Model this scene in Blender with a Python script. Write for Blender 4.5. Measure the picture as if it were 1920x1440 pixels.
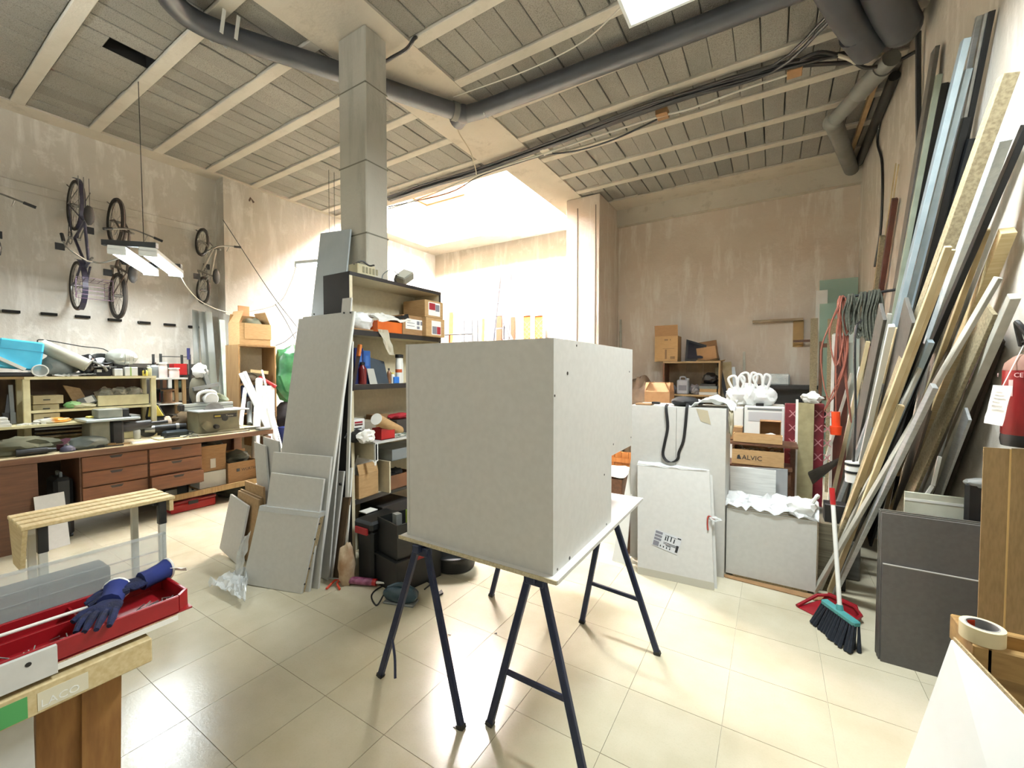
import bpy, bmesh, math, random
from mathutils import Vector as V, Matrix, noise

scene = bpy.context.scene
for o in list(bpy.data.objects):
    bpy.data.objects.remove(o, do_unlink=True)
COL = scene.collection

# ------------------------------------------------------------------ camera
CAM = V((0, 0, 1.7))
F_PX, PITCH, YAW = 786.18, math.radians(-1.792), math.radians(31.922)
cd = bpy.data.cameras.new('camera')
cd.sensor_width = 36.0
cd.lens = F_PX / 1920 * 36
cd.clip_start = 0.02
cam = bpy.data.objects.new('camera', cd)
COL.objects.link(cam)
cam.location = CAM
cam.rotation_euler = (math.radians(90) + PITCH, 0, YAW)
scene.camera = cam

# ------------------------------------------------------------------ sky, exposure
SKY, EXPO = 190.0, -0.02
world = bpy.data.worlds.new('world')
scene.world = world
world.use_nodes = True
bg = world.node_tree.nodes['Background']
bg.inputs['Color'].default_value = (1.0, 0.98, 0.96, 1)
bg.inputs['Strength'].default_value = SKY
vs = scene.view_settings
vs.view_transform = 'Standard'
vs.look = 'None'
vs.gamma = 1
vs.use_curve_mapping = False
vs.exposure = EXPO
LAMP_W = 95.0

# ------------------------------------------------------------------ helpers
FW = V((-math.sin(YAW) * math.cos(PITCH), math.cos(YAW) * math.cos(PITCH), math.sin(PITCH)))
RT = V((math.cos(YAW), math.sin(YAW), 0))
UP = RT.cross(FW)
def P(px, py, x=None, y=None, z=None):
    """world point seen at a photo pixel, on the plane x=, y= or z="""
    d = FW + RT * ((px - 960) / F_PX) - UP * ((py - 720) / F_PX)
    if x is not None: t = x / d.x
    elif y is not None: t = y / d.y
    else: t = (z - CAM.z) / d.z
    return CAM + d * t

def lin(c):
    c = c / 255
    return c / 12.92 if c <= 0.04045 else ((c + 0.055) / 1.055) ** 2.4
def rgb(c): return (lin(c[0]), lin(c[1]), lin(c[2]), 1)

MATS = {}
def mat(name, col, col2=None, rough=0.6, metal=0.0, scale=6.0, detail=4, stretch=(1, 1, 1), bump=0.0, bscale=None,
        vary=0.0, alpha=1.0, trans=0.0, emit=0.0, spec=None, lo=0.35, hi=0.65, coat=0.0):
    """procedural material: two colours mixed by noise, fine bump, per-object value shift"""
    if name in MATS: return MATS[name]
    m = bpy.data.materials.new(name)
    m.use_nodes = True
    nt = m.node_tree
    b = nt.nodes['Principled BSDF']
    N, L = nt.nodes.new, nt.links.new
    b.inputs['Roughness'].default_value = rough
    b.inputs['Metallic'].default_value = metal
    if spec is not None: b.inputs['Specular IOR Level'].default_value = spec
    if coat: b.inputs['Coat Weight'].default_value = coat
    tc = N('ShaderNodeTexCoord')
    mp = N('ShaderNodeMapping')
    mp.inputs['Scale'].default_value = stretch
    L(tc.outputs['Object'], mp.inputs['Vector'])
    nz = N('ShaderNodeTexNoise')
    nz.inputs['Scale'].default_value = scale
    nz.inputs['Detail'].default_value = detail
    L(mp.outputs[0], nz.inputs['Vector'])
    rp = N('ShaderNodeValToRGB')
    rp.color_ramp.elements[0].position = lo
    rp.color_ramp.elements[1].position = hi
    rp.color_ramp.elements[0].color = rgb(col)
    rp.color_ramp.elements[1].color = rgb(col2 or col)
    L(nz.outputs['Fac'], rp.inputs['Fac'])
    out = rp.outputs['Color']
    if vary:
        oi = N('ShaderNodeObjectInfo')
        hs = N('ShaderNodeHueSaturation')
        mr = N('ShaderNodeMapRange')
        mr.inputs['To Min'].default_value = 1 - vary
        mr.inputs['To Max'].default_value = 1 + vary
        L(oi.outputs['Random'], mr.inputs['Value'])
        L(mr.outputs[0], hs.inputs['Value'])
        L(out, hs.inputs['Color'])
        out = hs.outputs['Color']
    L(out, b.inputs['Base Color'])
    if bump:
        n2 = N('ShaderNodeTexNoise')
        n2.inputs['Scale'].default_value = bscale or scale * 4
        n2.inputs['Detail'].default_value = 6
        L(mp.outputs[0], n2.inputs['Vector'])
        bp = N('ShaderNodeBump')
        bp.inputs['Strength'].default_value = bump
        bp.inputs['Distance'].default_value = 0.01
        L(n2.outputs['Fac'], bp.inputs['Height'])
        L(bp.outputs[0], b.inputs['Normal'])
    if alpha < 1: b.inputs['Alpha'].default_value = alpha
    if trans: b.inputs['Transmission Weight'].default_value = trans
    if emit:
        b.inputs['Emission Color'].default_value = rgb(col)
        b.inputs['Emission Strength'].default_value = emit
    MATS[name] = m
    return m

class MB:
    """collects shapes for ONE mesh object"""
    def __init__(s): s.v, s.f = [], []
    def add(s, vs, fs, M=None):
        n = len(s.v)
        s.v += [(M @ V(v) if M else V(v)) for v in vs]
        s.f += [tuple(i + n for i in f) for f in fs]
        return s
    def box(s, c, d, M=None):
        x, y, z = d[0] / 2, d[1] / 2, d[2] / 2
        vs = [(c[0] + a * x, c[1] + b * y, c[2] + e * z) for e in (-1, 1) for a, b in ((-1, -1), (1, -1), (1, 1), (-1, 1))]
        return s.add(vs, [(3, 2, 1, 0), (4, 5, 6, 7), (0, 1, 5, 4), (1, 2, 6, 5), (2, 3, 7, 6), (3, 0, 4, 7)], M)
    def bx(s, x0, x1, y0, y1, z0, z1, M=None):
        return s.box(((x0 + x1) / 2, (y0 + y1) / 2, (z0 + z1) / 2), (x1 - x0, y1 - y0, z1 - z0), M)
    def prism(s, pts, off):
        n = len(pts)
        pts = [V(p) for p in pts]
        off = V(off)
        vs = pts + [p + off for p in pts]
        fs = [tuple(range(n)), tuple(range(2 * n - 1, n - 1, -1))] + [(i, i + n, (i + 1) % n + n, (i + 1) % n) for i in range(n)]
        return s.add(vs, fs)
    def bar(s, a, b, w, t, up=(0, 0, 1)):
        """rectangular bar from a to b, width w across, thickness t along up"""
        a, b = V(a), V(b)
        d = (b - a).normalized()
        u = V(up)
        u = (u - d * u.dot(d))
        if u.length < 1e-4: u = V((1, 0, 0)) - d * d.x
        u.normalize()
        r = d.cross(u)
        vs = [p + r * (w / 2 * i) + u * (t / 2 * j) for p in (a, b) for i, j in ((-1, -1), (1, -1), (1, 1), (-1, 1))]
        return s.add(vs, [(3, 2, 1, 0), (4, 5, 6, 7), (0, 1, 5, 4), (1, 2, 6, 5), (2, 3, 7, 6), (3, 0, 4, 7)])
    def cyl(s, a, b, r0, r1=None, n=12, cap=True):
        a, b = V(a), V(b)
        if r1 is None: r1 = r0
        d = (b - a).normalized()
        u = d.orthogonal().normalized()
        w = d.cross(u)
        vs = []
        for p, r in ((a, r0), (b, r1)):
            for i in range(n):
                t = 2 * math.pi * i / n
                vs.append(p + (u * math.cos(t) + w * math.sin(t)) * r)
        fs = [(i, (i + 1) % n, (i + 1) % n + n, i + n) for i in range(n)]
        if cap: fs += [tuple(range(n - 1, -1, -1)), tuple(range(n, 2 * n))]
        return s.add(vs, fs)
    def tube(s, pts, r, n=6, closed=False, rs=None):
        pts = [V(p) for p in pts]
        k = len(pts)
        vs, fs = [], []
        u = None
        for i, p in enumerate(pts):
            if closed: d = pts[(i + 1) % k] - pts[i - 1]
            else: d = pts[min(i + 1, k - 1)] - pts[max(i - 1, 0)]
            d = d.normalized() if d.length > 1e-9 else V((0, 0, 1))
            if u is None: u = d.orthogonal().normalized()
            else:
                u = u - d * u.dot(d)
                u = u.normalized() if u.length > 1e-6 else d.orthogonal().normalized()
            w = d.cross(u)
            rr = rs[i] if rs else r
            for j in range(n):
                t = 2 * math.pi * j / n
                vs.append(p + (u * math.cos(t) + w * math.sin(t)) * rr)
        m = k if closed else k - 1
        for i in range(m):
            for j in range(n):
                a, b = i * n + j, i * n + (j + 1) % n
                c, d2 = ((i + 1) % k) * n + (j + 1) % n, ((i + 1) % k) * n + j
                fs.append((a, b, c, d2))
        if not closed: fs += [tuple(range(n - 1, -1, -1)), tuple(range((k - 1) * n, k * n))]
        return s.add(vs, fs)
    def ribbon(s, pts, w, t, side=(0, 1, 0)):
        pts = [V(p) for p in pts]
        side = V(side).normalized()
        vs, fs = [], []
        for i, p in enumerate(pts):
            d = (pts[min(i + 1, len(pts) - 1)] - pts[max(i - 1, 0)]).normalized()
            sd = (side - d * side.dot(d)).normalized()
            nn = d.cross(sd)
            vs += [p - sd * w / 2 - nn * t / 2, p + sd * w / 2 - nn * t / 2, p + sd * w / 2 + nn * t / 2, p - sd * w / 2 + nn * t / 2]
        for i in range(len(pts) - 1):
            for j in range(4):
                a = i * 4
                fs.append((a + j, a + (j + 1) % 4, a + 4 + (j + 1) % 4, a + 4 + j))
        fs += [(3, 2, 1, 0), tuple(len(vs) - 4 + j for j in range(4))]
        return s.add(vs, fs)
    def lathe(s, prof, n=16, M=None):
        vs, fs = [], []
        k = len(prof)
        for r, z in prof:
            for j in range(n):
                t = 2 * math.pi * j / n
                vs.append((r * math.cos(t), r * math.sin(t), z))
        for i in range(k - 1):
            for j in range(n):
                fs.append((i * n + j, i * n + (j + 1) % n, (i + 1) * n + (j + 1) % n, (i + 1) * n + j))
        fs += [tuple(range(n - 1, -1, -1)), tuple(range((k - 1) * n, k * n))]
        return s.add(vs, fs, M)
    def blob(s, c, r, seed=0, amp=0.25, freq=2.2, sub=3, flat=None, M=None):
        """lumpy closed shape (bags, cloths): noise-pushed sphere, flattened below flat (local z)"""
        bm = bmesh.new()
        bmesh.ops.create_icosphere(bm, subdivisions=sub, radius=1)
        o = V((seed * 7.13, seed * 3.7, seed * 1.9))
        vs = []
        for v in bm.verts:
            p = v.co.normalized()
            k = 1 + amp * noise.noise(p * freq + o) + amp * 0.5 * noise.noise(p * freq * 2.7 + o) + amp * .25 * noise.noise(p * freq * 6 + o)
            q = V((p.x * k * r[0], p.y * k * r[1], p.z * k * r[2]))
            if flat is not None: q.z = max(q.z, flat)
            vs.append(V(c) + q if M is None else M @ q + V(c))
        fs = [tuple(v.index for v in f.verts) for f in bm.faces]
        bm.free()
        return s.add(vs, fs)
    def sheet(s, a, b, c, d, nu=8, nv=8, amp=0.02, seed=0, t=0.004, fn=None, freq=4):
        """crumpled thin sheet spanning corners a b c d (with real thickness)"""
        a, b, c, d = V(a), V(b), V(c), V(d)
        n = (b - a).cross(d - a).normalized()
        vs = []
        for side in (0, 1):
            for j in range(nv + 1):
                for i in range(nu + 1):
                    u, w = i / nu, j / nv
                    p = (a * (1 - u) + b * u) * (1 - w) + (d * (1 - u) + c * u) * w
                    h = noise.noise(V((u * freq, w * freq, seed * 5.3))) * amp + noise.noise(V((u * freq * 2.3, w * freq * 2.3, seed * 2.1))) * amp * .6
                    if fn: h += fn(u, w)
                    vs.append(p + n * (h + side * t))
        m = (nu + 1) * (nv + 1)
        fs = []
        q = lambda i, j: j * (nu + 1) + i
        for j in range(nv):
            for i in range(nu):
                fs.append((q(i, j + 1), q(i + 1, j + 1), q(i + 1, j), q(i, j)))
                fs.append(tuple(m + k for k in (q(i, j), q(i + 1, j), q(i + 1, j + 1), q(i, j + 1))))
        ring = [q(i, 0) for i in range(nu)] + [q(nu, j) for j in range(nv)] + [q(i, nv) for i in range(nu, 0, -1)] + [q(0, j) for j in range(nv, 0, -1)]
        for k in range(len(ring)):
            x, y = ring[k], ring[(k + 1) % len(ring)]
            fs.append((x, y, y + m, x + m))
        return s.add(vs, fs)
    def lift(s, z=0.0):
        """raise the whole shape so that its lowest point rests at z"""
        d = z - min(v.z for v in s.v)
        if d > 0: s.v = [v + V((0, 0, d)) for v in s.v]
        return s
    def clampz(s, z):
        s.v = [V((v.x, v.y, max(v.z, z + .0015 * (i % 3)))) for i, v in enumerate(s.v)]
        return s
    def mesh(s, name, bev=0.0, smooth=False):
        me = bpy.data.meshes.new(name)
        me.from_pydata([tuple(v) for v in s.v], [], s.f)
        bm = bmesh.new()
        bm.from_mesh(me)
        bmesh.ops.recalc_face_normals(bm, faces=bm.faces)
        if bev:
            es = [e for e in bm.edges if len(e.link_faces) == 2 and e.calc_face_angle(0) > 0.6]
            bmesh.ops.bevel(bm, geom=es, offset=bev, segments=1, affect='EDGES', clamp_overlap=True)
        bm.to_mesh(me)
        bm.free()
        if smooth:
            for p in me.polygons: p.use_smooth = True
            try: me.set_sharp_from_angle(angle=math.radians(40))
            except Exception: pass
        return me

def obj(name, mb, m, parent=None, bev=0.0, smooth=False):
    me = mb.mesh(name, bev, smooth) if isinstance(mb, MB) else mb
    if not me.materials: me.materials.append(m)
    o = bpy.data.objects.new(name, me)
    COL.objects.link(o)
    if parent: o.parent = parent
    return o
def tag(o, label=None, cat=None, group=None, kind=None):
    if label: o['label'] = label
    if cat: o['category'] = cat
    if group: o['group'] = group
    if kind: o['kind'] = kind
    return o
def thing(name, label, cat, group=None, loc=(0, 0, 0), rot=(0, 0, 0)):
    o = bpy.data.objects.new(name, None)
    o.empty_display_size = 0.1
    COL.objects.link(o)
    o.location = loc
    o.rotation_euler = rot
    return tag(o, label, cat, group)
def one(name, label, cat, mb, m, group=None, bev=0.0, smooth=False):
    return tag(obj(name, mb, m, None, bev, smooth), label, cat, group)
def struct(name, mb, m, parent=None, bev=0.0):
    o = obj(name, mb, m, parent, bev)
    if not parent: o['kind'] = 'structure'
    return o
def dup(root, label=None, loc=None, rot=None, group=None):
    c = root.copy()
    COL.objects.link(c)
    if label: c['label'] = label
    if group: c['group'] = group
    if loc is not None: c.location = loc
    if rot is not None: c.rotation_euler = rot
    for ch in root.children:
        k = ch.copy(); COL.objects.link(k); k.parent = c
        for g in ch.children:
            h = g.copy(); COL.objects.link(h); h.parent = k
    return c
def text(name, s, size, m, parent, origin, xdir, ydir, depth=0.001, align='LEFT'):
    """flat lettering lying on a surface"""
    cu = bpy.data.curves.new(name, 'FONT')
    cu.body = s
    cu.size = size
    cu.extrude = depth
    cu.align_x = align
    cu.resolution_u = 2
    t = bpy.data.objects.new(name, cu)
    me = bpy.data.meshes.new_from_object(t)
    bpy.data.objects.remove(t)
    x = V(xdir).normalized(); y = V(ydir).normalized(); z = x.cross(y)
    M = Matrix((x, y, z)).transposed().to_4x4()
    M.translation = V(origin)
    me.transform(M)
    me.name = name
    return obj(name, me, m, parent)
def carve(pts, k=8):
    """smooth curve through points (Catmull-Rom)"""
    pts = [V(p) for p in pts]
    q = [pts[0] * 2 - pts[1]] + pts + [pts[-1] * 2 - pts[-2]]
    out = []
    for i in range(1, len(q) - 2):
        a, b, c, d = q[i - 1:i + 3]
        for j in range(k):
            t = j / k
            out.append(0.5 * ((2 * b) + (c - a) * t + (2 * a - 5 * b + 4 * c - d) * t * t + (3 * b - a - 3 * c + d) * t ** 3))
    out.append(pts[-1])
    return out
def RZ(a, loc=(0, 0, 0)): return Matrix.Translation(V(loc)) @ Matrix.Rotation(a, 4, 'Z')
R = math.radians
random.seed(4)
# ------------------------------------------------------------------ surface materials
def surface(name, cols, bump=0.15, rough=0.85, streak=0.5, fine=60.0, big=0.7, vary=0.0, speck=0.0, spots=0.0):
    """walls, concrete, blocks: world-space layered noise; cols = base, second, streak colour"""
    if name in MATS: return MATS[name]
    m = bpy.data.materials.new(name)
    m.use_nodes = True
    nt = m.node_tree
    N, L = nt.nodes.new, nt.links.new
    b = nt.nodes['Principled BSDF']
    b.inputs['Roughness'].default_value = rough
    b.inputs['Specular IOR Level'].default_value = 0.3
    g = N('ShaderNodeNewGeometry')
    def nz(scale, detail=5, st=None, rough_=0.55):
        n = N('ShaderNodeTexNoise')
        n.inputs['Scale'].default_value = scale
        n.inputs['Detail'].default_value = detail
        n.inputs['Roughness'].default_value = rough_
        if st:
            mp = N('ShaderNodeMapping')
            mp.inputs['Scale'].default_value = st
            L(g.outputs['Position'], mp.inputs['Vector'])
            L(mp.outputs[0], n.inputs['Vector'])
        else: L(g.outputs['Position'], n.inputs['Vector'])
        return n
    def ramp(n, a, c):
        r = N('ShaderNodeMapRange')
        r.inputs['From Min'].default_value = a
        r.inputs['From Max'].default_value = c
        L(n.outputs['Fac'], r.inputs['Value'])
        return r.outputs[0]
    def mix(f, a, c, fac=1.0):
        x = N('ShaderNodeMix')
        x.data_type = 'RGBA'
        if fac != 1.0:
            mm = N('ShaderNodeMath'); mm.operation = 'MULTIPLY'; mm.inputs[1].default_value = fac
            L(f, mm.inputs[0]); f = mm.outputs[0]
        L(f, x.inputs['Factor'])
        for s, i in ((a, 'A'), (c, 'B')):
            sock = [k for k in x.inputs if k.name == i and k.type == 'RGBA'][0]
            if isinstance(s, tuple): sock.default_value = rgb(s)
            else: L(s, sock)
        return [k for k in x.outputs if k.type == 'RGBA'][0]
    c = mix(ramp(nz(big), .35, .65), cols[0], cols[1])
    if streak: c = mix(ramp(nz(1.6, 5, (3.2, 3.2, .55), .65), .52, .68), c, cols[2], streak)
    if spots: c = mix(ramp(nz(3.0, 8, None, .7), .55, .62), c, cols[2], spots)
    if speck: c = mix(ramp(nz(110, 2), .5, .68), c, cols[2], speck)
    if vary:
        oi = N('ShaderNodeObjectInfo'); hs = N('ShaderNodeHueSaturation'); mr = N('ShaderNodeMapRange')
        mr.inputs['To Min'].default_value = 1 - vary; mr.inputs['To Max'].default_value = 1 + vary
        L(oi.outputs['Random'], mr.inputs['Value']); L(mr.outputs[0], hs.inputs['Value']); L(c, hs.inputs['Color'])
        c = hs.outputs['Color']
    L(c, b.inputs['Base Color'])
    bp = N('ShaderNodeBump')
    bp.inputs['Strength'].default_value = bump
    bp.inputs['Distance'].default_value = 0.02
    L(nz(fine, 8, None, .65).outputs['Fac'], bp.inputs['Height'])
    L(bp.outputs[0], b.inputs['Normal'])
    MATS[name] = m
    return m
PLASTER = surface('plaster', ((212, 206, 195), (194, 187, 174), (238, 234, 226)), .45, streak=.65, fine=14, spots=.4)
PLASTER_BACK = surface('plaster_warm', ((230, 216, 200), (216, 199, 181), (243, 235, 223)), .4, streak=.8, fine=14, spots=.2)
CONCRETE = surface('concrete', ((194, 191, 179), (176, 172, 160), (150, 146, 134)), .35, fine=25, streak=.5)
JOIST = surface('joist_concrete', ((222, 216, 202), (204, 197, 182), (184, 176, 160)), .3, streak=.3, fine=30)
SOFFIT = surface('soffit_concrete', ((218, 210, 195), (200, 191, 175), (172, 162, 144)), .3, streak=0, spots=.35, fine=20)
BLOCK = surface('hollow_block', ((164, 161, 152), (144, 141, 132), (94, 92, 85)), .8, streak=0, fine=90, vary=.13, speck=.6)
GROUT = mat('grout', (190, 183, 162), (176, 168, 147), rough=.9)
DARK = mat('dark_void', (18, 17, 15), rough=1)
def tile_mat():
    m = surface('floor_tile', ((194, 187, 165), (180, 172, 147), (164, 154, 128)), .04, rough=.16, streak=0, fine=60, big=2.2, vary=.03, spots=0, speck=.12)
    b = m.node_tree.nodes['Principled BSDF']
    b.inputs['Specular IOR Level'].default_value = .5
    N, L = m.node_tree.nodes.new, m.node_tree.links.new
    g = N('ShaderNodeNewGeometry'); n = N('ShaderNodeTexNoise'); r = N('ShaderNodeMapRange')
    n.inputs['Scale'].default_value = 35; n.inputs['Detail'].default_value = 3
    r.inputs['From Min'].default_value = .3; r.inputs['From Max'].default_value = .7
    r.inputs['To Min'].default_value = .17; r.inputs['To Max'].default_value = .24
    L(g.outputs['Position'], n.inputs['Vector']); L(n.outputs['Fac'], r.inputs['Value']); L(r.outputs[0], b.inputs['Roughness'])
    return m
TILE = tile_mat()

def pix(p):
    q = V(p) - CAM
    w = q.dot(FW)
    if w < 0.05: return None
    return (960 + F_PX * q.dot(RT) / w, 720 - F_PX * q.dot(UP) / w, w)
def seen(p, m=40):
    q = pix(p)
    return bool(q and -m < q[0] < 1920 + m and -m < q[1] < 1440 + m)

# ------------------------------------------------------------------ room shell
HC = 5.05          # underside of the joists
XL, XR, YF, YB, YB2 = -8.4, 1.15, -3.0, 8.83, 9.25
floor = struct('floor', MB().bx(XL - .2, XR + .2, YF - .2, YB2 + .2, -.12, -.006), GROUT)
TS = .4453
pos = []
for i in range(-20, 5):
    for j in range(-10, 21):
        x, y = -.181 + i * TS, .857 + j * TS
        if XL - .1 < x + TS / 2 < XR + .2 and YF - .1 < y + TS / 2 < YB2 + .1:
            pos.append((x + TS / 2, y + TS / 2))
vis = sorted([p for p in pos if seen((p[0], p[1], 0), 120)], key=lambda p: p[0] ** 2 + p[1] ** 2)[:300]
tm = MB().box((0, 0, -.003), (TS - .0026, TS - .0026, .006)).mesh('tile')
visset = set(vis)
for x, y in vis:
    t = obj('tile', tm, TILE, floor)
    t.location = (x, y, 0)
rest = MB()
for x, y in pos:
    if (x, y) not in visset: rest.box((x, y, -.003), (TS - .0026, TS - .0026, .006))
if rest.v:
    o = obj('tile_field', rest, TILE, floor); o['kind'] = 'stuff'

wl = struct('wall_left', MB().bx(XL - .2, XL, YF, YB2, 0, HC + .3), PLASTER)
obj('column', MB().bx(XL, -8.13, 3.6, 4.08, 0, HC), PLASTER, wl)
obj('wall_facing', MB().bx(XL, -8.19, 4.08, 6.0, 0, HC), PLASTER, wl)
# raised strip of plaster over a buried pipe, and the row of steel stubs
a = P(0, 331, x=XL); b = P(365, 425, x=XL)
obj('plaster_strip', MB().bx(XL, XL + .025, -1, 3.55, a.z - .12, a.z), PLASTER, wl, bev=.01)
for px, py in ((21, 584), (92, 589), (155, 594), (215, 600), (270, 605), (318, 609), (363, 613)):
    c = P(px, py, x=XL + .02)
    obj('steel_stub', MB().box((XL + .02, c.y, c.z), (.06, .15, .035)), DARK, wl)
struct('wall_back_left', MB().bx(XL - .2, -3.2, YB2, YB2 + .2, 0, HC + .3), PLASTER)
struct('wall_back_right', MB().bx(-3.4, XR + .2, YB, YB + .2, 0, HC + .3), PLASTER_BACK)
struct('wall_right', MB().bx(XR, XR + .2, YF, YB, 0, HC + .3), PLASTER)
struct('wall_front', MB().bx(XL - .2, XR + .2, YF - .2, YF, 0, HC + .3), PLASTER)

# ceiling: slab, joists and hollow blocks between them
WX0, WX1, WY0, WY1 = -8.0, -3.85, 6.0, 8.5     # light well
sl = MB()
sl.bx(XL - .2, XR + .2, YF - .2, WY0 - .2, HC + .2, HC + .4)
sl.bx(WX1 + .2, XR + .2, WY0 - .2, YB2 + .2, HC + .2, HC + .4).bx(XL - .2, WX1 + .2, WY1 + .2, YB2 + .2, HC + .2, HC + .4).bx(XL - .2, WX0 - .2, WY0 - .2, WY1 + .2, HC + .2, HC + .4)
ceil = struct('ceiling', sl, CONCRETE)
for nm, r in (('flush_beam', (-4.05, -3.2, YF, WY0)), ('flush_beam', (WX1, -3.2, WY0, YB2)), ('edge_beam', (-3.2, XR, 8.2, YB)),
              ('well_soffit', (XL, WX1, WY1, YB2)), ('well_soffit', (XL, WX0, WY0, WY1)), ('well_soffit', (-8.1, -4.05, 5.78, WY0)), ('edge_beam', (XL, -8.1, YF, WY0))):
    obj(nm, MB().bx(r[0], r[1], r[2], r[3], HC, HC + .2), SOFFIT, ceil)
# thickened plaster head where the slab meets the back and left walls
obj('wall_head', MB().bx(-2.83, XR, 8.7, YB, 4.72, HC), SOFFIT, ceil)
JW, BW = .125, .2335
blocks = []
def field(x0, x1, y0, y1, first, skip=()):
    ys = []
    c = first
    while c > y0 + .1: c -= .706
    c += .706
    while c < y1 - .08:
        ys.append(c); c += .706
    for c in ys:
        obj('joist', MB().bx(x0, x1, c - JW / 2, c + JW / 2, HC, HC + .2), JOIST, ceil, bev=.006)
    edges = [y0] + [v for c in ys for v in (c - JW / 2, c + JW / 2)] + [y1]
    rng = random.Random(7)
    for k in range(0, len(edges), 2):
        ya, yb = edges[k] + .006, edges[k + 1] - .006
        if yb - ya < .04: continue
        x = x0
        while x < x1 - .03:
            w = min(BW, x1 - x)
            if any(abs(x + w / 2 - s[0]) < s[2] and ya < s[1] < yb for s in skip): HOLE.append((x, x + w, ya, yb))
            else:
                blocks.append((x + w / 2, (ya + yb) / 2, w - rng.choice((.005, .008, .013)), yb - ya, HC + .022 + rng.uniform(-.008, .012)))
            x += BW
field(-3.2, XR, YF, 8.2, 3.22)
HOLE = []
field(-8.1, -4.05, YF, 5.78, 3.39, ((-5.80, 1.70, .117),))
blocks.sort(key=lambda b: b[0] ** 2 + (b[1] - 1) ** 2)
bmesh_cache = {}
n = 0
far = MB()
for x, y, w, d, z in blocks:
    if seen((x, y, z), 60) and n < 300:
        n += 1
        key = (round(w, 3), round(d, 2))
        if key not in bmesh_cache: bmesh_cache[key] = MB().box((0, 0, .07), (w, d, .14)).mesh('block', bev=.006)
        o = obj('block', bmesh_cache[key], BLOCK, ceil)
        o.location = (x, y, z)
    else: far.box((x, y, z + .07), (w, d, .14))
o = obj('block_field', far, BLOCK, ceil); o['kind'] = 'stuff'
# broken block: shade of the hollow painted as black plates, a web left standing
for hx0, hx1, hy0, hy1 in HOLE:
    obj('block', MB().bx(hx0 + .003, hx1 - .003, hy0, hy0 + .2, HC + .02, HC + .16), BLOCK, ceil, bev=.006)
    ln = MB().bx(hx0, hx1, hy0 + .2, hy1, HC + .185, HC + .2).bx(hx0, hx0 + .006, hy0 + .2, hy1, HC + .03, HC + .19).bx(hx1 - .006, hx1, hy0 + .2, hy1, HC + .03, HC + .19)
    ln.bx(hx0, hx1, hy0 + .2, hy0 + .206, HC + .03, HC + .19).bx(hx0, hx1, hy1 - .006, hy1 + .006, HC + .03, HC + .19)
    obj('hole_shade', ln, DARK, ceil)

# light well above the ceiling
WTOP = 6.95
wm = surface('well_plaster', ((226, 212, 190), (216, 200, 176), (232, 222, 204)), .2, streak=.4, fine=14)
for nm, r in (('wall_well_left', (WX0 - .2, WX0, WY0 - .2, WY1 + .2)), ('wall_well_right', (WX1, WX1 + .2, WY0 - .2, WY1 + .2)),
              ('wall_well_front', (WX0, WX1, WY0 - .2, WY0)), ('wall_well_back', (WX0, WX1, WY1, WY1 + .2))):
    struct(nm, MB().bx(r[0], r[1], r[2], r[3], HC + .2, WTOP), wm)
TERRA = mat('terracotta_paint', (186, 72, 26), (168, 60, 20), rough=.8)
struct('trim_1', MB().bx(WX0, WX0 + .06, WY0 + .3, WY1, 6.15, 6.9).bx(WX0 + .06, -6.7, WY1 - .06, WY1, 6.15, 6.9), TERRA)

# pillars
pc = struct('wall_pillar', MB().bx(-3.81, -3.4, 2.77, 3.04, 0, HC), CONCRETE, bev=.012)
for z in (2.0, 3.05, 3.75, 4.5):
    obj('shutter_mark', MB().bx(-3.813, -3.397, 2.767, 3.043, z, z + .012), mat('shutter_line', (120, 117, 104), rough=.9), pc)
p2 = struct('wall_pier', MB().bx(-3.51, -2.83, 7.67, YB, 0, HC), PLASTER_BACK, bev=.01)
for px in (1083, 1117):
    a = P(px, 400, y=7.665)
    obj('crack', MB().bx(a.x - .008, a.x + .008, 7.664, 7.672, .8, 4.85), mat('crack_line', (105, 92, 78), rough=1), p2)

# ------------------------------------------------------------------ lamps
TUBE = mat('lit_tube', (240, 250, 255), emit=30, rough=.4)
ENAMEL = mat('white_enamel', (228, 232, 230), rough=.3)
DMETAL = mat('dark_metal', (58, 60, 60), (46, 48, 48), rough=.45, metal=.6)
WHITEWIRE = mat('white_cord', (222, 218, 205), rough=.6)
def area(parent, loc, sx, sy, w, rotz=0):
    ld = bpy.data.lights.new('tube_light', 'AREA')
    ld.shape = 'RECTANGLE'
    ld.size, ld.size_y = sx, sy
    ld.energy = w
    ld.color = (.92, .985, 1.0)
    o = bpy.data.objects.new('tube_light', ld)
    COL.objects.link(o)
    o.parent = parent
    o.location = loc
    o.rotation_euler = (0, 0, rotz)
    return o
def batten(root, M, length, n=2, gap=.12, w=.2):
    """twin-tube fluorescent batten hung face down, along local x"""
    obj('housing', MB().box((0, 0, .07), (length, w, .05), M), ENAMEL, root, bev=.006)
    for s in (-1, 1):
        obj('end_cap', MB().box((s * (length / 2 - .02), 0, .03), (.04, w, .06), M), ENAMEL, root)
        if n > 1 or s > 0:
            y = s * gap / 2 if n > 1 else 0
            obj('tube', MB().cyl(M @ V((-length / 2 + .04, y, .02)), M @ V((length / 2 - .04, y, .02)), .014, n=10), TUBE, root, smooth=True)
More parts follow.
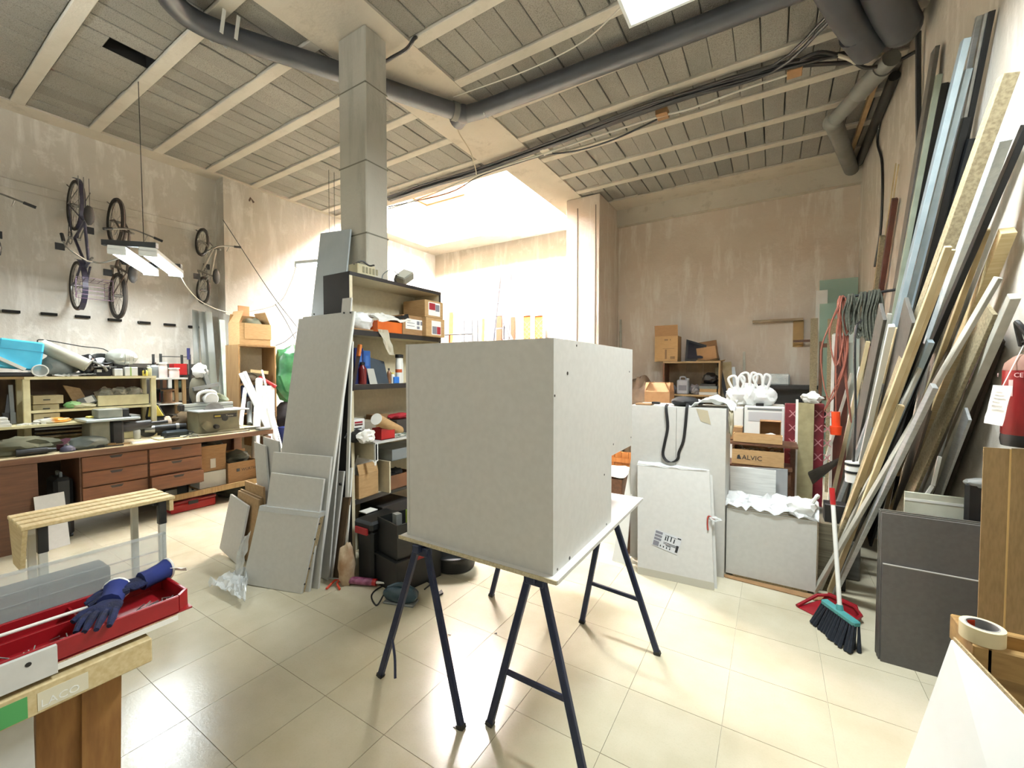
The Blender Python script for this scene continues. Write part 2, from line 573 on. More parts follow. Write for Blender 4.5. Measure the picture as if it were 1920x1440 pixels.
# lamp over the trestles
T = thing('ceiling_lamp', 'wide white fluorescent fitting hanging below the joists, brightest in the room', 'lamp')
c0 = P(1180, 48, z=4.0)
M = Matrix.Translation((c0.x + .62, c0.y - .17, 4.0))
obj('housing', MB().box((0, 0, .09), (1.24, .3, .04), M), ENAMEL, T)
for s in (-1, 1):
    obj('reflector_side', MB().box((0, s * .16, .045), (1.24, .02, .13), M), ENAMEL, T)
    obj('end_cap', MB().box((s * .61, 0, .045), (.02, .3, .13), M), ENAMEL, T)
    obj('tube', MB().cyl(M @ V((-.59, s * .07, .03)), M @ V((.59, s * .07, .03)), .014), TUBE, T, smooth=True)
for s in (-.4, .4):
    obj('hanging_wire', MB().cyl(M @ V((s, 0, .1)), M @ V((s, 0, 1.05)), .003, n=5), WHITEWIRE, T)
area(T, M @ V((0, 0, -.03)), 1.15, .26, LAMP_W * 2.2)
cable = carve([M @ V((-.62, .1, .1)), P(1090, 80, z=4.75), P(985, 133, z=4.9), P(850, 182, z=5.03)], 6)
obj('flex', MB().tube(cable, .006, 6), WHITEWIRE, T)
# pair of battens on dark cross bars by the bicycles
T = thing('batten_lamp', 'pair of lit fluorescent battens on dark bars in front of the hanging bicycles', 'lamp')
a, c_, b_ = P(195, 475, z=3.0), P(288, 480, z=3.0), P(335, 516, z=3.0)
dirv = (b_ - c_).normalized()
ang = math.atan2(dirv.y, dirv.x)
for k, q in ((.12, a * .75 + c_ * .25), (0, a * .12 + c_ * .88)):
    M = RZ(ang, q + dirv * .6)
    batten(T, M, 1.2, 2, .1, .16)
    area(T, M @ V((0, 0, -.005)), 1.1, .13, LAMP_W * .42, ang)
for k in (.05, 1.12):
    obj('cross_bar', MB().bar(a - (c_ - a) * .06 + dirv * k + V((0, 0, .13)), c_ + (c_ - a) * .05 + dirv * k + V((0, 0, .13)), .05, .06), DMETAL, T)
top = (a + c_) / 2 + dirv * .6
obj('hanging_wire', MB().cyl(P(270, 470, x=-6.3), V((P(270, 470, x=-6.3).x, P(268, 470, x=-6.3).y, HC)), .004, n=5), DMETAL, T)
fl = carve([P(336, 512, x=-6.9), P(352, 540, x=-7.1), P(378, 566, x=-7.5), P(420, 584, x=-7.9), P(455, 586, x=-8.0), P(520, 570, x=-7.6), P(545, 530, x=-7.2), P(556, 497, x=-7.0)], 6)
obj('flex', MB().tube(fl, .007, 6), WHITEWIRE, T)
# third fitting, half hidden behind the leaning panel
T = thing('ceiling_lamp', 'pale fluorescent batten on wires, half hidden behind the tall grey panel', 'lamp')
e0 = P(556, 498, x=-6.9)
M = RZ(R(15), e0 + V((.62, .18, -.04)))
batten(T, M, 1.25, 2, .1, .16)
area(T, M @ V((0, 0, -.005)), 1.1, .13, LAMP_W * .35, R(15))
for px in (618, 628):
    q = P(px, 440, x=-6.35)
    obj('hanging_wire', MB().cyl(P(px, 500, x=-6.35), V((q.x, q.y, HC)), .004, n=5), DMETAL, T)
obj('tie_wire', MB().cyl(P(557, 497, x=-6.9), P(591, 486, x=-6.6), .004, n=5), DMETAL, T)

# two battens added out of view, put in to brighten ceiling and walls
for lx, ly, lab in ((-4.6, -.9, 'added open-backed fluorescent fill fitting hanging behind the viewer on the left'), (-.9, -1.4, 'added open-backed fluorescent fill fitting hanging behind the viewer on the right')):
    T = thing('ceiling_lamp', lab, 'lamp')
    M = Matrix.Translation((lx, ly, 3.9))
    obj('housing', MB().box((0, 0, .05), (1.24, .06, .05), M), ENAMEL, T)
    for s in (-1, 1):
        obj('end_cap', MB().box((s * .61, 0, .02), (.03, .24, .06), M), ENAMEL, T)
        obj('tube', MB().cyl(M @ V((-.59, s * .09, .02)), M @ V((.59, s * .09, .02)), .014), TUBE, T, smooth=True)
        obj('hanging_wire', MB().cyl(M @ V((s * .4, 0, .07)), M @ V((s * .4, 0, 1.15)), .003, n=5), WHITEWIRE, T)
    area(T, M @ V((0, 0, -.03)), 1.15, .26, LAMP_W * .08)
    u = area(T, M @ V((0, 0, .12)), 1.15, .26, LAMP_W * 1.0)
    u.rotation_euler = (math.pi, 0, 0)
# ------------------------------------------------------------------ common materials
MELA = mat('white_melamine', (199, 198, 193), (194, 193, 188), rough=.38, scale=30)
MELA2 = mat('grey_white_melamine', (194, 194, 189), (189, 189, 184), rough=.4, scale=30)
BLUEGREY = mat('blue_grey_panel', (170, 178, 180), (164, 172, 175), rough=.4)
CHIP = mat('chipboard_edge', (178, 160, 124), (140, 122, 90), rough=.9, scale=160, detail=2)
MDF = mat('mdf', (166, 138, 100), (152, 124, 88), rough=.8, scale=40)
CREAM = mat('cream_laminate', (204, 194, 166), (196, 186, 158), rough=.5, scale=30)
BLACKED = mat('black_edge', (38, 35, 33), (30, 28, 27), rough=.5)
BLUESTEEL = mat('dark_blue_steel', (22, 33, 62), (30, 40, 66), rough=.42, metal=.3, scale=25)
CARD = mat('cardboard', (182, 148, 103), (170, 136, 92), rough=.85, scale=14, stretch=(1, 1, 6), vary=.06)
CARD2 = mat('cardboard_brown', (150, 116, 78), (138, 105, 70), rough=.85, scale=14, stretch=(1, 1, 6), vary=.08)
PINE = mat('pine', (206, 188, 144), (190, 168, 122), rough=.6, scale=5, stretch=(1, 12, 12), vary=.06)
PINE2 = mat('aged_pine', (168, 140, 96), (144, 116, 76), rough=.65, scale=5, stretch=(10, 10, 1.2), vary=.08)
WALNUT = mat('brown_wood', (96, 63, 40), (78, 50, 31), rough=.5, scale=4, stretch=(9, 1, 9), vary=.05)
BLACKP = mat('black_plastic', (24, 25, 26), (18, 19, 20), rough=.45)
GREYP = mat('grey_plastic', (120, 124, 122), (108, 112, 110), rough=.5)
WHITEP = mat('white_plastic', (226, 226, 220), (218, 218, 212), rough=.4)
REDP = mat('red_plastic', (172, 32, 34), (158, 26, 28), rough=.35)
BAGW = mat('white_bag_film', (232, 232, 228), (218, 220, 218), rough=.35, scale=9, bump=.5, bscale=14)
FILM = mat('clear_film', (228, 232, 232), rough=.1, alpha=.45, scale=8, bump=.8, bscale=12)
PAPER = mat('paper', (232, 230, 222), (224, 222, 214), rough=.8)
INK = mat('ink', (40, 42, 44), rough=.8)
INKG = mat('grey_ink', (120, 120, 128), rough=.8)
STEEL = mat('steel', (168, 170, 168), (150, 152, 150), rough=.35, metal=.85, scale=12)
ALU = mat('aluminium', (190, 194, 194), (176, 180, 182), rough=.4, metal=.6, scale=10, stretch=(1, 1, 8))

def para(br, tr, tl, t=.016, away=None):
    """board from three corners of its face; thickness goes away from the camera"""
    br, tr, tl = V(br), V(tr), V(tl)
    bl = br + tl - tr
    n = (tr - br).cross(bl - br).normalized()
    if n.dot(br - CAM) < 0: n = -n
    return MB().prism([br, tr, tl, bl], n * t).lift(0)
def cbox(T, w, d, h, M, m=None, t=.005, flaps='', name='carton', ang=1.9):
    """open-top cardboard box: four sides, floor, optional flaps 'fblr'"""
    m = m or CARD
    mb = MB().box((0, 0, t / 2), (w, d, t), M)
    mb.box((0, -d / 2 + t / 2, h / 2), (w, t, h), M).box((0, d / 2 - t / 2, h / 2), (w, t, h), M)
    mb.box((-w / 2 + t / 2, 0, h / 2), (t, d - 2 * t, h), M).box((w / 2 - t / 2, 0, h / 2), (t, d - 2 * t, h), M)
    o = obj(name, mb, m, T)
    for f in flaps:
        l = (d if f in 'fb' else w) * .45
        a = {'f': 0, 'b': math.pi, 'l': -math.pi / 2, 'r': math.pi / 2}[f]
        off = d / 2 if f in 'fb' else w / 2
        wid = w if f in 'fb' else d
        FM = M @ Matrix.Rotation(a, 4, 'Z') @ Matrix.Translation((0, -off, h)) @ Matrix.Rotation(ang, 4, 'X')
        obj('flap', MB().box((0, l / 2, 0), (wid * .98, l, t), FM), m, T)
    return o
def closed(T, w, d, h, M, m=None, tape=True, name='carton'):
    m = m or CARD
    o = obj(name, MB().box((0, 0, h / 2), (w, d, h), M), m, T, bev=.004)
    if tape: obj('tape', MB().box((0, 0, h + .0008), (w * 1.001, .05, .0016), M), mat('packing_tape', (196, 170, 124), rough=.3), o)
    return o

# ------------------------------------------------------------------ white cabinet on its board
X0, X1, Y0, Y1, Z0, Z1, NY, NZ = -1.637, -.777, 1.575, 2.725, .832, 1.838, 2.325, 1.215
T = thing('cabinet_carcass', 'large white unfinished cabinet box standing on the blue trestles', 'cabinet')
t = .018
obj('side_panel', MB().prism([(X1 - t, Y0, Z0), (X1 - t, NY, Z0), (X1 - t, NY, NZ), (X1 - t, Y1, NZ), (X1 - t, Y1, Z1), (X1 - t, Y0, Z1)], (t, 0, 0)), MELA, T)
obj('side_panel', MB().prism([(X0, Y0, Z0), (X0, NY, Z0), (X0, NY, NZ), (X0, Y1, NZ), (X0, Y1, Z1), (X0, Y0, Z1)], (t, 0, 0)), MELA, T)
obj('front_panel', MB().bx(X0 + t + .001, X1 - t, Y0 + .0015, Y0 + t, Z0, Z1), MELA, T)
obj('top_panel', MB().bx(X0 + t, X1 - t, Y0 + t, Y1, Z1 - t, Z1), MELA, T)
obj('step_panel', MB().bx(X0 + t, X1 - t, NY, Y1, NZ, NZ + t), MELA, T)
obj('riser_panel', MB().bx(X0 + t, X1 - t, NY - t, NY, Z0, NZ), MELA, T)
obj('bottom_panel', MB().bx(X0 + t, X1 - t, Y0 + t, NY - t, Z0, Z0 + t), MELA, T)
obj('back_panel', MB().bx(X0 + t, X1 - t, Y1 - .004, Y1, NZ + t, Z1 - t), MELA, T)
for px, py in ((1064, 700), (1068, 1048), (1180, 697), (1183, 820), (1150, 833), (1133, 890), (1137, 994), (1040, 742), (1081, 648), (1045, 1085)):
    c = P(px, py, x=X1)
    if c.z < Z0 + .01: c.z = Z0 + .012
    r = .008 if py in (700, 1048) else .0055
    obj('screw_hole', MB().cyl(c - V((.002, 0, 0)), c + V((.0012, 0, 0)), r, n=10), BLACKED, T)
T = thing('table_board', 'white board with raw front edge lying across the trestles under the cabinet', 'board')
obj('panel', MB().bx(-1.662, -.742, 1.548, 2.885, .814, .832), MELA, T)
obj('raw_edge', MB().bx(-1.668, -.745, 1.542, 1.548, .814, .8315), mat('pale_raw_edge', (190, 180, 152), (168, 156, 126), rough=.8, scale=90), T)

def trestle(T, xm, ya, yb, feet, z=.80, brace=True):
    """steel trestle: top bar along y, an A-frame at each end"""
    obj('top_bar', MB().bx(xm - .02, xm + .02, ya - .05, yb + .05, z - .028, z + .0135), BLUESTEEL, T, bev=.003)
    for k, (yy, (fa, fb)) in enumerate(((ya, feet[0]), (yb, feet[1]))):
        for s, ft in ((-1, fa), (1, fb)):
            a, b = V((ft[0], ft[1], 0)), V((xm + s * .026, yy, z + .005))
            obj('leg', MB().bar(a, b, .026, .034, (1, 0, 0)), BLUESTEEL, T, bev=.004)
            obj('foot_cap', MB().bar(a, a + (b - a).normalized() * .02, .03, .038, (1, 0, 0)), BLACKP, T)
        obj('hinge_plate', MB().bx(xm - .05, xm + .05, yy - .024, yy + .024, z - .05, z - .004), BLUESTEEL, T, bev=.004)
        if brace:
            f = .37
            p, q = V((fa[0], fa[1], 0)).lerp(V((xm - .026, yy, z)), f), V((fb[0], fb[1], 0)).lerp(V((xm + .026, yy, z)), f)
            obj('cross_brace', MB().bar(p, q, .014, .022, (0, 0, 1)), BLUESTEEL, T)
T = thing('trestle', 'dark blue steel trestle under the right half of the cabinet, with cross braces', 'trestle', 'trestles')
trestle(T, -.885, 1.62, 2.58, (((-1.13, 1.61), (-.64, 1.6)), ((-1.07, 2.61), (-.56, 2.55))))
T = thing('trestle', 'dark blue steel trestle under the left half of the cabinet, brace hanging loose', 'trestle', 'trestles')
trestle(T, -1.53, 1.575, 2.55, (((-1.83, 1.55), (-1.23, 1.52)), ((-1.78, 2.56), (-1.27, 2.54))), brace=False)
q0, q1 = P(733, 1185, y=1.56), P(741, 1272, y=1.50)
q1.z = max(q1.z, .012)
obj('loose_brace', MB().tube(carve([q0, (q0 + q1) / 2 + V((.012, 0, 0)), q1], 5), .007, 6), BLUESTEEL, T)

# ------------------------------------------------------------------ tall bookcase by the pillar
BX0, BX1, BY0, BY1, BH = -3.3, -2.95, 2.225, 3.335, 2.515
T = thing('bookcase', 'tall cream bookcase with dark edges standing in front of the concrete pillar', 'bookcase')
for y in (BY0, BY1 - .028):
    o = obj('side', MB().bx(BX0, BX1 - .004, y, y + .028, 0, BH), CREAM if y > 3 else BLACKED, T)
    obj('edge_band', MB().bx(BX1 - .004, BX1, y, y + .028, 0, BH), BLACKED if y > 3 else CREAM, o)
o = obj('top', MB().bx(BX0, BX1 - .004, BY0 + .028, BY1 - .028, BH - .03, BH), CREAM, T)
obj('edge_band', MB().bx(BX1 - .004, BX1 + .002, BY0, BY1, BH - .03, BH), BLACKED, o)
SH = [2.045, 1.585, .62]
for z in SH:
    o = obj('shelf', MB().bx(BX0 + .01, BX1 - .01, BY0 + .028, BY1 - .028, z - .035, z), CREAM, T)
    obj('edge_band', MB().bx(BX1 - .01, BX1 - .006, BY0 + .028, BY1 - .028, z - .045, z), BLACKED, o)
obj('back', MB().bx(BX0, BX0 + .01, BY0 + .028, BY1 - .028, .02, BH - .03), CREAM, T)
for z in (2.36, 1.9):
    obj('bracket', MB().bx(BX0 + .08, BX0 + .16, BY1 - .05, BY1 - .028, z - .05, z), BLACKED, T)

# ------------------------------------------------------------------ boards leaning by the bookcase
def board(name, label, mb, m, cat='board', edge=None, group='boards leaning by the bookcase'):
    return one(name, label, cat, mb, m, group)
board('tall_panel', 'tallest narrow blue-grey panel leaning on the concrete pillar above the other boards', para((-3.2, 2.06, 0), P(657, 430, y=2.72), P(601, 438, y=2.72)), BLUEGREY, 'panel')
wr = P(662, 584, y=2.17); wlft = P(568, 589, y=2.17); wlft.z = wr.z
W1 = board('wide_panel', 'wide tall pale panel with four holes along its top, leaning beside the bookcase', para((-3.075, 1.972, 0), wr, wlft, .019), MELA2, 'panel')
o = obj('edge_band', MB().prism([V((-3.075, 1.972, 0)), wr, wr + V((.012, .003, 0)), V((-3.063, 1.975, 0))], (0, .018, .001)), WHITEP, None)
tag(o, 'bright white edged board along the right side of the wide tall panel', 'board', 'boards leaning by the bookcase')
for px, py in ((589, 586.5), (611, 585.5), (645, 584), (657, 583.5)):
    c = P(px, py + 2.5, y=2.165)
    o = obj('hole', MB().cyl(c - V((0, .004, 0)), c + V((0, .003, 0)), .007, n=8), BLACKED, None)
    o.parent = W1
wl2 = P(560, 590, y=2.19); wl2.z = wr.z - .01
board('wide_panel', 'grey-white panel just behind the wide holed panel, showing as a strip at its left', para((-3.14, 1.998, 0), P(655, 588, y=2.197), wl2, .016), MELA2, 'panel')
board('narrow_board', 'short white board end standing up between the tall panel and the bookcase', para((-3.03, 2.05, 0), P(659, 558, y=2.205), P(642, 560, y=2.205), .012), MELA, 'board')
board('narrow_board', 'white board with one drilled hole low beside the bookcase foot', para((-3.03, 2.08, 0), P(645, 887, y=2.16), P(626, 886, y=2.16), .014), MELA, 'board')
c = P(637, 908, y=2.135); c2 = obj('hole', MB().cyl(c, c + V((0, .02, 0)), .012, n=10), BLACKED, bpy.data.objects['narrow_board.001'])
board('brown_plank', 'dark brown plank edge standing at the bookcase foot', para((-2.985, 2.11, 0), P(655, 936, y=2.17), P(643, 936, y=2.17), .02), mat('dark_plank', (92, 72, 48), (78, 60, 40), rough=.8), 'plank')
board('white_batten', 'thin white batten rising along the left side of the bookcase', para((-2.962, 2.16, 0), P(661, 640, y=2.208), P(656, 640, y=2.208), .012), WHITEP, 'batten')
board('white_batten', 'short white batten leaning at the dark bookcase bottom', para((-2.93, 2.13, 0), P(660, 878, y=2.2), P(656.5, 878, y=2.2), .012), WHITEP, 'batten')
# short panels in front
S = []
tr, tl = P(621, 857, y=2.02), P(512.5, 848, y=1.87)
board('short_panel', 'short white panel, rearmost and highest of the three stacked low panels', para(V((-2.985, 1.93, 0)), tr, tl, .02), MELA2, 'panel')
tr, tl = P(607, 899, y=1.955), P(508, 887, y=1.805)
board('short_panel', 'short white panel, middle one of the three stacked low panels', para(V((-3.0, 1.865, 0)), tr, tl, .02), MELA2, 'panel')
T = thing('flat_pack', 'plastic wrapped pack of white panels at the front of the leaning boards', 'panel pack', 'boards leaning by the bookcase')
br, tr, tl = V((-3.024, 1.818, 0)), P(598.6, 966, y=1.905), P(486, 952.5, y=1.74)
nrm = (tr - br).cross(tl - tr).normalized()
if nrm.dot(br - CAM) < 0: nrm = -nrm
for k in range(3):
    obj('panel', para(br + nrm * .022 * k, tr + nrm * .022 * k - V((0, 0, .0)), tl + nrm * .022 * k, .018), MELA2 if k == 0 else CHIP, T)
wd = (tl - tr)
obj('wrap', MB().prism([tr - nrm * .002 + (tr - br) * .03, tr - nrm * .002 - (tr - br) * .035, tl - nrm * .002 - (tr - br) * .035, tl - nrm * .002 + (tr - br) * .03], nrm * .07), FILM, T)
for k in range(5):
    c = br.lerp(tr, .12 + .19 * k) + nrm * (.012 + .012 * (k % 3))
    obj('edge_hole', MB().cyl(c, c - wd.normalized() * .003, .008, n=8), BLACKED, T)
bl = br + tl - tr
g0 = bl + V((-.02, -.03, 0))
T2 = one('film_scrap', 'crumpled clear plastic film lying at the foot of the panel pack', 'plastic film',
    MB().sheet(g0 + V((-.12, -.15, .004)), g0 + V((.42, -.14, .004)), g0 + V((.14, .02, .03)), g0 + V((-.16, .14, .005)), 18, 14, .06, 3, .001, fn=lambda u, w: .05, freq=8).clampz(.003), FILM, smooth=True)
one('film_sleeve', 'clear plastic sleeve hanging down the left side of the panel pack', 'plastic film',
    MB().sheet(bl + V((-.012, -.015, .02)), bl + V((-.2, .02, .03)), tl.lerp(bl, .45) + V((-.12, -.01, 0)), tl.lerp(bl, .3) + V((-.012, -.01, 0)), 8, 10, .02, 9, .001), FILM, smooth=True)
# left group
board('white_offcut', 'white offcut leaning behind the brown boards, upper corner stepped', para((-3.62, 2.02, 0), P(522, 828, y=2.12), P(493, 819, y=2.12), .016), MELA2, 'board')
board('white_offcut', 'lower white offcut left of the stepped one, behind the brown boards', para((-3.7, 1.98, 0), P(497, 837, y=2.08), P(476, 829, y=2.08), .016), MELA2, 'board')
board('mdf_board', 'brown fibreboard, rear one of the three brown boards by the white panels', para((-3.72, 1.93, 0), P(493, 914, y=1.985), P(459, 902, y=2.0), .018), MDF, 'board')
board('mdf_board', 'brown fibreboard, middle one of the three brown boards', para((-3.75, 1.9, 0), P(489, 934, y=1.955), P(450, 917, y=1.975), .016), MDF, 'board')
board('mdf_board', 'brown fibreboard, front one of the three brown boards', para((-3.78, 1.87, 0), P(485, 938, y=1.925), P(446, 920, y=1.95), .016), MDF, 'board')
board('white_offcut', 'small white board standing at the far left of the leaning boards', para((-3.973, 1.802, 0), P(465, 950, y=1.89), P(432, 927, y=1.93), .018), MELA, 'board')
# ------------------------------------------------------------------ bicycles hung on the left wall
RUBBER = mat('tyre_rubber', (48, 44, 40), (62, 56, 50), rough=.85)
CHROME = mat('dull_chrome', (150, 148, 142), (120, 118, 112), rough=.35, metal=.8)
SADDLE = mat('saddle_vinyl', (40, 38, 36), rough=.6)
def ring(c, R_, r, n=28, m=6, ax='y'):
    vs, fs = [], []
    for i in range(n):
        a = 2 * math.pi * i / n
        for j in range(m):
            b = 2 * math.pi * j / m
            q = R_ + r * math.cos(b)
            vs.append(V(c) + V((q * math.cos(a), r * math.sin(b), q * math.sin(a))))
    for i in range(n):
        for j in range(m):
            fs.append((i * m + j, ((i + 1) % n) * m + j, ((i + 1) % n) * m + (j + 1) % m, i * m + (j + 1) % m))
    return MB().add(vs, fs)
def bike(label, y, zc, up, r=.335, L=1.05, frame=None, tyre=.024, bar='flat', basket=False, rack=False, fender=False, steer=0.0, barw=.6, sh=.98, hh=1.02):
    """hangs by one wheel with both tyres against the wall; zc = height of the lower wheel centre"""
    T = thing('bicycle', label, 'bicycle', 'bicycles hanging on the wall')
    T['placed'] = 1
    zb, zf = V((0, 0, r)), V((L, 0, r))
    for c, nm in ((zb, 'wheel'), (zf, 'wheel')):
        w = obj(nm, ring(c, r - tyre, tyre, 30, 7), RUBBER, T, smooth=True)
        obj('rim', ring(c, r - tyre * 2 - .006, .009, 28, 5), CHROME, w, smooth=True)
        sp = MB()
        for i in range(18):
            a = 2 * math.pi * i / 18
            sp.cyl(c + V((0, .02 * (-1) ** i, 0)), c + V(((r - .05) * math.cos(a), 0, (r - .05) * math.sin(a))), .0018, n=3, cap=False)
        obj('spokes', sp, CHROME, w)
        obj('hub', MB().cyl(c - V((0, .045, 0)), c + V((0, .045, 0)), .02, n=10), CHROME, w, smooth=True)
    bb, st, hd0, hd1 = V((L * .4, 0, r * .82)), V((L * .26, 0, sh * .78)), V((L * .8, 0, hh * .72)), V((L * .765, 0, hh * .86))
    fm = MB()
    t = .017
    for a, b_ in ((bb, st), (bb, hd0), (st + (bb - st) * .08, hd1 + (hd0 - hd1) * .2), (hd0, hd1)): fm.cyl(a, b_, t, n=8)
    for s in (-1, 1):
        fm.cyl(bb + V((0, s * .03, 0)), zb + V((0, s * .06, 0)), .009, n=6).cyl(st + V((0, s * .015, -.04)), zb + V((0, s * .06, 0)), .008, n=6)
    obj('frame', fm, frame, T, smooth=True)
    fk = MB().cyl(hd0, hd0 + (hd0 - hd1).normalized() * .05, .02, n=8)
    for s in (-1, 1): fk.tube([hd0 + V((0, s * .045, -.03)), zf + V((-.02, s * .055, .15)), zf + V((0, s * .055, 0))], .013, 6)
    obj('fork', fk, frame, T, smooth=True)
    top = hd1 + (hd1 - hd0).normalized() * .12
    bw = barw / 2
    if bar == 'flat': pts = [top + V((-.03, -bw, .03)), top + V((.02, -bw * .5, .0)), top + V((.05, 0, 0)), top + V((.02, bw * .5, 0)), top + V((-.03, bw, .03))]
    else: pts = [top + V((-.22, -bw, .06)), top + V((-.06, -bw * .9, .12)), top + V((.05, -bw * .3, .06)), top + V((.05, 0, 0)), top + V((.05, bw * .3, .06)), top + V((-.06, bw * .9, .12)), top + V((-.22, bw, .06))]
    cp = carve(pts, 5)
    if steer:
        M = Matrix.Translation(top) @ Matrix.Rotation(steer, 4, (hd1 - hd0).normalized()) @ Matrix.Translation(-top)
        cp = [M @ p for p in cp]
    hb = obj('handlebar', MB().tube(cp, .012, 6).cyl(hd1, top, .014, n=8), CHROME, T, smooth=True)
    for e in (cp[:4], cp[-4:]): obj('grip', MB().tube(e, .018, 8), BLACKP, hb, smooth=True)
    for s in (1, -2): obj('brake_lever', MB().cyl(cp[5 if s > 0 else -6], cp[5 if s > 0 else -6] + V((-.08, .02, -.05)), .006, n=5), CHROME, hb)
    sp_ = st + (st - bb).normalized() * .15
    obj('seat_post', MB().cyl(st, sp_, .013, n=8), CHROME, T)
    obj('saddle', MB().blob(sp_ + V((.01, 0, .015)), (.13, .055, .032), 3, .08, 2, 2), SADDLE, T, smooth=True)
    ck = obj('crank', ring(bb + V((0, -.04, 0)), .085, .006, 20, 5).cyl(bb + V((0, -.05, 0)), bb + V((.12, -.07, -.12)), .01, n=6).cyl(bb + V((0, .05, 0)), bb + V((-.12, .07, .12)), .01, n=6).cyl(bb - V((0, .06, 0)), bb + V((0, .06, 0)), .02, n=8), CHROME, T)
    obj('pedal', MB().box(bb + V((.12, -.12, -.12)), (.09, .09, .025)), BLACKP, ck)
    obj('pedal', MB().box(bb + V((-.12, .12, .12)), (.09, .09, .025)), BLACKP, ck)
    obj('chain', MB().cyl(bb + V((0, -.045, .08)), zb + V((0, -.045, .035)), .005, n=4).cyl(bb + V((0, -.045, -.08)), zb + V((0, -.045, -.035)), .005, n=4), DMETAL, T)
    def arc(c, a0, a1, rr, w):
        return MB().ribbon([V(c) + V((rr * math.cos(R(a)), 0, rr * math.sin(R(a)))) for a in range(a0, a1 + 1, 12)], w, .003, (0, 1, 0))
    if fender:
        obj('mudguard', arc(zb, 20, 176, r + .02, .055), frame, T)
        obj('mudguard', arc(zf, 20, 176, r + .02, .055), frame, T)
    if rack:
        rk = MB()
        for s in (-1, 0, 1): rk.cyl(zb + V((-.28, s * .05, r + .07)), zb + V((.2, s * .05, r + .07)), .005, n=5)
        for s in (-1, 1): rk.cyl(zb + V((-.1, s * .06, r + .07)), zb + V((0, s * .07, 0)), .005, n=5)
        obj('rack', rk, CHROME, T)
    if basket:
        k = MB()
        c = zf + V((.12, 0, r + .2))
        for zz, q in ((0, .8), (.1, .9), (.2, 1)):
            k.tube([c + V((-.13 * q, -.17 * q, zz)), c + V((.13 * q, -.17 * q, zz)), c + V((.13 * q, .17 * q, zz)), c + V((-.13 * q, .17 * q, zz))], .004, 4, closed=True)
        for i in range(-2, 3):
            for s in (-1, 1):
                k.cyl(c + V((i * .052, s * .136, 0)), c + V((i * .065, s * .17, .2)), .003, n=4).cyl(c + V((s * .104, i * .068, 0)), c + V((s * .13, i * .085, .2)), .003, n=4)
            k.cyl(c + V((i * .052, -.136, 0)), c + V((i * .052, .136, 0)), .003, n=4)
        obj('basket', k, mat('basket_wire', (92, 70, 86), rough=.5, metal=.4), T)
    if up: B = Matrix(((0, 0, 1, XL + .004), (0, -1, 0, y), (1, 0, 0, zc), (0, 0, 0, 1)))
    else: B = Matrix(((0, 0, 1, XL + .004), (0, 1, 0, y), (-1, 0, 0, zc + L), (0, 0, 0, 1)))
    T.matrix_world = B
    hy = y
    ztop = zc + L
    # wall hook the upper wheel hangs on
    hk = MB().tube([V((XL, hy, ztop + r + .02)), V((XL + .12, hy, ztop + r - .06 + .02)), V((XL + .2, hy, ztop + r - .045)), V((XL + .22, hy, ztop + r + .0))], .007, 6)
    one('bike_hook', 'steel wall hook over the upper wheel of ' + label.split(',')[0].replace('the ', '').replace('bicycle', 'bike'), 'hook', hk, DMETAL, 'wall hooks')
    return T
OLIVE = mat('grey_green_paint', (104, 106, 96), (90, 92, 82), rough=.4, metal=.3)
NAVY = mat('navy_paint', (46, 44, 64), (38, 36, 52), rough=.4)
BROWNP = mat('brown_paint', (84, 70, 60), (70, 58, 50), rough=.45)
SILVER = mat('silver_paint', (176, 170, 158), (150, 144, 132), rough=.4, metal=.4)
def wz(px, py, r): return P(px, py, x=XL + r)
c = wz(221, 555, .33); bike('grey mountain bicycle, front wheel up, behind the lit battens', c.y, c.z, True, .335, 1.06, BROWNP, .028, 'flat', barw=.62)
c = wz(145, 536, .33); bike('navy city bicycle with basket, hung front wheel down', c.y, c.z, False, .335, 1.08, NAVY, .021, 'city', True, True, True, barw=.56)
c = wz(384, 545, .22); bike('small silver child bicycle hung beside the wall column', c.y - .03, c.z, True, .235, .80, SILVER, .023, 'flat', barw=.6, sh=.7, hh=.86, steer=R(25))
c = wz(2, 520, .33); bike('pale bicycle cut off by the left picture edge', c.y - .12, c.z, True, .335, 1.08, SILVER, .026, 'flat', barw=.62)

# ------------------------------------------------------------------ workbench
BT, BXF, BXB = .89, -5.95, -6.87
T = thing('workbench', 'long brown wooden workbench with a pale worn top along the left wall', 'workbench')
TOPM = mat('worn_bench_top', (206, 192, 156), (176, 160, 122), rough=.6, scale=5, lo=.3, hi=.7)
obj('top', MB().bx(BXB, BXF, -.4, 3.2, BT - .03, BT), TOPM, T, bev=.004)
EDGEW = mat('worn_brown_edge', (86, 55, 36), (106, 76, 52), rough=.6, scale=7, stretch=(1, .4, 3))
obj('front_rail', MB().bx(BXF - .05, BXF + .012, -.4, 3.2, BT - .068, BT - .008), EDGEW, T, bev=.004)
obj('leg_panel', MB().bx(BXF - .06, BXF, .72, .98, 0, BT - .068), WALNUT, T)
obj('leg_panel', MB().bx(BXF - .09, BXF - .01, 3.08, 3.18, 0, BT - .1), EDGEW, T)
obj('leg_panel', MB().bx(BXB, BXB + .08, 3.08, 3.18, 0, BT - .03), EDGEW, T)
obj('leg_panel', MB().bx(BXB, BXB + .08, -.3, -.2, 0, BT - .03), EDGEW, T)
obj('back_board', MB().bx(BXB - .02, BXB, -.3, 3.18, .1, BT - .03), mat('dark_board', (58, 42, 32), (48, 34, 26), rough=.8), T)
obj('low_shelf', MB().bx(BXB + .08, BXF - .01, 2.36, 3.08, .19, .215), PINE2, T)
obj('low_rail', MB().bx(BXF - .03, BXF, 2.0, 3.18, .17, .235), PINE2, T)
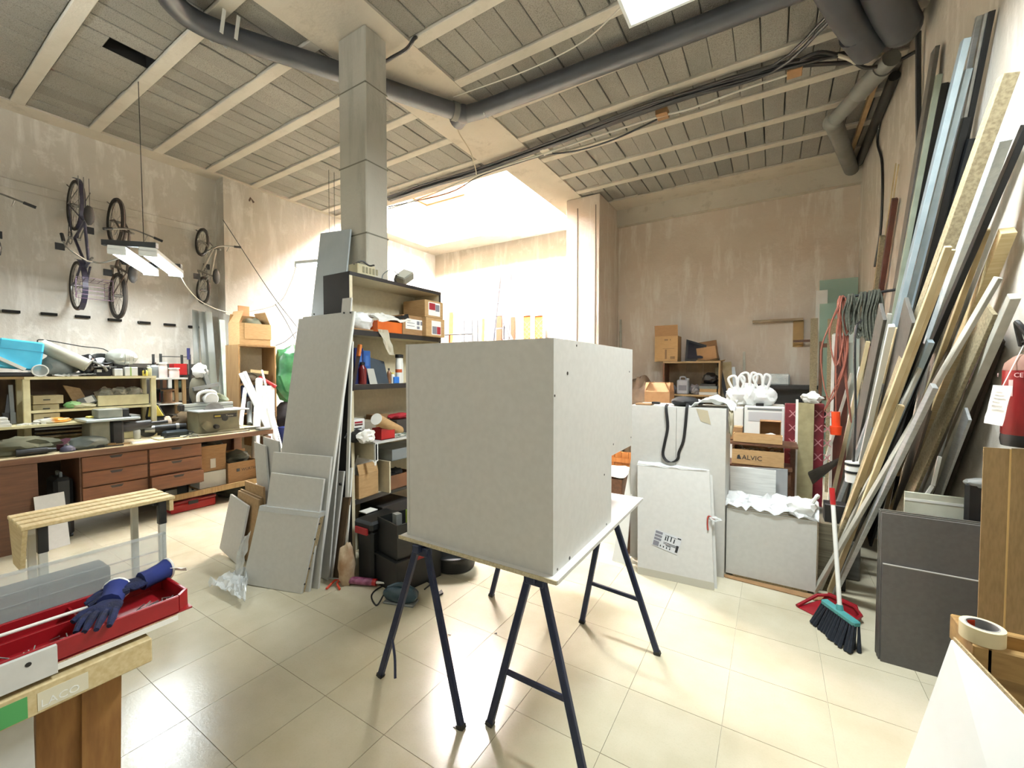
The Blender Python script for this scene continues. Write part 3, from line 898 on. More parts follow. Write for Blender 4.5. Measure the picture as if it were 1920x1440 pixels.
# drawer chest under the top
T = thing('drawer_chest', 'brown six-drawer chest built in under the workbench', 'drawer chest')
obj('carcass', MB().bx(BXB + .2, BXF - .03, 1.27, 2.345, .325, BT - .07), WALNUT, T)
for y in (1.27, 2.325): obj('foot_panel', MB().bx(BXB + .2, BXB + .5, y, y + .02, 0, .325), BLACKED, T)
CHEST = mat('chest_front', (112, 70, 41), (92, 55, 31), rough=.45, scale=3, stretch=(8, 1, 10), vary=.05)
for (ya, yb, col) in ((1.28, 1.815, 0), (1.825, 2.34, 1)):
    for i, (za, zb_) in enumerate(((.665, .82), (.505, .66), (.345, .5))):
        px = .05 if (col and i == 2) else 0.0
        dr = obj('drawer', MB().bx(BXF - .03, BXF - .008 + px, ya + .004, yb - .004, za, zb_ - .006), CHEST, T, bev=.003)
        ym = (ya + yb) / 2
        zz = zb_ - .018
        obj('finger_slot', MB().prism([(BXF - .0075 + px, ym - .055, zz), (BXF - .0075 + px, ym + .055, zz), (BXF - .0075 + px, ym + .04, zz - .026), (BXF - .0075 + px, ym - .04, zz - .026)], (.001, 0, 0)), BLACKED, dr)
# under-bench things
T = thing('suitcase', 'black upright suitcase in the dark bay under the workbench', 'suitcase')
obj('shell', MB().bx(-6.35, BXF - .1, 1.1, 1.24, 0.02, .62), BLACKP, T, bev=.03)
obj('handle', MB().tube([(-6.3, 1.17, .61), (-6.3, 1.17, .66), (-6.15, 1.17, .66), (-6.15, 1.17, .61)], .012, 6), GREYP, T)
for y in (1.12, 1.22): obj('wheel', MB().cyl((-6.1, y - .012, .02), (-6.1, y + .012, .02), .02, n=10), BLACKP, T)
T = thing('carton', 'open cardboard box with pale tape, left one under the workbench right bay', 'box', 'cartons under the workbench')
c = P(400, 880, x=-6.05)
cbox(T, .3, .27, .22, RZ(R(90), (-6.2, 2.5, .42)), CARD2, flaps='fb')
obj('label', MB().bx(-6.0605, -6.0595, 2.47, 2.53, .46, .58), PAPER, T)
T = thing('carton', 'white box under the left cardboard box in the workbench bay', 'box', 'cartons under the workbench')
closed(T, .3, .27, .2, RZ(R(90), (-6.2, 2.5, .217)), WHITEP, False)
T = thing('carton', 'open cardboard box with printed mark, right one under the workbench right bay', 'box', 'cartons under the workbench')
cbox(T, .36, .28, .27, RZ(R(90), (-6.17, 2.84, .217)), CARD2, flaps='b')
obj('print_mark', MB().bx(-6.03, -6.029, 2.76, 2.80, .36, .40), INK, T)
text('lettering', 'WÜRTH', .05, INK, T, (-6.0285, 2.82, .36), (0, 1, 0), (0, 0, 1), .0005)
one('grey_cloth', 'grey rags heaped on the right cardboard box under the workbench', 'rags', MB().blob((-6.2, 2.84, .52), (.12, .16, .09), 5, .35), mat('grey_rag', (86, 88, 78), (66, 68, 60), rough=.95), smooth=True)
one('black_bag', 'black bag on top of the left cardboard box under the workbench', 'bag', MB().blob((-6.22, 2.52, .70), (.14, .17, .1), 8, .3), BLACKP, smooth=True)
T = thing('toolbox', 'low red case lying on the floor beneath the workbench shelf', 'toolbox')
obj('case', MB().bx(-6.32, -6.0, 2.03, 2.5, 0, .1), REDP, T, bev=.012)
obj('lid', MB().bx(-6.325, -5.995, 2.025, 2.505, .1, .135), mat('dark_red_plastic', (120, 24, 26), rough=.4), T, bev=.01)
obj('latch', MB().bx(-5.996, -5.985, 2.2, 2.3, .08, .12), BLACKP, T)
one('dark_sack', 'dark green sack on the floor beneath the workbench shelf', 'sack', MB().blob((-6.2, 2.82, .085), (.17, .22, .09), 12, .25, flat=-.085), mat('sack_green', (52, 54, 42), (40, 42, 34), rough=.9), smooth=True)

# cream shelf standing on the bench
SXF, SXB, ST = -6.5, -6.85, 1.64
CREAMY = mat('old_cream_paint', (222, 214, 172), (196, 184, 138), rough=.55, scale=8, lo=.4, hi=.75)
T = thing('bench_shelf', 'cream painted wooden shelf unit standing on the back of the workbench', 'shelf unit')
obj('top_board', MB().bx(SXB, SXF, -.4, 2.08, ST - .025, ST), mat('shelf_top_wood', (150, 128, 84), (128, 106, 68), rough=.7, scale=6), T)
for y in (.99, 2.03): 
    for x in (SXF - .025, SXB + .02): obj('post', MB().bx(x - .02, x + .025, y, y + .05, BT, ST - .025), CREAMY, T, bev=.004)
obj('mid_board', MB().bx(SXB, SXF - .002, 1.04, 2.03, 1.26, 1.285), CREAMY, T)
obj('low_board', MB().bx(SXB, SXF + .22, -.4, 1.62, 1.13, 1.155), CREAMY, T)
obj('back', MB().bx(SXB - .012, SXB, .99, 2.08, BT, ST - .025), mat('shelf_back', (84, 68, 50), (66, 52, 38), rough=.8), T)
obj('top_edge', MB().bx(SXF, SXF + .012, 1.0, 2.08, ST - .03, ST - .002), CREAMY, T)
obj('back', MB().bx(SXB - .012, SXB, -.4, .99, BT, ST - .025), mat('shelf_back', (84, 68, 50)), T)
obj('post', MB().bx(SXF + .17, SXF + .2, .2, .24, BT, 1.13), CREAMY, T)
G1, G2, G3 = 'clutter on the bench shelf', 'clutter in the bench shelf', 'tools and scraps on the workbench'
def sm(name, label, cat, mb, m, group=None, smooth=False, bev=0): return one(name, label, cat, mb, m, group, bev, smooth)
def at(px, z, x): # floor-plan point on plane x under pixel column px
    return P(px, 700, x=x).y
# on the top board (z = ST)
X = -6.62
BLUE = mat('sky_blue_plastic', (78, 190, 226), (66, 176, 214), rough=.3)
T = thing('blue_box', 'bright sky blue plastic tray standing tilted on the bench shelf', 'tray', G1)
a, b_ = P(5, 668, x=X), P(66, 675, x=X)
M = Matrix.Translation(V((X, (a.y + b_.y) / 2, ST + .225))) @ Matrix.Rotation(R(-7), 4, 'X')
obj('shell', MB().box((0, 0, 0), (.14, .31, .3), M), BLUE, T, bev=.015)
obj('lid_seam', MB().box((0, 0, .05), (.143, .313, .006), M), mat('blue_seam', (58, 150, 190), rough=.4), T)
sm('black_case', 'black flat case under the bright blue tray', 'case', MB().bx(X - .12, X + .11, .72, 1.08, ST, ST + .045), BLACKP, G1, bev=.01)
sm('white_profile', 'white aluminium profile lying slanted at the left end of the bench shelf', 'profile', MB().bar(P(-10, 668, x=X + .1), P(46, 693, x=X + .09), .06, .03), WHITEP, G1)
T = thing('plastic_jar', 'clear plastic jar lying with its round mouth towards the room', 'jar', G1)
c = P(74, 688, x=X + .1)
M = Matrix.Translation((X + .02, c.y, ST + .062)) @ Matrix.Rotation(R(90), 4, 'Y')
JAR = mat('clear_jar', (214, 222, 218), rough=.1, alpha=.45)
obj('body', MB().lathe([(.055, -.1), (.06, 0), (.06, .1)], 18, M), JAR, T, smooth=True)
obj('mouth_ring', ring((0, 0, 0), .058, .006, 24, 6).add([], []), WHITEP, T, smooth=True).matrix_world = Matrix.Translation((X + .125, c.y, ST + .062)) @ Matrix.Rotation(R(90), 4, 'Z')
a, b_ = P(76, 647, x=X - .05), P(165, 686, x=X + .1)
ROLLM = mat('grey_roll', (178, 176, 160), (160, 158, 142), rough=.6)
T = thing('plastic_roll', 'thick pale grey roll slanting down across the bench shelf', 'roll', G1)
obj('roll', MB().cyl(a, b_, .068, .07, 16), ROLLM, T, smooth=True)
obj('end_disc', MB().cyl(b_, b_ + (b_ - a).normalized() * .004, .05, n=14), mat('roll_core', (206, 204, 190), rough=.7), T)
sm('grey_sheet', 'crumpled grey plastic sheet under the slanting roll', 'plastic sheet', MB().blob((X - .06, 1.28, ST + .1), (.08, .16, .13), 4, .3, flat=-.1), mat('grey_sheet', (150, 156, 152), (120, 126, 122), rough=.4), G1, True)
sm('bent_rod', 'thin black bent rod standing behind the slanting roll', 'rod', MB().tube(carve([P(66, 700, x=X - .2), P(67, 662, x=X - .2), P(70, 643, x=X - .2), P(80, 637, x=X - .2), P(150, 649, x=X - .2), P(203, 659, x=X - .2), P(204, 702, x=X - .2)], 4), .006, 5), BLACKP, G1)
sm('silver_packet', 'flat silver packet on the bench shelf edge', 'packet', MB().sheet((X + .1, at(128, 0, X), ST + .012), (X + .1, at(170, 0, X), ST + .012), (X - .06, at(170, 0, X), ST + .03), (X - .06, at(128, 0, X), ST + .03), 8, 5, .02, 2, .012), ALU, G1, True)
sm('paper_scraps', 'torn paper scraps lying between the jar and the silver packet', 'paper', MB().sheet((X + .1, at(96, 0, X), ST + .006), (X + .1, at(128, 0, X), ST + .006), (X - .06, at(126, 0, X), ST + .03), (X - .06, at(98, 0, X), ST + .02), 7, 5, .02, 6, .004), PAPER, G1)
T = thing('vacuum_head', 'black appliance with a round body and hose on the bench shelf', 'appliance', G1)
c = P(163, 672, x=X)
obj('body', MB().blob((X, c.y, ST + .13), (.09, .085, .12), 6, .12), mat('glossy_black', (30, 30, 32), rough=.2), T, smooth=True)
obj('arm', MB().tube(carve([(X + .08, c.y + .02, ST + .17), (X + .12, c.y + .1, ST + .12), (X + .1, c.y + .14, ST + .06)], 5), .014, 6), STEEL, T, smooth=True)
obj('foot', MB().bx(X - .08, X + .08, c.y - .06, c.y + .06, ST, ST + .03), BLACKP, T, bev=.008)
c = P(193, 665, x=X)
T = thing('steel_bowl', 'dark shallow bowl set on the black box on the bench shelf', 'bowl', G1)
M = Matrix.Translation((X, c.y, ST + .19)) @ Matrix.Rotation(R(35), 4, 'Y')
obj('bowl', MB().lathe([(.03, -.05), (.08, -.03), (.105, .02), (.1, .02), (.075, -.02), (.02, -.035)], 20, M), mat('dark_bowl', (70, 72, 72), rough=.3, metal=.5), T, smooth=True)
T = thing('black_radio', 'black radio-like box with a silver lid on the bench shelf', 'radio', G1)
ya, yb = at(172, 0, X), at(206, 0, X)
obj('body', MB().bx(X - .1, X + .06, ya, yb, ST, ST + .085), BLACKP, T, bev=.006)
obj('lid', MB().bx(X - .1, X + .08, ya - .02, yb + .04, ST + .1, ST + .112), GREYP, T)
obj('dial', MB().bx(X + .06, X + .063, ya + .03, ya + .07, ST + .045, ST + .075), PAPER, T)
obj('spacer', MB().bx(X - .08, X + .04, ya + .02, yb - .02, ST + .085, ST + .1), BLACKP, T)
T = thing('ribbed_bag', 'silvery ribbed film bag bulging on the bench shelf', 'bag', G1)
c = P(228, 668, x=X)
mb = MB()
BAGS = mat('silver_film', (206, 208, 200), (176, 180, 172), rough=.25, metal=.15)
mb.blob((X, c.y, ST + .22), (.1, .15, .1), 11, .14)
obj('bag', mb, BAGS, T, smooth=True)
for i in range(5): obj('rib', ring((0, 0, 0), .1 - abs(i - 2) * .01, .005, 20, 4), BAGS, T).matrix_world = Matrix.Translation((X, c.y - .07 + i * .04, ST + .22)) 
obj('perch', MB().bx(X - .06, X + .04, c.y - .09, c.y + .06, ST, ST + .15), BLACKP, T, bev=.01)
for px0, px1, h, lab, gs in ((214, 230, .085, 'small white box beside the ribbed film bag', 0), (234, 258, .105, 'white box with a green stripe on the bench shelf', 1)):
    T = thing('white_box', lab, 'box', G1)
    ya, yb = at(px0, 0, X + .1), at(px1, 0, X + .1)
    obj('box', MB().bx(X + .03, X + .11, ya, yb, ST, ST + h), WHITEP, T, bev=.004)
    if gs: obj('stripe', MB().bx(X + .11, X + .1105, ya + .045, ya + .06, ST, ST + h), mat('green_print', (150, 180, 110), rough=.7), T)
    obj('lid_line', MB().bx(X + .11, X + .1105, ya, yb, ST + h * .8, ST + h * .81), GREYP, T)
def bottle(name, label, cat, c, r, h, m, capm, neck=.35, group=None, prof=None):
    T = thing(name, label, cat, group)
    M = Matrix.Translation(V(c))
    obj('body', MB().lathe(prof or [(r * .92, 0), (r, .01), (r, h * .68), (r * .9, h * .74), (r * neck, h * .84), (r * neck, h * .88)], 14, M), m, T, smooth=True)
    obj('cap', MB().lathe([(r * neck * 1.25, h * .88), (r * neck * 1.25, h * .99), (r * neck * 1.1, h)], 12, M), capm, T, smooth=True)
    return T
YEL = mat('yellow_plastic', (222, 204, 96), (206, 186, 78), rough=.4)
sm('black_mug', 'black mug with a looped handle beside the white striped box', 'mug', MB().cyl((X + .05, at(264, 0, X), ST), (X + .05, at(264, 0, X), ST + .1), .045, .05, 14).tube([(X + .09, at(264, 0, X), ST + .08), (X + .14, at(264, 0, X), ST + .075), (X + .14, at(264, 0, X), ST + .035), (X + .09, at(264, 0, X), ST + .03)], .008, 6), BLACKP, G1, True)
bottle('yellow_bottle', 'small yellow bottle at the right end of the bench shelf', 'bottle', (X + .1, at(272, 0, X + .1), ST), .026, .085, YEL, BLACKP, group=G1)
bottle('pale_bottle', 'pale green bottle next to the small yellow bottle', 'bottle', (X + .05, at(279, 0, X + .05) , ST), .03, .13, mat('pale_green_plastic', (186, 190, 150), rough=.4), WHITEP, group=G1)
RACKY = 2.12
# wall side shelf carrying bottles, to the right of the cream shelf
T = thing('side_shelf', 'white board shelf end sticking out right of the cream shelf', 'shelf')
obj('board', MB().bx(-6.95, -6.6, 2.09, 2.45, ST - .05, ST - .03), WHITEP, T)
obj('strut', MB().bx(-6.9, -6.87, 2.4, 2.44, BT, ST - .05), PINE2, T)
obj('strut', MB().bx(-6.66, -6.63, 2.4, 2.44, BT, ST - .05), PINE2, T)
obj('low_board', MB().bx(-6.95, -6.64, 2.12, 2.44, 1.26, 1.275), WHITEP, T)
bottle('white_can', 'tall white can with a pale cap on the white board shelf', 'can', (-6.7, 2.22, ST - .03), .045, .2, mat('pinkish_white', (214, 200, 196), rough=.5), WHITEP, .8, G1)
bottle('grey_jar', 'grey stubby jar with a black pump on the white board shelf', 'jar', (-6.8, 2.16, ST - .03), .06, .2, GREYP, BLACKP, .3, G1)
bottle('white_tub', 'squat white tub in front on the white board shelf', 'tub', (-6.68, 2.33, ST - .03), .055, .13, mat('pinkish_white', (214, 200, 196)), PAPER, .9, G1)
sm('coil_spool', 'brown spool of wire standing under the white board shelf', 'spool', MB().lathe([(.07, 0), (.07, .015), (.045, .02), (.045, .16), (.07, .165), (.07, .18)], 16, Matrix.Translation((-6.75, 2.28, 1.275))), mat('brown_spool', (132, 98, 66), (112, 82, 54), rough=.6), G1, True)
# contents of the cream shelf
T = thing('parts_tray', 'cream open tray heaped with small bags in the bench shelf', 'tray', G2)
cbox(T, .46, .26, .13, RZ(R(90), (-6.68, 1.79, 1.285)), CREAMY, t=.01, name='tray')
for k, (dy, s) in enumerate(((-.14, 1), (-.02, 1.1), (.12, .95))):
    sm('parts_bag', ('left', 'middle', 'right')[k] + ' one of three clear bags of hardware in the cream tray', 'bag', MB().blob((-6.66, 1.79 + dy, 1.43), (.08, .085 * s, .075), 20 + k, .35), mat('hardware_bag', (168, 164, 146), (128, 124, 108), rough=.3, scale=14), G2, True)
T = thing('drawer_stack', 'stack of cream small drawers at the left in the bench shelf', 'drawers', G2)
for i in range(3):
    z = 1.16 + i * .095
    d_ = obj('small_drawer', MB().bx(-6.8, -6.52 - .02 * (i % 2), 1.06, 1.25 + .03 * (i == 2), z, z + .09), mat('aged_cream', (186, 176, 140), (160, 148, 112), rough=.6), T, bev=.004)
    obj('pull', MB().bx(-6.52 - .02 * (i % 2), -6.51 - .02 * (i % 2), 1.13, 1.18, z + .04, z + .05), DMETAL, d_)
sm('brown_board', 'brown board piece leaning inside the bench shelf', 'board', para((-6.62, 1.52, 1.285), P(150, 728, x=-6.7), P(118, 722, x=-6.7), .012), MDF, G2)
T = thing('meter', 'dark meter with a white label lying in the bench shelf', 'meter', G2)
M = Matrix.Translation((-6.6, 1.5, 1.31)) @ Matrix.Rotation(R(20), 4, 'X') @ Matrix.Rotation(R(-25), 4, 'Y')
obj('body', MB().box((0, 0, .05), (.08, .15, .09), M), GREYP, T, bev=.006)
obj('label', MB().box((.041, .02, .05), (.001, .07, .07), M), PAPER, T)
sm('green_packet', 'crumpled light green packet inside the bench shelf', 'packet', MB().blob((-6.56, 1.36, 1.325), (.05, .07, .04), 31, .35), mat('light_green', (168, 204, 142), (120, 184, 120), rough=.5), G2, True)
sm('cream_papers', 'loose cream papers and rags inside the bench shelf', 'papers', MB().blob((-6.57, 1.42, 1.29 + .02), (.06, .13, .03), 33, .5), mat('cream_paper', (214, 210, 180), (188, 184, 150), rough=.8), G2, True)
LB = 1.155
T = thing('book_stack', 'stack of white boxes at the left on the lower cream board', 'box stack', G2)
for i in range(3): obj('slab', MB().bx(-6.5, -6.3 - .01 * i, .55, .88 - .01 * i, LB + i * .03, LB + .029 + i * .03), WHITEP, T, bev=.003)
sm('orange_bag', 'white and orange snack bag on the lower cream board', 'bag', MB().blob((-6.4, 1.18, LB + .025), (.07, .13, .03), 41, .3, flat=-.025), mat('orange_white', (226, 160, 70), (238, 236, 226), rough=.4, scale=4, lo=.45, hi=.55), G2, True)
T = thing('yellow_case', 'small yellow case on the lower cream board', 'case', G2)
obj('case', MB().bx(-6.38, -6.3, 1.42, 1.55, LB, LB + .03), YEL, T, bev=.005)
obj('lid', MB().bx(-6.385, -6.295, 1.415, 1.555, LB + .03, LB + .05), mat('bright_yellow', (236, 220, 110), rough=.4), T, bev=.004)
for i in range(4):
    sm('loose_lath', ('first', 'second', 'third', 'fourth')[i] + ' white slat from the left lying across the lower cream board', 'lath', MB().bar((-6.34, .93 + i * .055, LB + .008), (-6.46, 1.0 + i * .055, LB + .008), .03, .012), WHITEP, G2)
T = thing('profile_bundle', 'bundle of thin metal profiles stored low in the bench shelf', 'profiles', G2)
for i in range(7): obj('profile', MB().bar((-6.62 + (i % 3) * .03, 1.08, 1.0 + (i // 3) * .04), (-6.6 + (i % 3) * .03, 1.95, .99 + (i // 3) * .04), .018, .018), (ALU, STEEL, CHIP)[i % 3], T)
T = thing('cream_tray', 'low cream tray on the workbench under the bench shelf', 'tray', G2)
cbox(T, .95, .2, .08, RZ(R(90), (-6.6, 1.55, BT)), CREAMY, t=.01, name='tray')

# tools standing in the dark left bay of the shelf
for i, (y, dx, h, m, lab) in enumerate(((.70, .0, .42, DMETAL, 'dark file standing leftmost in the bench shelf left bay'), (.76, .05, .36, PINE2, 'wooden handled chisel standing in the bench shelf left bay'), (.82, -.04, .44, STEEL, 'steel ruler standing in the bench shelf left bay'), (.88, .04, .3, BLACKP, 'black pointed tool standing in the bench shelf left bay'), (.93, .0, .4, GREYP, 'grey rod standing rightmost in the bench shelf left bay'))):
    sm('bay_tool', lab, 'tool', MB().bar((SXF - .1, y, LB + .004), (SXF - .16, y + dx, LB + h), .03, .022, (1, 0, 0)).bar((SXF - .09, y, LB + .004), (SXF - .1, y, LB + .12), .036, .03, (1, 0, 0)), m, 'tools in the left bay')
# things lying on the bench top
def B(px, py): return P(px, py, z=BT)
KH = mat('khaki_cloth', (98, 98, 78), (76, 76, 60), rough=.95)
sm('khaki_heap', 'khaki cloth heap on the left of the workbench', 'cloth', MB().blob((-6.2, .93, BT + .07), (.16, .24, .1), 51, .3, flat=-.07), KH, G3, True)
sm('maroon_cloth', 'dark maroon cloth lying on the workbench behind the grey cover', 'cloth', MB().blob((-6.22, 1.27, BT + .045), (.12, .2, .06), 52, .3, flat=-.045), mat('maroon_cloth', (84, 34, 46), (62, 26, 36), rough=.95), G3, True)
sm('grey_cover', 'soft grey machine cover slumped on the workbench front', 'cover', MB().blob((-6.1, 1.36, BT + .055), (.12, .16, .075), 53, .22, flat=-.055), mat('grey_cover', (108, 114, 108), (84, 92, 88), rough=.45), G3, True)
T = thing('belt_sander', 'grey bench planer with a pale flat table plate', 'machine', G3)
obj('cabinet', MB().bx(-6.42, -6.12, 1.39, 1.55, BT, BT + .27), mat('machine_grey', (138, 136, 116), (118, 116, 98), rough=.5), T, bev=.01)
obj('table_plate', MB().bx(-6.45, -6.02, 1.34, 1.78, BT + .27, BT + .295), mat('plate_alu', (196, 206, 204), rough=.3, metal=.3), T, bev=.004)
obj('motor', MB().cyl((-6.2, 1.55, BT + .17), (-6.2, 1.92, BT + .19), .06, .05, 16), BLACKP, T, smooth=True)
obj('gear_cover', MB().bx(-6.28, -6.1, 1.55, 1.66, BT, BT + .26), BLACKP, T, bev=.02)
obj('grip', MB().cyl((-6.2, 1.92, BT + .19), (-6.18, 2.08, BT + .2), .025, .02, 12), BLACKP, T, smooth=True)
obj('fence', MB().bx(-6.4, -6.1, 1.72, 1.8, BT + .295, BT + .31), STEEL, T)
T = thing('stone_block', 'grey stone-like block with a black end on the planer plate', 'block', G3)
obj('block', MB().bx(-6.36, -6.14, 1.46, 1.66, BT + .296, BT + .39), mat('stone_grey', (142, 144, 132), (118, 120, 110), rough=.7), T, bev=.006)
obj('end_cap', MB().bx(-6.35, -6.15, 1.66, 1.72, BT + .297, BT + .385), BLACKP, T, bev=.004)
T = thing('power_drill', 'black cordless drill lying at the front left of the workbench', 'drill', G3)
obj('body', MB().cyl((-6.03, .86, BT + .035), (-6.02, 1.06, BT + .035), .034, .03, 14), BLACKP, T, smooth=True)
obj('chuck', MB().cyl((-6.02, 1.06, BT + .035), (-6.02, 1.12, BT + .035), .024, .014, 12), DMETAL, T, smooth=True)
obj('handle', MB().bar((-6.03, .9, BT + .03), (-6.16, .86, BT + .03), .045, .04), BLACKP, T, bev=.008)
T = thing('sanding_disc', 'dark round sanding disc tool on the workbench front edge', 'tool', G3)
obj('disc', MB().lathe([(.055, 0), (.06, .01), (.05, .04), (.02, .06)], 18, Matrix.Translation((-6.02, 1.2, BT))), mat('disc_dark', (62, 60, 78), rough=.6), T, smooth=True)
obj('spindle', MB().cyl((-6.02, 1.2, BT + .06), (-6.02, 1.2, BT + .08), .012, n=8), STEEL, T)
sm('white_sheet', 'white paper sheet lying on the middle of the workbench', 'paper', MB().sheet((-6.0, 1.7, BT + .002), (-6.0, 1.9, BT + .002), (-6.2, 1.93, BT + .004), (-6.2, 1.74, BT + .004), 5, 5, .004, 1, .002), PAPER, G3)
sm('board_scrap', 'pale flat board scrap lying on the workbench before the saw', 'board', MB().bx(-6.3, -6.05, 1.95, 2.3, BT, BT + .012), mat('pale_ply', (222, 214, 178), (206, 196, 158), rough=.6), G3)
def plier(label, p, a, L=.16):
    T = thing('pliers', label, 'pliers', G3)
    M = RZ(a, V(p))
    obj('jaws', MB().prism([M @ V(q) for q in ((0, -.012, 0), (L * .4, -.004, 0), (L * .4, .004, 0), (0, .012, 0))], (0, 0, .012)), DMETAL, T)
    for s in (-1, 1): obj('handle', MB().tube([M @ V((0, s * .006, .008)), M @ V((-L * .3, s * .022, .008)), M @ V((-L * .6, s * .018, .008))], .008, 6), BLACKP, T, smooth=True)
for i, (x, y, a, l, m, lab) in enumerate(((-6.0, 1.52, 80, .2, DMETAL, 'dark screwdriver blade lying before the grey planer'), (-6.08, 1.62, 60, .16, PINE2, 'wooden handled tool lying before the grey planer'), (-6.02, 2.38, 95, .22, STEEL, 'steel rule lying left of the table saw foot'), (-6.3, 2.12, 20, .15, BLACKP, 'black hex key holder lying behind the pliers'), (-6.05, .62, 85, .24, GREYP, 'grey file lying at the far left of the workbench'))):
    M = RZ(R(a), (x, y, BT))
    sm('bench_tool', lab, 'tool', MB().box((0, 0, .008), (l, .014, .01), M).box((-l * .45, 0, .012), (l * .4, .026, .024), M), m, G3)
T = thing('glue_bottle', 'white glue bottle standing before the cream shelf post', 'bottle', G3)
GM = Matrix.Translation((-6.42, 1.86, BT))
obj('body', MB().lathe([(.03, 0), (.034, .01), (.034, .1), (.015, .13), (.006, .17)], 14, GM), WHITEP, T, smooth=True)
obj('cap', MB().lathe([(.009, .17), (.007, .19)], 10, GM), REDP, T)
plier('black pliers on the pale board, nearer the workbench edge', (-6.1, 2.07, BT + .013), R(-80))
plier('black pliers on the pale board, behind the other pair', (-6.22, 2.16, BT + .013), R(-75))
T = thing('angle_grinder', 'black and silver angle grinder left of the table saw', 'grinder', G3)
obj('body', MB().cyl((-6.4, 2.02, BT + .1), (-6.33, 2.32, BT + .11), .05, .042, 16), BLACKP, T, smooth=True)
obj('gear_head', MB().cyl((-6.4, 2.02, BT + .1), (-6.42, 1.93, BT + .1), .052, .04, 14), STEEL, T, smooth=True)
obj('disc', MB().cyl((-6.42, 1.96, BT + .11), (-6.4, 1.96, BT + .11), .1, n=24), DMETAL, T, smooth=True)
obj('band', MB().cyl((-6.352, 2.22, BT + .108), (-6.345, 2.25, BT + .108), .047, n=14), STEEL, T)
T = thing('planer', 'dark blue-black hand tool with its lead beside the grinder', 'tool', G3)
obj('body', MB().bx(-6.3, -6.18, 2.05, 2.3, BT, BT + .08), mat('dark_teal', (34, 46, 52), rough=.4), T, bev=.02)
obj('lead', MB().tube(carve([(-6.2, 2.28, BT + .06), (-6.1, 2.31, BT + .05), (-6.05, 2.2, BT + .012), (-6.12, 2.12, BT + .012)], 6), .006, 6), BLACKP, T, smooth=True)
T = thing('yellow_mask', 'yellow triangular tape measure behind the grinder', 'tape measure', G3)
c = P(292, 768, x=-6.55)
obj('case', MB().prism([(-6.55, c.y - .08, c.z - .09), (-6.55, c.y + .09, c.z - .09), (-6.55, c.y + .02, c.z + .06), (-6.55, c.y - .06, c.z + .05)], (-.05, 0, 0)), YEL, T, bev=.012)
obj('rubber_rim', MB().prism([(-6.56, c.y - .1, c.z - .105), (-6.56, c.y + .11, c.z - .105), (-6.56, c.y + .03, c.z + .08), (-6.56, c.y - .07, c.z + .07)], (-.03, 0, 0)), BLACKP, T, bev=.012)
obj('stand', MB().bx(-6.62, -6.54, c.y - .08, c.y + .08, BT, c.z - .1), DMETAL, T)
# table saw
T = thing('table_saw', 'grey bench table saw with an aluminium fence on the workbench', 'table saw', G3)
SG = mat('saw_grey', (128, 124, 100), (112, 108, 86), rough=.5)
YS0, YS1 = 2.36, 2.82
obj('body', MB().prism([(-6.08, YS0, BT + .02), (-6.08, YS1 + .02, BT + .02), (-6.1, YS1, BT + .285), (-6.1, YS0, BT + .285)], (-.32, 0, 0)), SG, T, bev=.008)
obj('table', MB().bx(-6.5, -6.04, YS0 - .02, YS1 + .12, BT + .285, BT + .305), ALU, T, bev=.006)
obj('fence', MB().bx(-6.4, -6.35, YS0 - .05, YS1 + .06, BT + .306, BT + .385), mat('fence_alu', (206, 210, 200), (190, 196, 188), rough=.35, metal=.3), T, bev=.003)
obj('fence_groove', MB().bx(-6.3499, -6.3485, YS0 - .05, YS1 + .06, BT + .342, BT + .348), DMETAL, T)
obj('fence_end', MB().bx(-6.42, -6.33, YS0 - .1, YS0 - .05, BT + .3, BT + .38), BLACKP, T, bev=.008)
bl_ = [(-6.24, 2.6 + .12 * math.cos(R(a)), BT + .29 + .1 * math.sin(R(a))) for a in range(0, 181, 15)]
obj('blade', MB().prism(bl_, (-.004, 0, 0)), STEEL, T)
obj('foot_plate', MB().bx(-6.44, -5.99, YS0 - .05, YS1 + .1, BT, BT + .02), SG, T, bev=.006)
obj('scale_plate', MB().bx(-6.0895, -6.086, YS0 + .17, YS0 + .44, BT + .2, BT + .25), BLACKP, T)
text('lettering', 'Tecno', .035, mat('pale_print', (214, 210, 190), rough=.6), T, (-6.0855, YS0 + .31, BT + .213), (0, 1, 0), (0, 0, 1), .0004)
obj('yellow_print', MB().bx(-6.086, -6.0852, YS0 + .18, YS0 + .25, BT + .215, BT + .235), YEL, T)
hw = obj('tilt_wheel', MB().cyl((-6.08, YS0 + .08, BT + .12), (-6.04, YS0 + .08, BT + .12), .055, n=18), SG, T, smooth=True)
obj('knob', MB().cyl((-6.04, YS0 + .17, BT + .1), (-5.99, YS0 + .17, BT + .1), .03, .026, 12), BLACKP, T, smooth=True)
obj('tilt_slot', MB().cyl((-6.0895, YS0 + .3, BT + .19), (-6.082, YS0 + .3, BT + .19), .035, n=16), DMETAL, T)
sm('push_plate', 'grey slotted push plate lying before the table saw', 'plate', MB().prism([(-6.0, 2.47, BT), (-6.0, 2.93, BT), (-6.0, 2.84, BT + .045), (-6.0, 2.56, BT + .045)], (-.012, 0, 0)), SG, G3)
T = thing('circular_saw', 'white circular saw resting on top of the table saw fence', 'circular saw', G3)
c = V((-6.42, 2.58, BT + .305))
obj('guard', MB().cyl(c + V((.02, .04, .13)), c + V((.08, .04, .13)), .085, n=22), WHITEP, T, bev=.01, smooth=True)
obj('handle', MB().tube(carve([c + V((.03, -.1, .1)), c + V((.03, -.09, .2)), c + V((.03, 0, .235)), c + V((.03, .09, .22)), c + V((.03, .1, .16))], 5), .022, 8), WHITEP, T, smooth=True)
obj('motor', MB().cyl(c + V((-.08, .03, .13)), c + V((.02, .03, .13)), .045, n=14), GREYP, T, smooth=True)
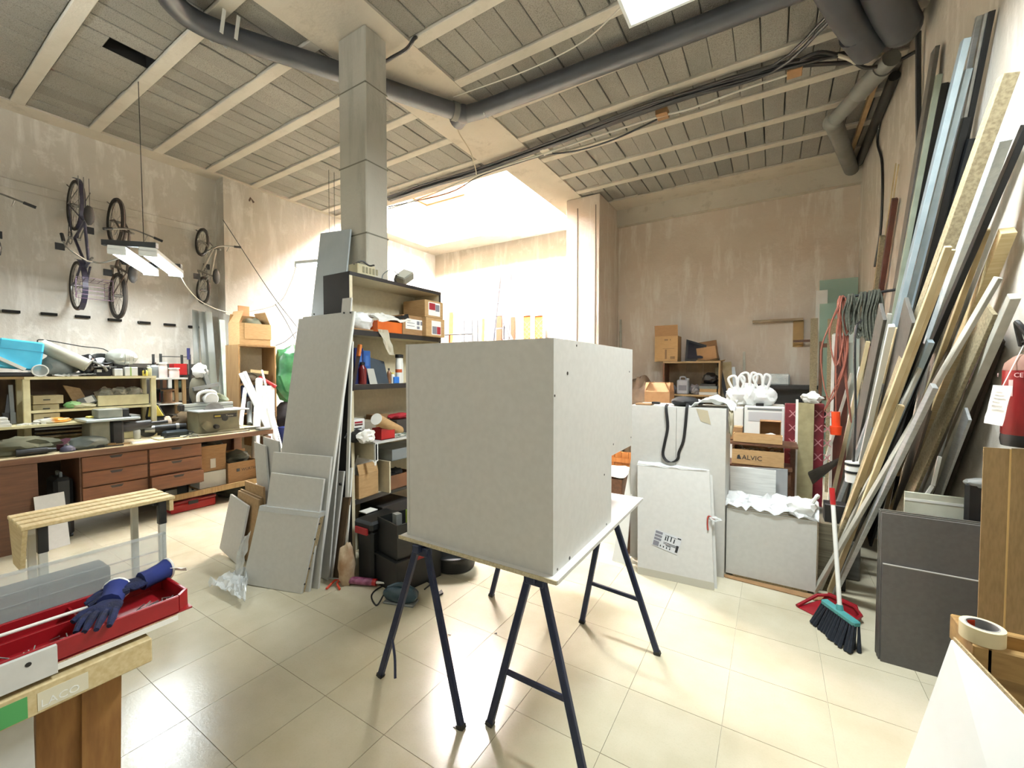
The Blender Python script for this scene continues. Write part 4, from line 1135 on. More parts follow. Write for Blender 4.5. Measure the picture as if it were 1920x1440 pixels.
obj('base_plate', MB().box(c + V((.03, 0, .084)), (.12, .26, .006)), STEEL, T)
# right end of the bench
sm('small_vice', 'small chrome clamp at the right end of the workbench', 'clamp', MB().bar((-6.1, 2.9, BT + .02), (-6.05, 3.08, BT + .02), .03, .035).cyl((-6.08, 2.93, BT + .02), (-6.0, 2.93, BT + .02), .008, n=6), CHROME, G3)
sm('grey_case_small', 'flat grey case at the workbench right corner', 'case', MB().bx(-6.02, -5.9, 3.0, 3.16, BT, BT + .03), GREYP, G3, bev=.004)
sm('dust_bulb', 'pale cone shaped dust nozzle among the clutter behind the saw', 'nozzle', MB().lathe([(.05, 0), (.052, .05), (.03, .12), (.018, .16)], 14, Matrix.Translation((-6.62, 2.58, 1.15)) @ Matrix.Rotation(R(75), 4, 'X')), mat('pale_grey_green', (176, 180, 154), rough=.6), G3, True)
sm('wire_basket', 'grey-green bucket lying tilted behind the table saw', 'bucket', MB().lathe([(.07, 0), (.1, .16), (.105, .16), (.1, .17), (.085, .155), (.06, .01)], 20, Matrix.Translation((-6.66, 2.78, 1.2)) @ Matrix.Rotation(R(-25), 4, 'X') @ Matrix.Rotation(R(25), 4, 'Y')), mat('bucket_green', (128, 134, 108), (108, 114, 90), rough=.6), G3, True)
sm('brown_jute', 'brown jute bundle behind the grinder on the workbench', 'bundle', MB().blob((-6.62, 2.42, BT + .13), (.13, .2, .13), 61, .35, flat=-.13), mat('jute', (108, 92, 66), (78, 64, 46), rough=.95), G3, True)
sm('pale_roll', 'pale ribbed roll standing behind the cream shelf post', 'roll', MB().cyl((-6.62, 2.12, 1.02), (-6.62, 2.24, 1.02), .1, n=20), mat('ribbed_roll', (186, 168, 146), (160, 142, 120), rough=.7, scale=3, stretch=(1, 14, 1)), G3, True)
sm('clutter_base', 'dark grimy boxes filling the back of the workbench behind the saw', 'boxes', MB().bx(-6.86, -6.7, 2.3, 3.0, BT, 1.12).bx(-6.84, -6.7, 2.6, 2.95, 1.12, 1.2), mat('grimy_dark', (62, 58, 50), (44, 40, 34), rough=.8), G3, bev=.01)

# dark wire rack against the wall behind the bench
T = thing('wire_rack', 'dark metal rack with small shelves against the wall behind the saw', 'rack')
ya, yb = P(302, 700, x=-7.0).y, P(356, 700, x=-7.0).y
for y in (ya, yb): 
    for x in (-7.25, -7.0): obj('post', MB().bx(x - .012, x + .012, y - .012, y + .012, 0, 1.93), DMETAL, T)
obj('dark_backdrop', MB().bx(-7.275, -7.265, ya - .25, yb + .25, 0, 1.8), mat('backdrop_brown', (70, 64, 54), (52, 47, 40), rough=.85, scale=9), T)  # sheet added to darken the rack, standing for dark clutter behind it
for z in (1.9,): obj('rail', MB().bx(-7.01, -6.995, ya, yb, z - .01, z), DMETAL, T)
for z in (1.05, 1.28, 1.46, 1.64): obj('shelf', MB().bx(-7.25, -7.0, ya, yb, z - .01, z), DMETAL, T)
RZN = [('red_bin', 'red bin on the upper right of the dark wire rack', 'bin', (.30, .62), 1.64, .16, REDP), ('white_jar', 'white jar at the left of the dark wire rack top shelf', 'jar', (.04, .16), 1.64, .14, PAPER), ('pink_box', 'pale brown box in the middle of the dark wire rack top shelf', 'box', (.18, .29), 1.64, .08, CARD2),
       ('white_card', 'small white card box on the second shelf of the wire rack', 'box', (.16, .26), 1.46, .13, PAPER), ('dark_bin', 'dark brown bin on the second shelf of the wire rack', 'bin', (.02, .14), 1.46, .12, WALNUT), ('green_bin', 'dim green bin on the second shelf of the wire rack', 'bin', (.3, .5), 1.46, .1, mat('dim_green', (60, 74, 58), rough=.7)),
       ('label_box', 'cream and red labelled box on the third shelf of the wire rack', 'box', (.06, .5), 1.28, .12, mat('cream_red', (206, 198, 170), (150, 40, 36), rough=.6, scale=5, lo=.5, hi=.52))]
for nm, lab, cat, (u0, u1), z, h, m in RZN:
    T = thing(nm, lab, cat, 'bins on the wire rack')
    cbox(T, (u1 - u0) * (yb - ya) / .66 - .01, .16, h, RZ(R(90), (-7.1, ya + (u0 + u1) / 2 * (yb - ya) / .66, z)), m, t=.006, name='bin')
sm('carrier_bag', 'white carrier bag hanging at the right of the wire rack', 'bag', MB().blob((-6.93, yb + .1, 1.7), (.06, .1, .1), 71, .25), BAGW, None, True)
sm('grey_cloth_hung', 'grey-brown cloth hanging below the white carrier bag', 'cloth', MB().blob((-6.95, yb + .1, 1.4), (.05, .13, .24), 72, .15), mat('drab_cloth', (112, 108, 92), (92, 88, 74), rough=.95), None, True)
T = thing('blue_clamp', 'dark blue handled bar clamp standing on the wire rack corner', 'clamp')
obj('handle', MB().cyl((-7.0, yb - .01, 1.86), (-7.0, yb - .01, 2.02), .02, n=10), mat('clamp_blue', (44, 44, 86), rough=.4), T)
obj('bar', MB().cyl((-7.0, yb - .01, 1.65), (-7.0, yb - .01, 1.86), .006, n=6), STEEL, T)

# glass and metal strips standing in the corner
GLASS = mat('dusty_glass', (126, 130, 120), rough=.25, alpha=.68)
for k, (b0, t0, w, lab, m) in enumerate(((( 372, 790), (366, 582), .06, 'dusty glass strip leaning in the corner, leftmost', GLASS), ((398, 790), (380, 585), .09, 'dusty glass strip leaning in the corner, second', GLASS), ((412, 790), (391, 585), .07, 'dusty glass strip leaning in the corner, third', GLASS), ((404, 795), (428, 592), .1, 'broad dusty glass pane leaning beside the oak shelving', GLASS), ((432, 790), (416, 600), .06, 'grey-green strip leaning against the oak shelving', mat('strip_green', (150, 162, 152), (130, 142, 132), rough=.4)))):
    p0, p1 = P(b0[0], b0[1], x=-7.45), P(t0[0], t0[1], x=XL + .11 + .06 * k if k < 4 else -8.03)
    p0.z = 0.0
    sm('glass_strip', lab, 'strip', MB().bar(p0, p1, w * 1.4, .01, (1, 0, 0)).lift(0), m, 'strips in the corner')
T = thing('grey_profile', 'grey T-shaped bracket of square tube behind the white circular saw', 'bracket')
obj('post', MB().bar(P(381, 692, x=-6.9), P(390, 722, x=-6.9), .05, .05), GREYP, T)
obj('arm', MB().bar(P(362, 730, x=-6.9), P(411, 720, x=-6.9), .06, .05), GREYP, T)
obj('stem', MB().bar(P(386, 724, x=-6.9), V((-6.9, P(386, 724, x=-6.9).y, 0)), .04, .04, (1, 0, 0)), GREYP, T)

# ------------------------------------------------------------------ oak shelving right of the bench
OAK = mat('oak_laminate', (152, 120, 78), (134, 102, 63), rough=.5, scale=4, stretch=(8, 8, 1))
OX = -6.9
oy0, oy1 = P(447, 660, x=OX).y, P(517, 660, x=OX).y
OH = 2.1
T = thing('oak_shelving', 'oak laminate shelving with a cardboard box on top right of the workbench', 'shelving')
for y in (oy0, oy1 - .02): obj('side', MB().bx(OX - .4, OX, y, y + .02, 0, OH), OAK, T)
obj('top', MB().bx(OX - .4, OX, oy0 + .02, oy1 - .02, OH - .022, OH), OAK, T)
obj('back', MB().bx(OX - .4, OX - .39, oy0 + .02, oy1 - .02, 0, OH - .022), CREAM, T)
OS = [1.5, 1.05]
for z in OS: obj('shelf', MB().bx(OX - .39, OX - .003, oy0 + .02, oy1 - .02, z - .02, z), OAK, T)
obj('divider', MB().bx(OX - .39, OX - .003, (oy0 + oy1) / 2 - .04, (oy0 + oy1) / 2 - .02, 0.5, OS[1] - .02), OAK, T)
T = thing('carton', 'open cardboard box with drooping flap on top of the oak shelving', 'box')
cbox(T, oy1 - oy0 - .1, .34, .34, RZ(R(90), (OX - .19, (oy0 + oy1) / 2 - .02, OH)), CARD, flaps='blr', ang=1.2)
obj('front_flap', MB().bx(OX - .017, OX - .012, oy0 + .1, oy1 - .06, OH + .1, OH + .34), CARD, T)
sm('cloth_lump', 'grey-green cloth lump showing in the box on the oak shelving', 'cloth', MB().blob((OX - .2, (oy0 + oy1) / 2 + .02, OH + .3), (.12, .16, .15), 81, .3), mat('sage_cloth', (150, 150, 128), (120, 122, 102), rough=.9), None, True)
sm('wood_block', 'orange-brown wooden board end standing behind the box on the oak shelving', 'board', MB().bx(OX - .36, OX - .33, oy0 + .17, oy0 + .33, OH + .01, OH + .64), mat('orange_wood', (190, 140, 92), (174, 124, 78), rough=.6))
sm('grey_pillow', 'grey-brown cushion bag on the upper shelf of the oak shelving', 'bag', MB().blob((OX - .16, (oy0 + oy1) / 2 - .1, OS[0] + .09), (.1, .16, .085), 82, .12, flat=-.085), mat('grey_brown_bag', (104, 96, 84), (84, 78, 68), rough=.8), None, True)
T = thing('blue_case', 'dark blue tool case with silver label on the oak shelving', 'case')
yb_ = oy0 + .05
obj('case', MB().bx(OX - .3, OX - .04, yb_, yb_ + .38, OS[0] - .2 - .0, OS[0] - .03), mat('case_blue', (62, 72, 118), (50, 58, 98), rough=.5), T, bev=.012)
obj('label', MB().bx(OX - .04, OX - .039, yb_ + .12, yb_ + .24, OS[0] - .12, OS[0] - .07), STEEL, T)
obj('foot', MB().bx(OX - .28, OX - .06, yb_ + .02, yb_ + .36, OS[1], OS[0] - .2), mat('dark_box', (54, 46, 40), rough=.8), T)
sm('cream_wood_bit', 'pale wood offcut lying on the bag in the oak shelving', 'offcut', MB().bar((OX - .08, oy0 + .2, OS[0] + .2), (OX - .06, oy0 + .46, OS[0] + .17), .05, .05), PINE)
sm('red_tube', 'red tube sticking out of the oak shelving', 'tube', MB().cyl((OX - .1, oy1 - .22, OS[0] + .1), (OX + .06, oy1 - .04, OS[0] - .06), .03, n=12), REDP, None, True)
# white tubes, rolls and sheets leaning on the shelving
GW = 'white lengths leaning on the oak shelving'
def stick(label, a, b, w, t, m, nm='white_profile', cat='profile', rnd=False, xa=-6.55, xb=-6.88):
    pa, pb = P(a[0], a[1], x=xa), P(b[0], b[1], x=xb)
    g_ = BT + .004 if pa.y < 3.22 else .005
    pa0 = pa + (pa - pb) * ((pa.z - g_ - w * .3) / max(.05, (pb.z - pa.z)))
    if rnd: return sm(nm, label, cat, MB().cyl(pa0, pb, w / 2, n=12), m, GW, True)
    return sm(nm, label, cat, MB().bar(pa0, pb, w, t, (1, 0, 0)), m, GW)
stick('long white profile slanting across the oak shelving, lower of the pair', (499, 800), (451, 700), .05, .03, WHITEP)
stick('long white profile slanting across the oak shelving, upper of the pair', (505, 800), (458, 697), .05, .03, WHITEP)
stick('thick white paper roll standing before the oak shelving', (481, 800), (486, 711), .1, .1, PAPER, 'paper_roll', 'roll', True)
stick('thin white batten leaning right in the oak shelving', (504, 745), (491, 694), .02, .02, WHITEP, 'batten', 'batten')
stick('short white tube standing at the right end of the workbench', (512, 800), (505, 766), .07, .07, PAPER, 'white_tube', 'tube', True, -6.2, -6.35)
stick('grey tube standing left of the white paper roll', (468, 800), (468, 755), .07, .07, GREYP, 'grey_tube', 'tube', True)
stick('narrow white board leaning left of the white profiles', (452, 790), (460, 728), .05, .02, PAPER, 'board', 'board')
sm('sheet_of_board', 'white panel standing in the lower half of the oak shelving', 'panel', MB().prism([P(492, 723, x=-6.86), P(515, 723, x=-6.86), V((-6.8, P(515, 770, x=-6.8).y, .9)), V((-6.8, P(490, 770, x=-6.8).y, .9))], (-.012, 0, 0)), PAPER, GW)
sm('green_bag', 'large green plastic sack hanging beside the oak shelving', 'sack', MB().blob((-6.95, oy1 + .26, 1.62), (.15, .24, .5), 93, .3, freq=3), mat('green_film', (64, 124, 80), (38, 92, 56), rough=.3, scale=7), None, True)
sm('green_stool_dark', 'dark folded cloth under the large green sack', 'cloth', MB().blob((-6.95, oy1 + .2, .95), (.14, .2, .22), 92, .2), mat('dark_cloth', (36, 32, 36), rough=.9), None, True)
T = thing('blue_crate', 'dark blue plastic crate half hidden behind the leaning boards', 'crate')
cbox(T, .4, .3, .25, RZ(R(90), (-6.6, oy1 + .1, .55)), mat('crate_blue', (34, 48, 104), rough=.4), t=.012, name='crate')
obj('stand', MB().bx(-6.75, -6.45, oy1 - .05, oy1 + .25, 0, .55), WALNUT, T)
# loose wires strung across the left corner
for k, (pts, lab) in enumerate((((( 418, 412), (505, 545), (556, 612)), 'thin grey wire running down past the wall column'), (((516, 570), (535, 600), (553, 635)), 'short slack wire beside the tall grey panel'), (((517, 648), (535, 640), (556, 622)), 'thin wire drooping from the oak shelving to the panels'))):
    sm('wire', lab, 'wire', MB().tube(carve([P(x, y, x=-7.6 + .3 * i) for i, (x, y) in enumerate(pts)], 5), .006, 5), DMETAL)
T = thing('coat_hook', 'small bent steel hook high on the wall right of the column', 'hook')
obj('hook', MB().tube([P(464, 383, x=-8.185), P(470, 371, x=-8.1), P(476, 380, x=-8.1)], .018, 6), mat('rust', (84, 62, 44), rough=.8), T)
# ------------------------------------------------------------------ slatted stand
T = thing('slatted_stand', 'tall wooden slatted stand with black-capped pale legs before the workbench', 'stand')
SZ = .74
for i, x in enumerate((-4.26, -4.15, -4.04, -3.93)):
    obj('slat', MB().bx(x - .038, x + .038, .565, 1.345, SZ - .025, SZ), PINE, T, bev=.004)
obj('end_board', MB().prism([(-4.3, .57, SZ - .025), (-3.89, .57, SZ - .025), (-3.95, .57, SZ - .15), (-4.0, .57, SZ - .3), (-4.2, .57, SZ - .3), (-4.26, .57, SZ - .15)], (0, .022, 0)), PINE, T)
obj('end_board', MB().bx(-4.29, -3.9, 1.31, 1.335, SZ - .11, SZ - .025), PINE, T)
LEGW = mat('pale_leg', (196, 196, 188), (180, 178, 168), rough=.5)
for x, y, cap in ((-3.93, 1.27, 1), (-4.25, 1.2, 0), (-3.95, .66, 1), (-4.25, .66, 0)):
    obj('leg', MB().bx(x - .02, x + .02, y - .02, y + .02, 0, SZ - .025), LEGW, T, bev=.003)
    if cap: obj('leg_cap', MB().bx(x - .024, x + .024, y - .024, y + .024, SZ - .2, SZ - .026), BLACKP, T, bev=.004)
for y in (1.235, .66): obj('cross_rail', MB().bx(-4.25, -3.93, y - .012, y + .012, SZ - .055, SZ - .026), DMETAL, T)

# white boards on the floor at the far left
p1, p2 = P(132, 1020, z=0), P(75, 1037, z=0)
tl_, tr_ = P(63, 933, x=p2.x - .12), P(120, 922, x=p1.x - .12)
one('leaning_board', 'white square board leaning on the left end of the workbench', 'board', MB().prism([p2, p1, tr_, tl_], (-.016, 0, 0)), MELA)
T = thing('drawer_box', 'white drawer box on edge at the left picture border', 'drawer')
q = P(52, 985, z=0)
obj('front', MB().bx(q.x - .02, q.x, q.y - .55, q.y + .0, 0, .42), MELA2, T)
obj('side', MB().bx(q.x - .4, q.x - .02, q.y - .018, q.y, 0, .4), MELA2, T)
obj('side', MB().bx(q.x - .4, q.x - .02, q.y - .55, q.y - .532, 0, .4), MELA2, T)
obj('edge_strip', MB().bx(q.x - .03, q.x + .004, q.y - .03, q.y + .004, .28, .46), WHITEP, T)
T = thing('drawer_box', 'dark-bottomed white drawer lying nearer, at the left picture border', 'drawer')
obj('front', MB().bx(-4.62, -4.6, .0, .56, 0.0, .5), MELA, T)
obj('side', MB().bx(-4.95, -4.62, .542, .56, 0.0, .5), MELA, T)
obj('side', MB().bx(-4.95, -4.62, 0, .018, 0.0, .5), MELA, T)
obj('base', MB().bx(-4.95, -4.62, .018, .542, .3, .31), WALNUT, T)

# ------------------------------------------------------------------ sawhorse with red organiser tray in the left foreground
T = thing('sawhorse', 'rough wooden sawhorse in the left foreground with peeling stickers', 'sawhorse')
obj('beam', MB().bx(-1.925, -1.862, -.5, .565, .665, .75), PINE, T, bev=.004)
obj('rear_beam', MB().bx(-2.0, -1.93, -.5, .5, .69, .765), PINE2, T, bev=.004)
KR = mat('kraft_brown', (150, 108, 58), (128, 88, 44), rough=.7, scale=5, stretch=(8, 8, 1))
obj('leg', MB().prism([(-1.93, .50, .69), (-1.93, .40, .69), (-2.0, .40, 0), (-2.0, .50, 0)], (-.03, 0, 0)), KR, T)
obj('leg', MB().prism([(-1.945, .40, .69), (-1.945, .30, .69), (-2.03, .30, 0), (-2.03, .40, 0)], (-.03, 0, 0)), KR, T)
obj('side_panel', MB().bx(-1.94, -1.925, -.5, .29, .02, .665), MELA2, T)
obj('far_leg', MB().bx(-2.3, -2.24, .42, .5, 0, .70), PINE2, T)
obj('far_beam', MB().bx(-2.31, -2.23, -.5, .64, .70, .757), PINE2, T)
GS = mat('green_sticker', (72, 150, 84), rough=.5)
obj('sticker', MB().bx(-1.8619, -1.861, .17, .27, .67, .735), GS, T)
obj('sticker', MB().bx(-1.8619, -1.861, .05, .14, .668, .72), mat('clear_tape', (206, 200, 178), rough=.2), T)
obj('sticker', MB().bx(-1.8619, -1.861, .29, .4, .675, .73), mat('clear_tape', (206, 200, 178)), T)
text('lettering', 'LACO', .032, WHITEP, T, (-1.8608, .295, .683), (0, 1, 0), (0, 0, 1), .0004)
obj('knot', MB().cyl((-1.863, .0, .7), (-1.8605, .0, .7), .014, n=10), WALNUT, T)
T = thing('base_board', 'raw chipboard with white edge lying on the sawhorse under the red tray', 'board')
obj('panel', MB().bx(-2.2, -1.885, -.5, .65, .7655, .7835), CHIP, T)
obj('white_edge', MB().bx(-1.885, -1.882, -.5, .65, .7655, .7835), PAPER, T)
T = thing('organiser_tray', 'long red plastic organiser tray on the left foreground sawhorse', 'tray')
TX0, TX1, TY0, TY1, TZ = -2.19, -1.895, -.45, .70, .784
REDT = mat('deep_red_plastic', (150, 22, 30), (134, 18, 26), rough=.32)
obj('floor', MB().bx(TX0, TX1, TY0, TY1, TZ, TZ + .006), REDT, T)
obj('wall', MB().bx(TX1 - .012, TX1, TY0, TY1 - .04, TZ, TZ + .066), REDT, T, bev=.003)
obj('wall', MB().bx(TX0, TX0 + .012, TY0, TY1 - .04, TZ, TZ + .066), REDT, T, bev=.003)
obj('wall', MB().bx(TX0 + .04, TX1 - .04, TY1 - .012, TY1, TZ, TZ + .066), REDT, T, bev=.003)
obj('wall', MB().prism([(TX1, TY1 - .04, TZ), (TX1 - .04, TY1, TZ), (TX1 - .04, TY1 - .014, TZ), (TX1 - .014, TY1 - .04, TZ)], (0, 0, .066)), REDT, T)
obj('wall', MB().prism([(TX0, TY1 - .04, TZ), (TX0 + .04, TY1, TZ), (TX0 + .04, TY1 - .014, TZ), (TX0 + .014, TY1 - .04, TZ)], (0, 0, .066)), REDT, T)
for y in (-.1, .18, .42): obj('divider', MB().bx(TX0 + .012, TX1 - .012, y, y + .006, TZ + .006, TZ + .05), REDT, T)
obj('divider', MB().bx(-2.06, -2.054, TY0, .42, TZ + .006, TZ + .05), REDT, T)
fast = MB()
rg = random.Random(3)
for _ in range(170):
    c = V((rg.uniform(-1.99, -1.92), rg.choice((rg.uniform(.0, .2), rg.uniform(.19, .4), rg.uniform(.56, .67))), TZ + .012 + rg.uniform(0, .028)))
    d = V((rg.uniform(-1, 1), rg.uniform(-1, 1), rg.uniform(-.5, .5))).normalized() * rg.uniform(.012, .022)
    fast.cyl(c - d, c + d, .002, n=4)
o = one('loose_screws', 'shiny loose screws and fittings scattered in the red tray', 'screws', fast, STEEL)
o['kind'] = 'stuff'
T = thing('tray_lid', 'hinged clear plastic lid standing up behind the red tray', 'lid')
lx = TX0 - .006
pa, pb = P(312, 1085, x=lx), P(312, 997, x=lx)
LY, LZ0, LZ1 = pa.y, TZ + .03, pb.z
CLEAR = mat('smoky_clear_plastic', (190, 196, 194), rough=.08, alpha=.32)
obj('sheet', MB().bx(lx - .004, lx, -.45, LY, LZ0, LZ1), CLEAR, T)
for nm, b_ in (('rim', (lx - .012, lx + .004, -.45, LY, LZ1 - .008, LZ1)), ('rim', (lx - .012, lx + .004, LY - .008, LY, LZ0, LZ1)), ('rib', (lx - .01, lx, -.45, LY - .02, LZ0 + (LZ1 - LZ0) * .62, LZ0 + (LZ1 - LZ0) * .635)), ('rib', (lx - .01, lx, -.45, LY - .02, LZ0 + (LZ1 - LZ0) * .4, LZ0 + (LZ1 - LZ0) * .415))):
    obj(nm, MB().bx(*b_), CLEAR, T)
T = thing('clear_case', 'grey translucent plastic case lying against the clear lid', 'case')
obj('body', MB().bx(lx - .13, lx - .016, -.45, LY - .17, TZ - .0, TZ + .15), mat('smoke_plastic', (84, 96, 104), rough=.15, alpha=.75), T, bev=.012)
obj('stand', MB().bx(lx - .12, lx - .03, -.4, .3, .757, .784), PINE2, T)
GLV = mat('blue_knit', (22, 32, 74), (15, 21, 48), rough=.9, scale=30, bump=.4)
# work glove: palm and cuff with five fingers
def glove(label, org, ang, m):
    T = thing('work_glove', label, 'glove', 'work gloves on the tray')
    M = Matrix.Translation(V(org)) @ Matrix.Rotation(ang, 4, 'Z')
    mb = MB().blob((0, 0, 0), (.055, .045, .02), 5, .15, 2, 3)
    mb.v = [M @ v for v in mb.v]
    for k, (y, l, z) in enumerate(((-.034, .07, -.004), (-.012, .085, 0), (.012, .082, 0), (.033, .065, -.004))):
        mb.tube([M @ V((-.03, y, 0)), M @ V((-.055, y * 1.1, .004)), M @ V((-.055 - l * .5, y * 1.2, z)), M @ V((-.05 - l, y * 1.25, z - .01))], .012, 7, rs=[.013, .013, .012, .008])
    mb.tube([M @ V((.01, .03, 0)), M @ V((-.01, .06, -.004)), M @ V((-.035, .075, -.012))], .012, 7, rs=[.014, .013, .009])
    obj('hand', mb, m, T, smooth=True)
    cf = MB().tube([M @ V((.03, 0, 0)), M @ V((.06, 0, .002)), M @ V((.1, .004, .006)), M @ V((.125, .004, .01))], .04, 10, rs=[.036, .034, .036, .042])
    obj('cuff', cf, mat('bright_blue_knit', (28, 44, 112), (20, 34, 88), rough=.9), T, smooth=True)
    obj('cuff_hem', ring((0, 0, 0), .04, .004, 18, 5), WHITEP, T).matrix_world = M @ Matrix.Translation((.125, .004, .01)) @ Matrix.Rotation(R(90), 4, 'Z')
    return T
g1 = glove('dark blue work glove with white hem lying over the far end of the red tray', (-2.1, .58, TZ + .085), R(100), GLV)
glove('dark blue work glove drooping into the middle of the red tray', (-2.0, .48, TZ + .075), R(150), GLV)
obj('tag', MB().sheet((-2.11, .705, TZ + .09), (-2.07, .75, TZ + .085), (-2.055, .74, TZ + .1), (-2.095, .695, TZ + .11), 4, 3, .006, 2, .002), PAPER, g1)
T = thing('marker_pen', 'pale stick pen with a green grip lying in the red tray', 'pen')
obj('barrel', MB().cyl((-2.11, .12, TZ + .062), (-2.09, .46, TZ + .062), .006, n=8), PAPER, T, smooth=True)
obj('grip', MB().cyl((-2.107, .18, TZ + .062), (-2.103, .25, TZ + .062), .011, n=10), mat('mint_green', (140, 206, 150), rough=.4), T, smooth=True)
T = thing('drilled_strip', 'white drilled strip propped along the front of the red tray', 'strip')
obj('strip', MB().bx(-1.881, -1.866, -.5, .335, .766, .852), MELA, T)
for y, z in ((.09, .82), (.19, .822), (.275, .827)): obj('hole', MB().cyl((-1.867, y, z), (-1.8652, y, z), .007, n=10), BLACKED, T)
one('purple_cord', 'thin purple cord end on the floor beside the sawhorse leg', 'cord', MB().tube(carve([(-1.93, .62, .004), (-1.9, .585, .006), (-1.94, .6, .09), (-1.9, .56, .004)], 5), .003, 5), mat('purple_cord', (84, 78, 140), rough=.7))
# ------------------------------------------------------------------ lengths of timber and metal leaning on the right wall
ALUB = mat('pale_blue_aluminium', (176, 192, 200), (160, 178, 188), rough=.35, metal=.35, scale=8)
DARKM = mat('black_metal', (34, 36, 38), (26, 28, 30), rough=.4, metal=.4)
GREYW = mat('grey_board', (86, 84, 78), (74, 72, 68), rough=.55, scale=20)
OSB = mat('osb', (156, 145, 116), (126, 115, 90), rough=.8, scale=60, detail=3, vary=.06)
LIGHTW = mat('pale_timber', (206, 190, 152), (186, 168, 128), rough=.65, scale=6, stretch=(1, 1, 1), vary=.05)
GREYWOOD = mat('weathered_batten', (186, 184, 172), (164, 162, 150), rough=.7, scale=7, vary=.05)
REDBR = mat('mahogany', (74, 34, 26), (58, 26, 20), rough=.45)
FOAM = mat('white_foam_wrap', (216, 222, 220), (194, 204, 206), rough=.6, scale=14, bump=.6)
GRN = mat('greenish_pipe', (150, 158, 140), (132, 140, 122), rough=.4)
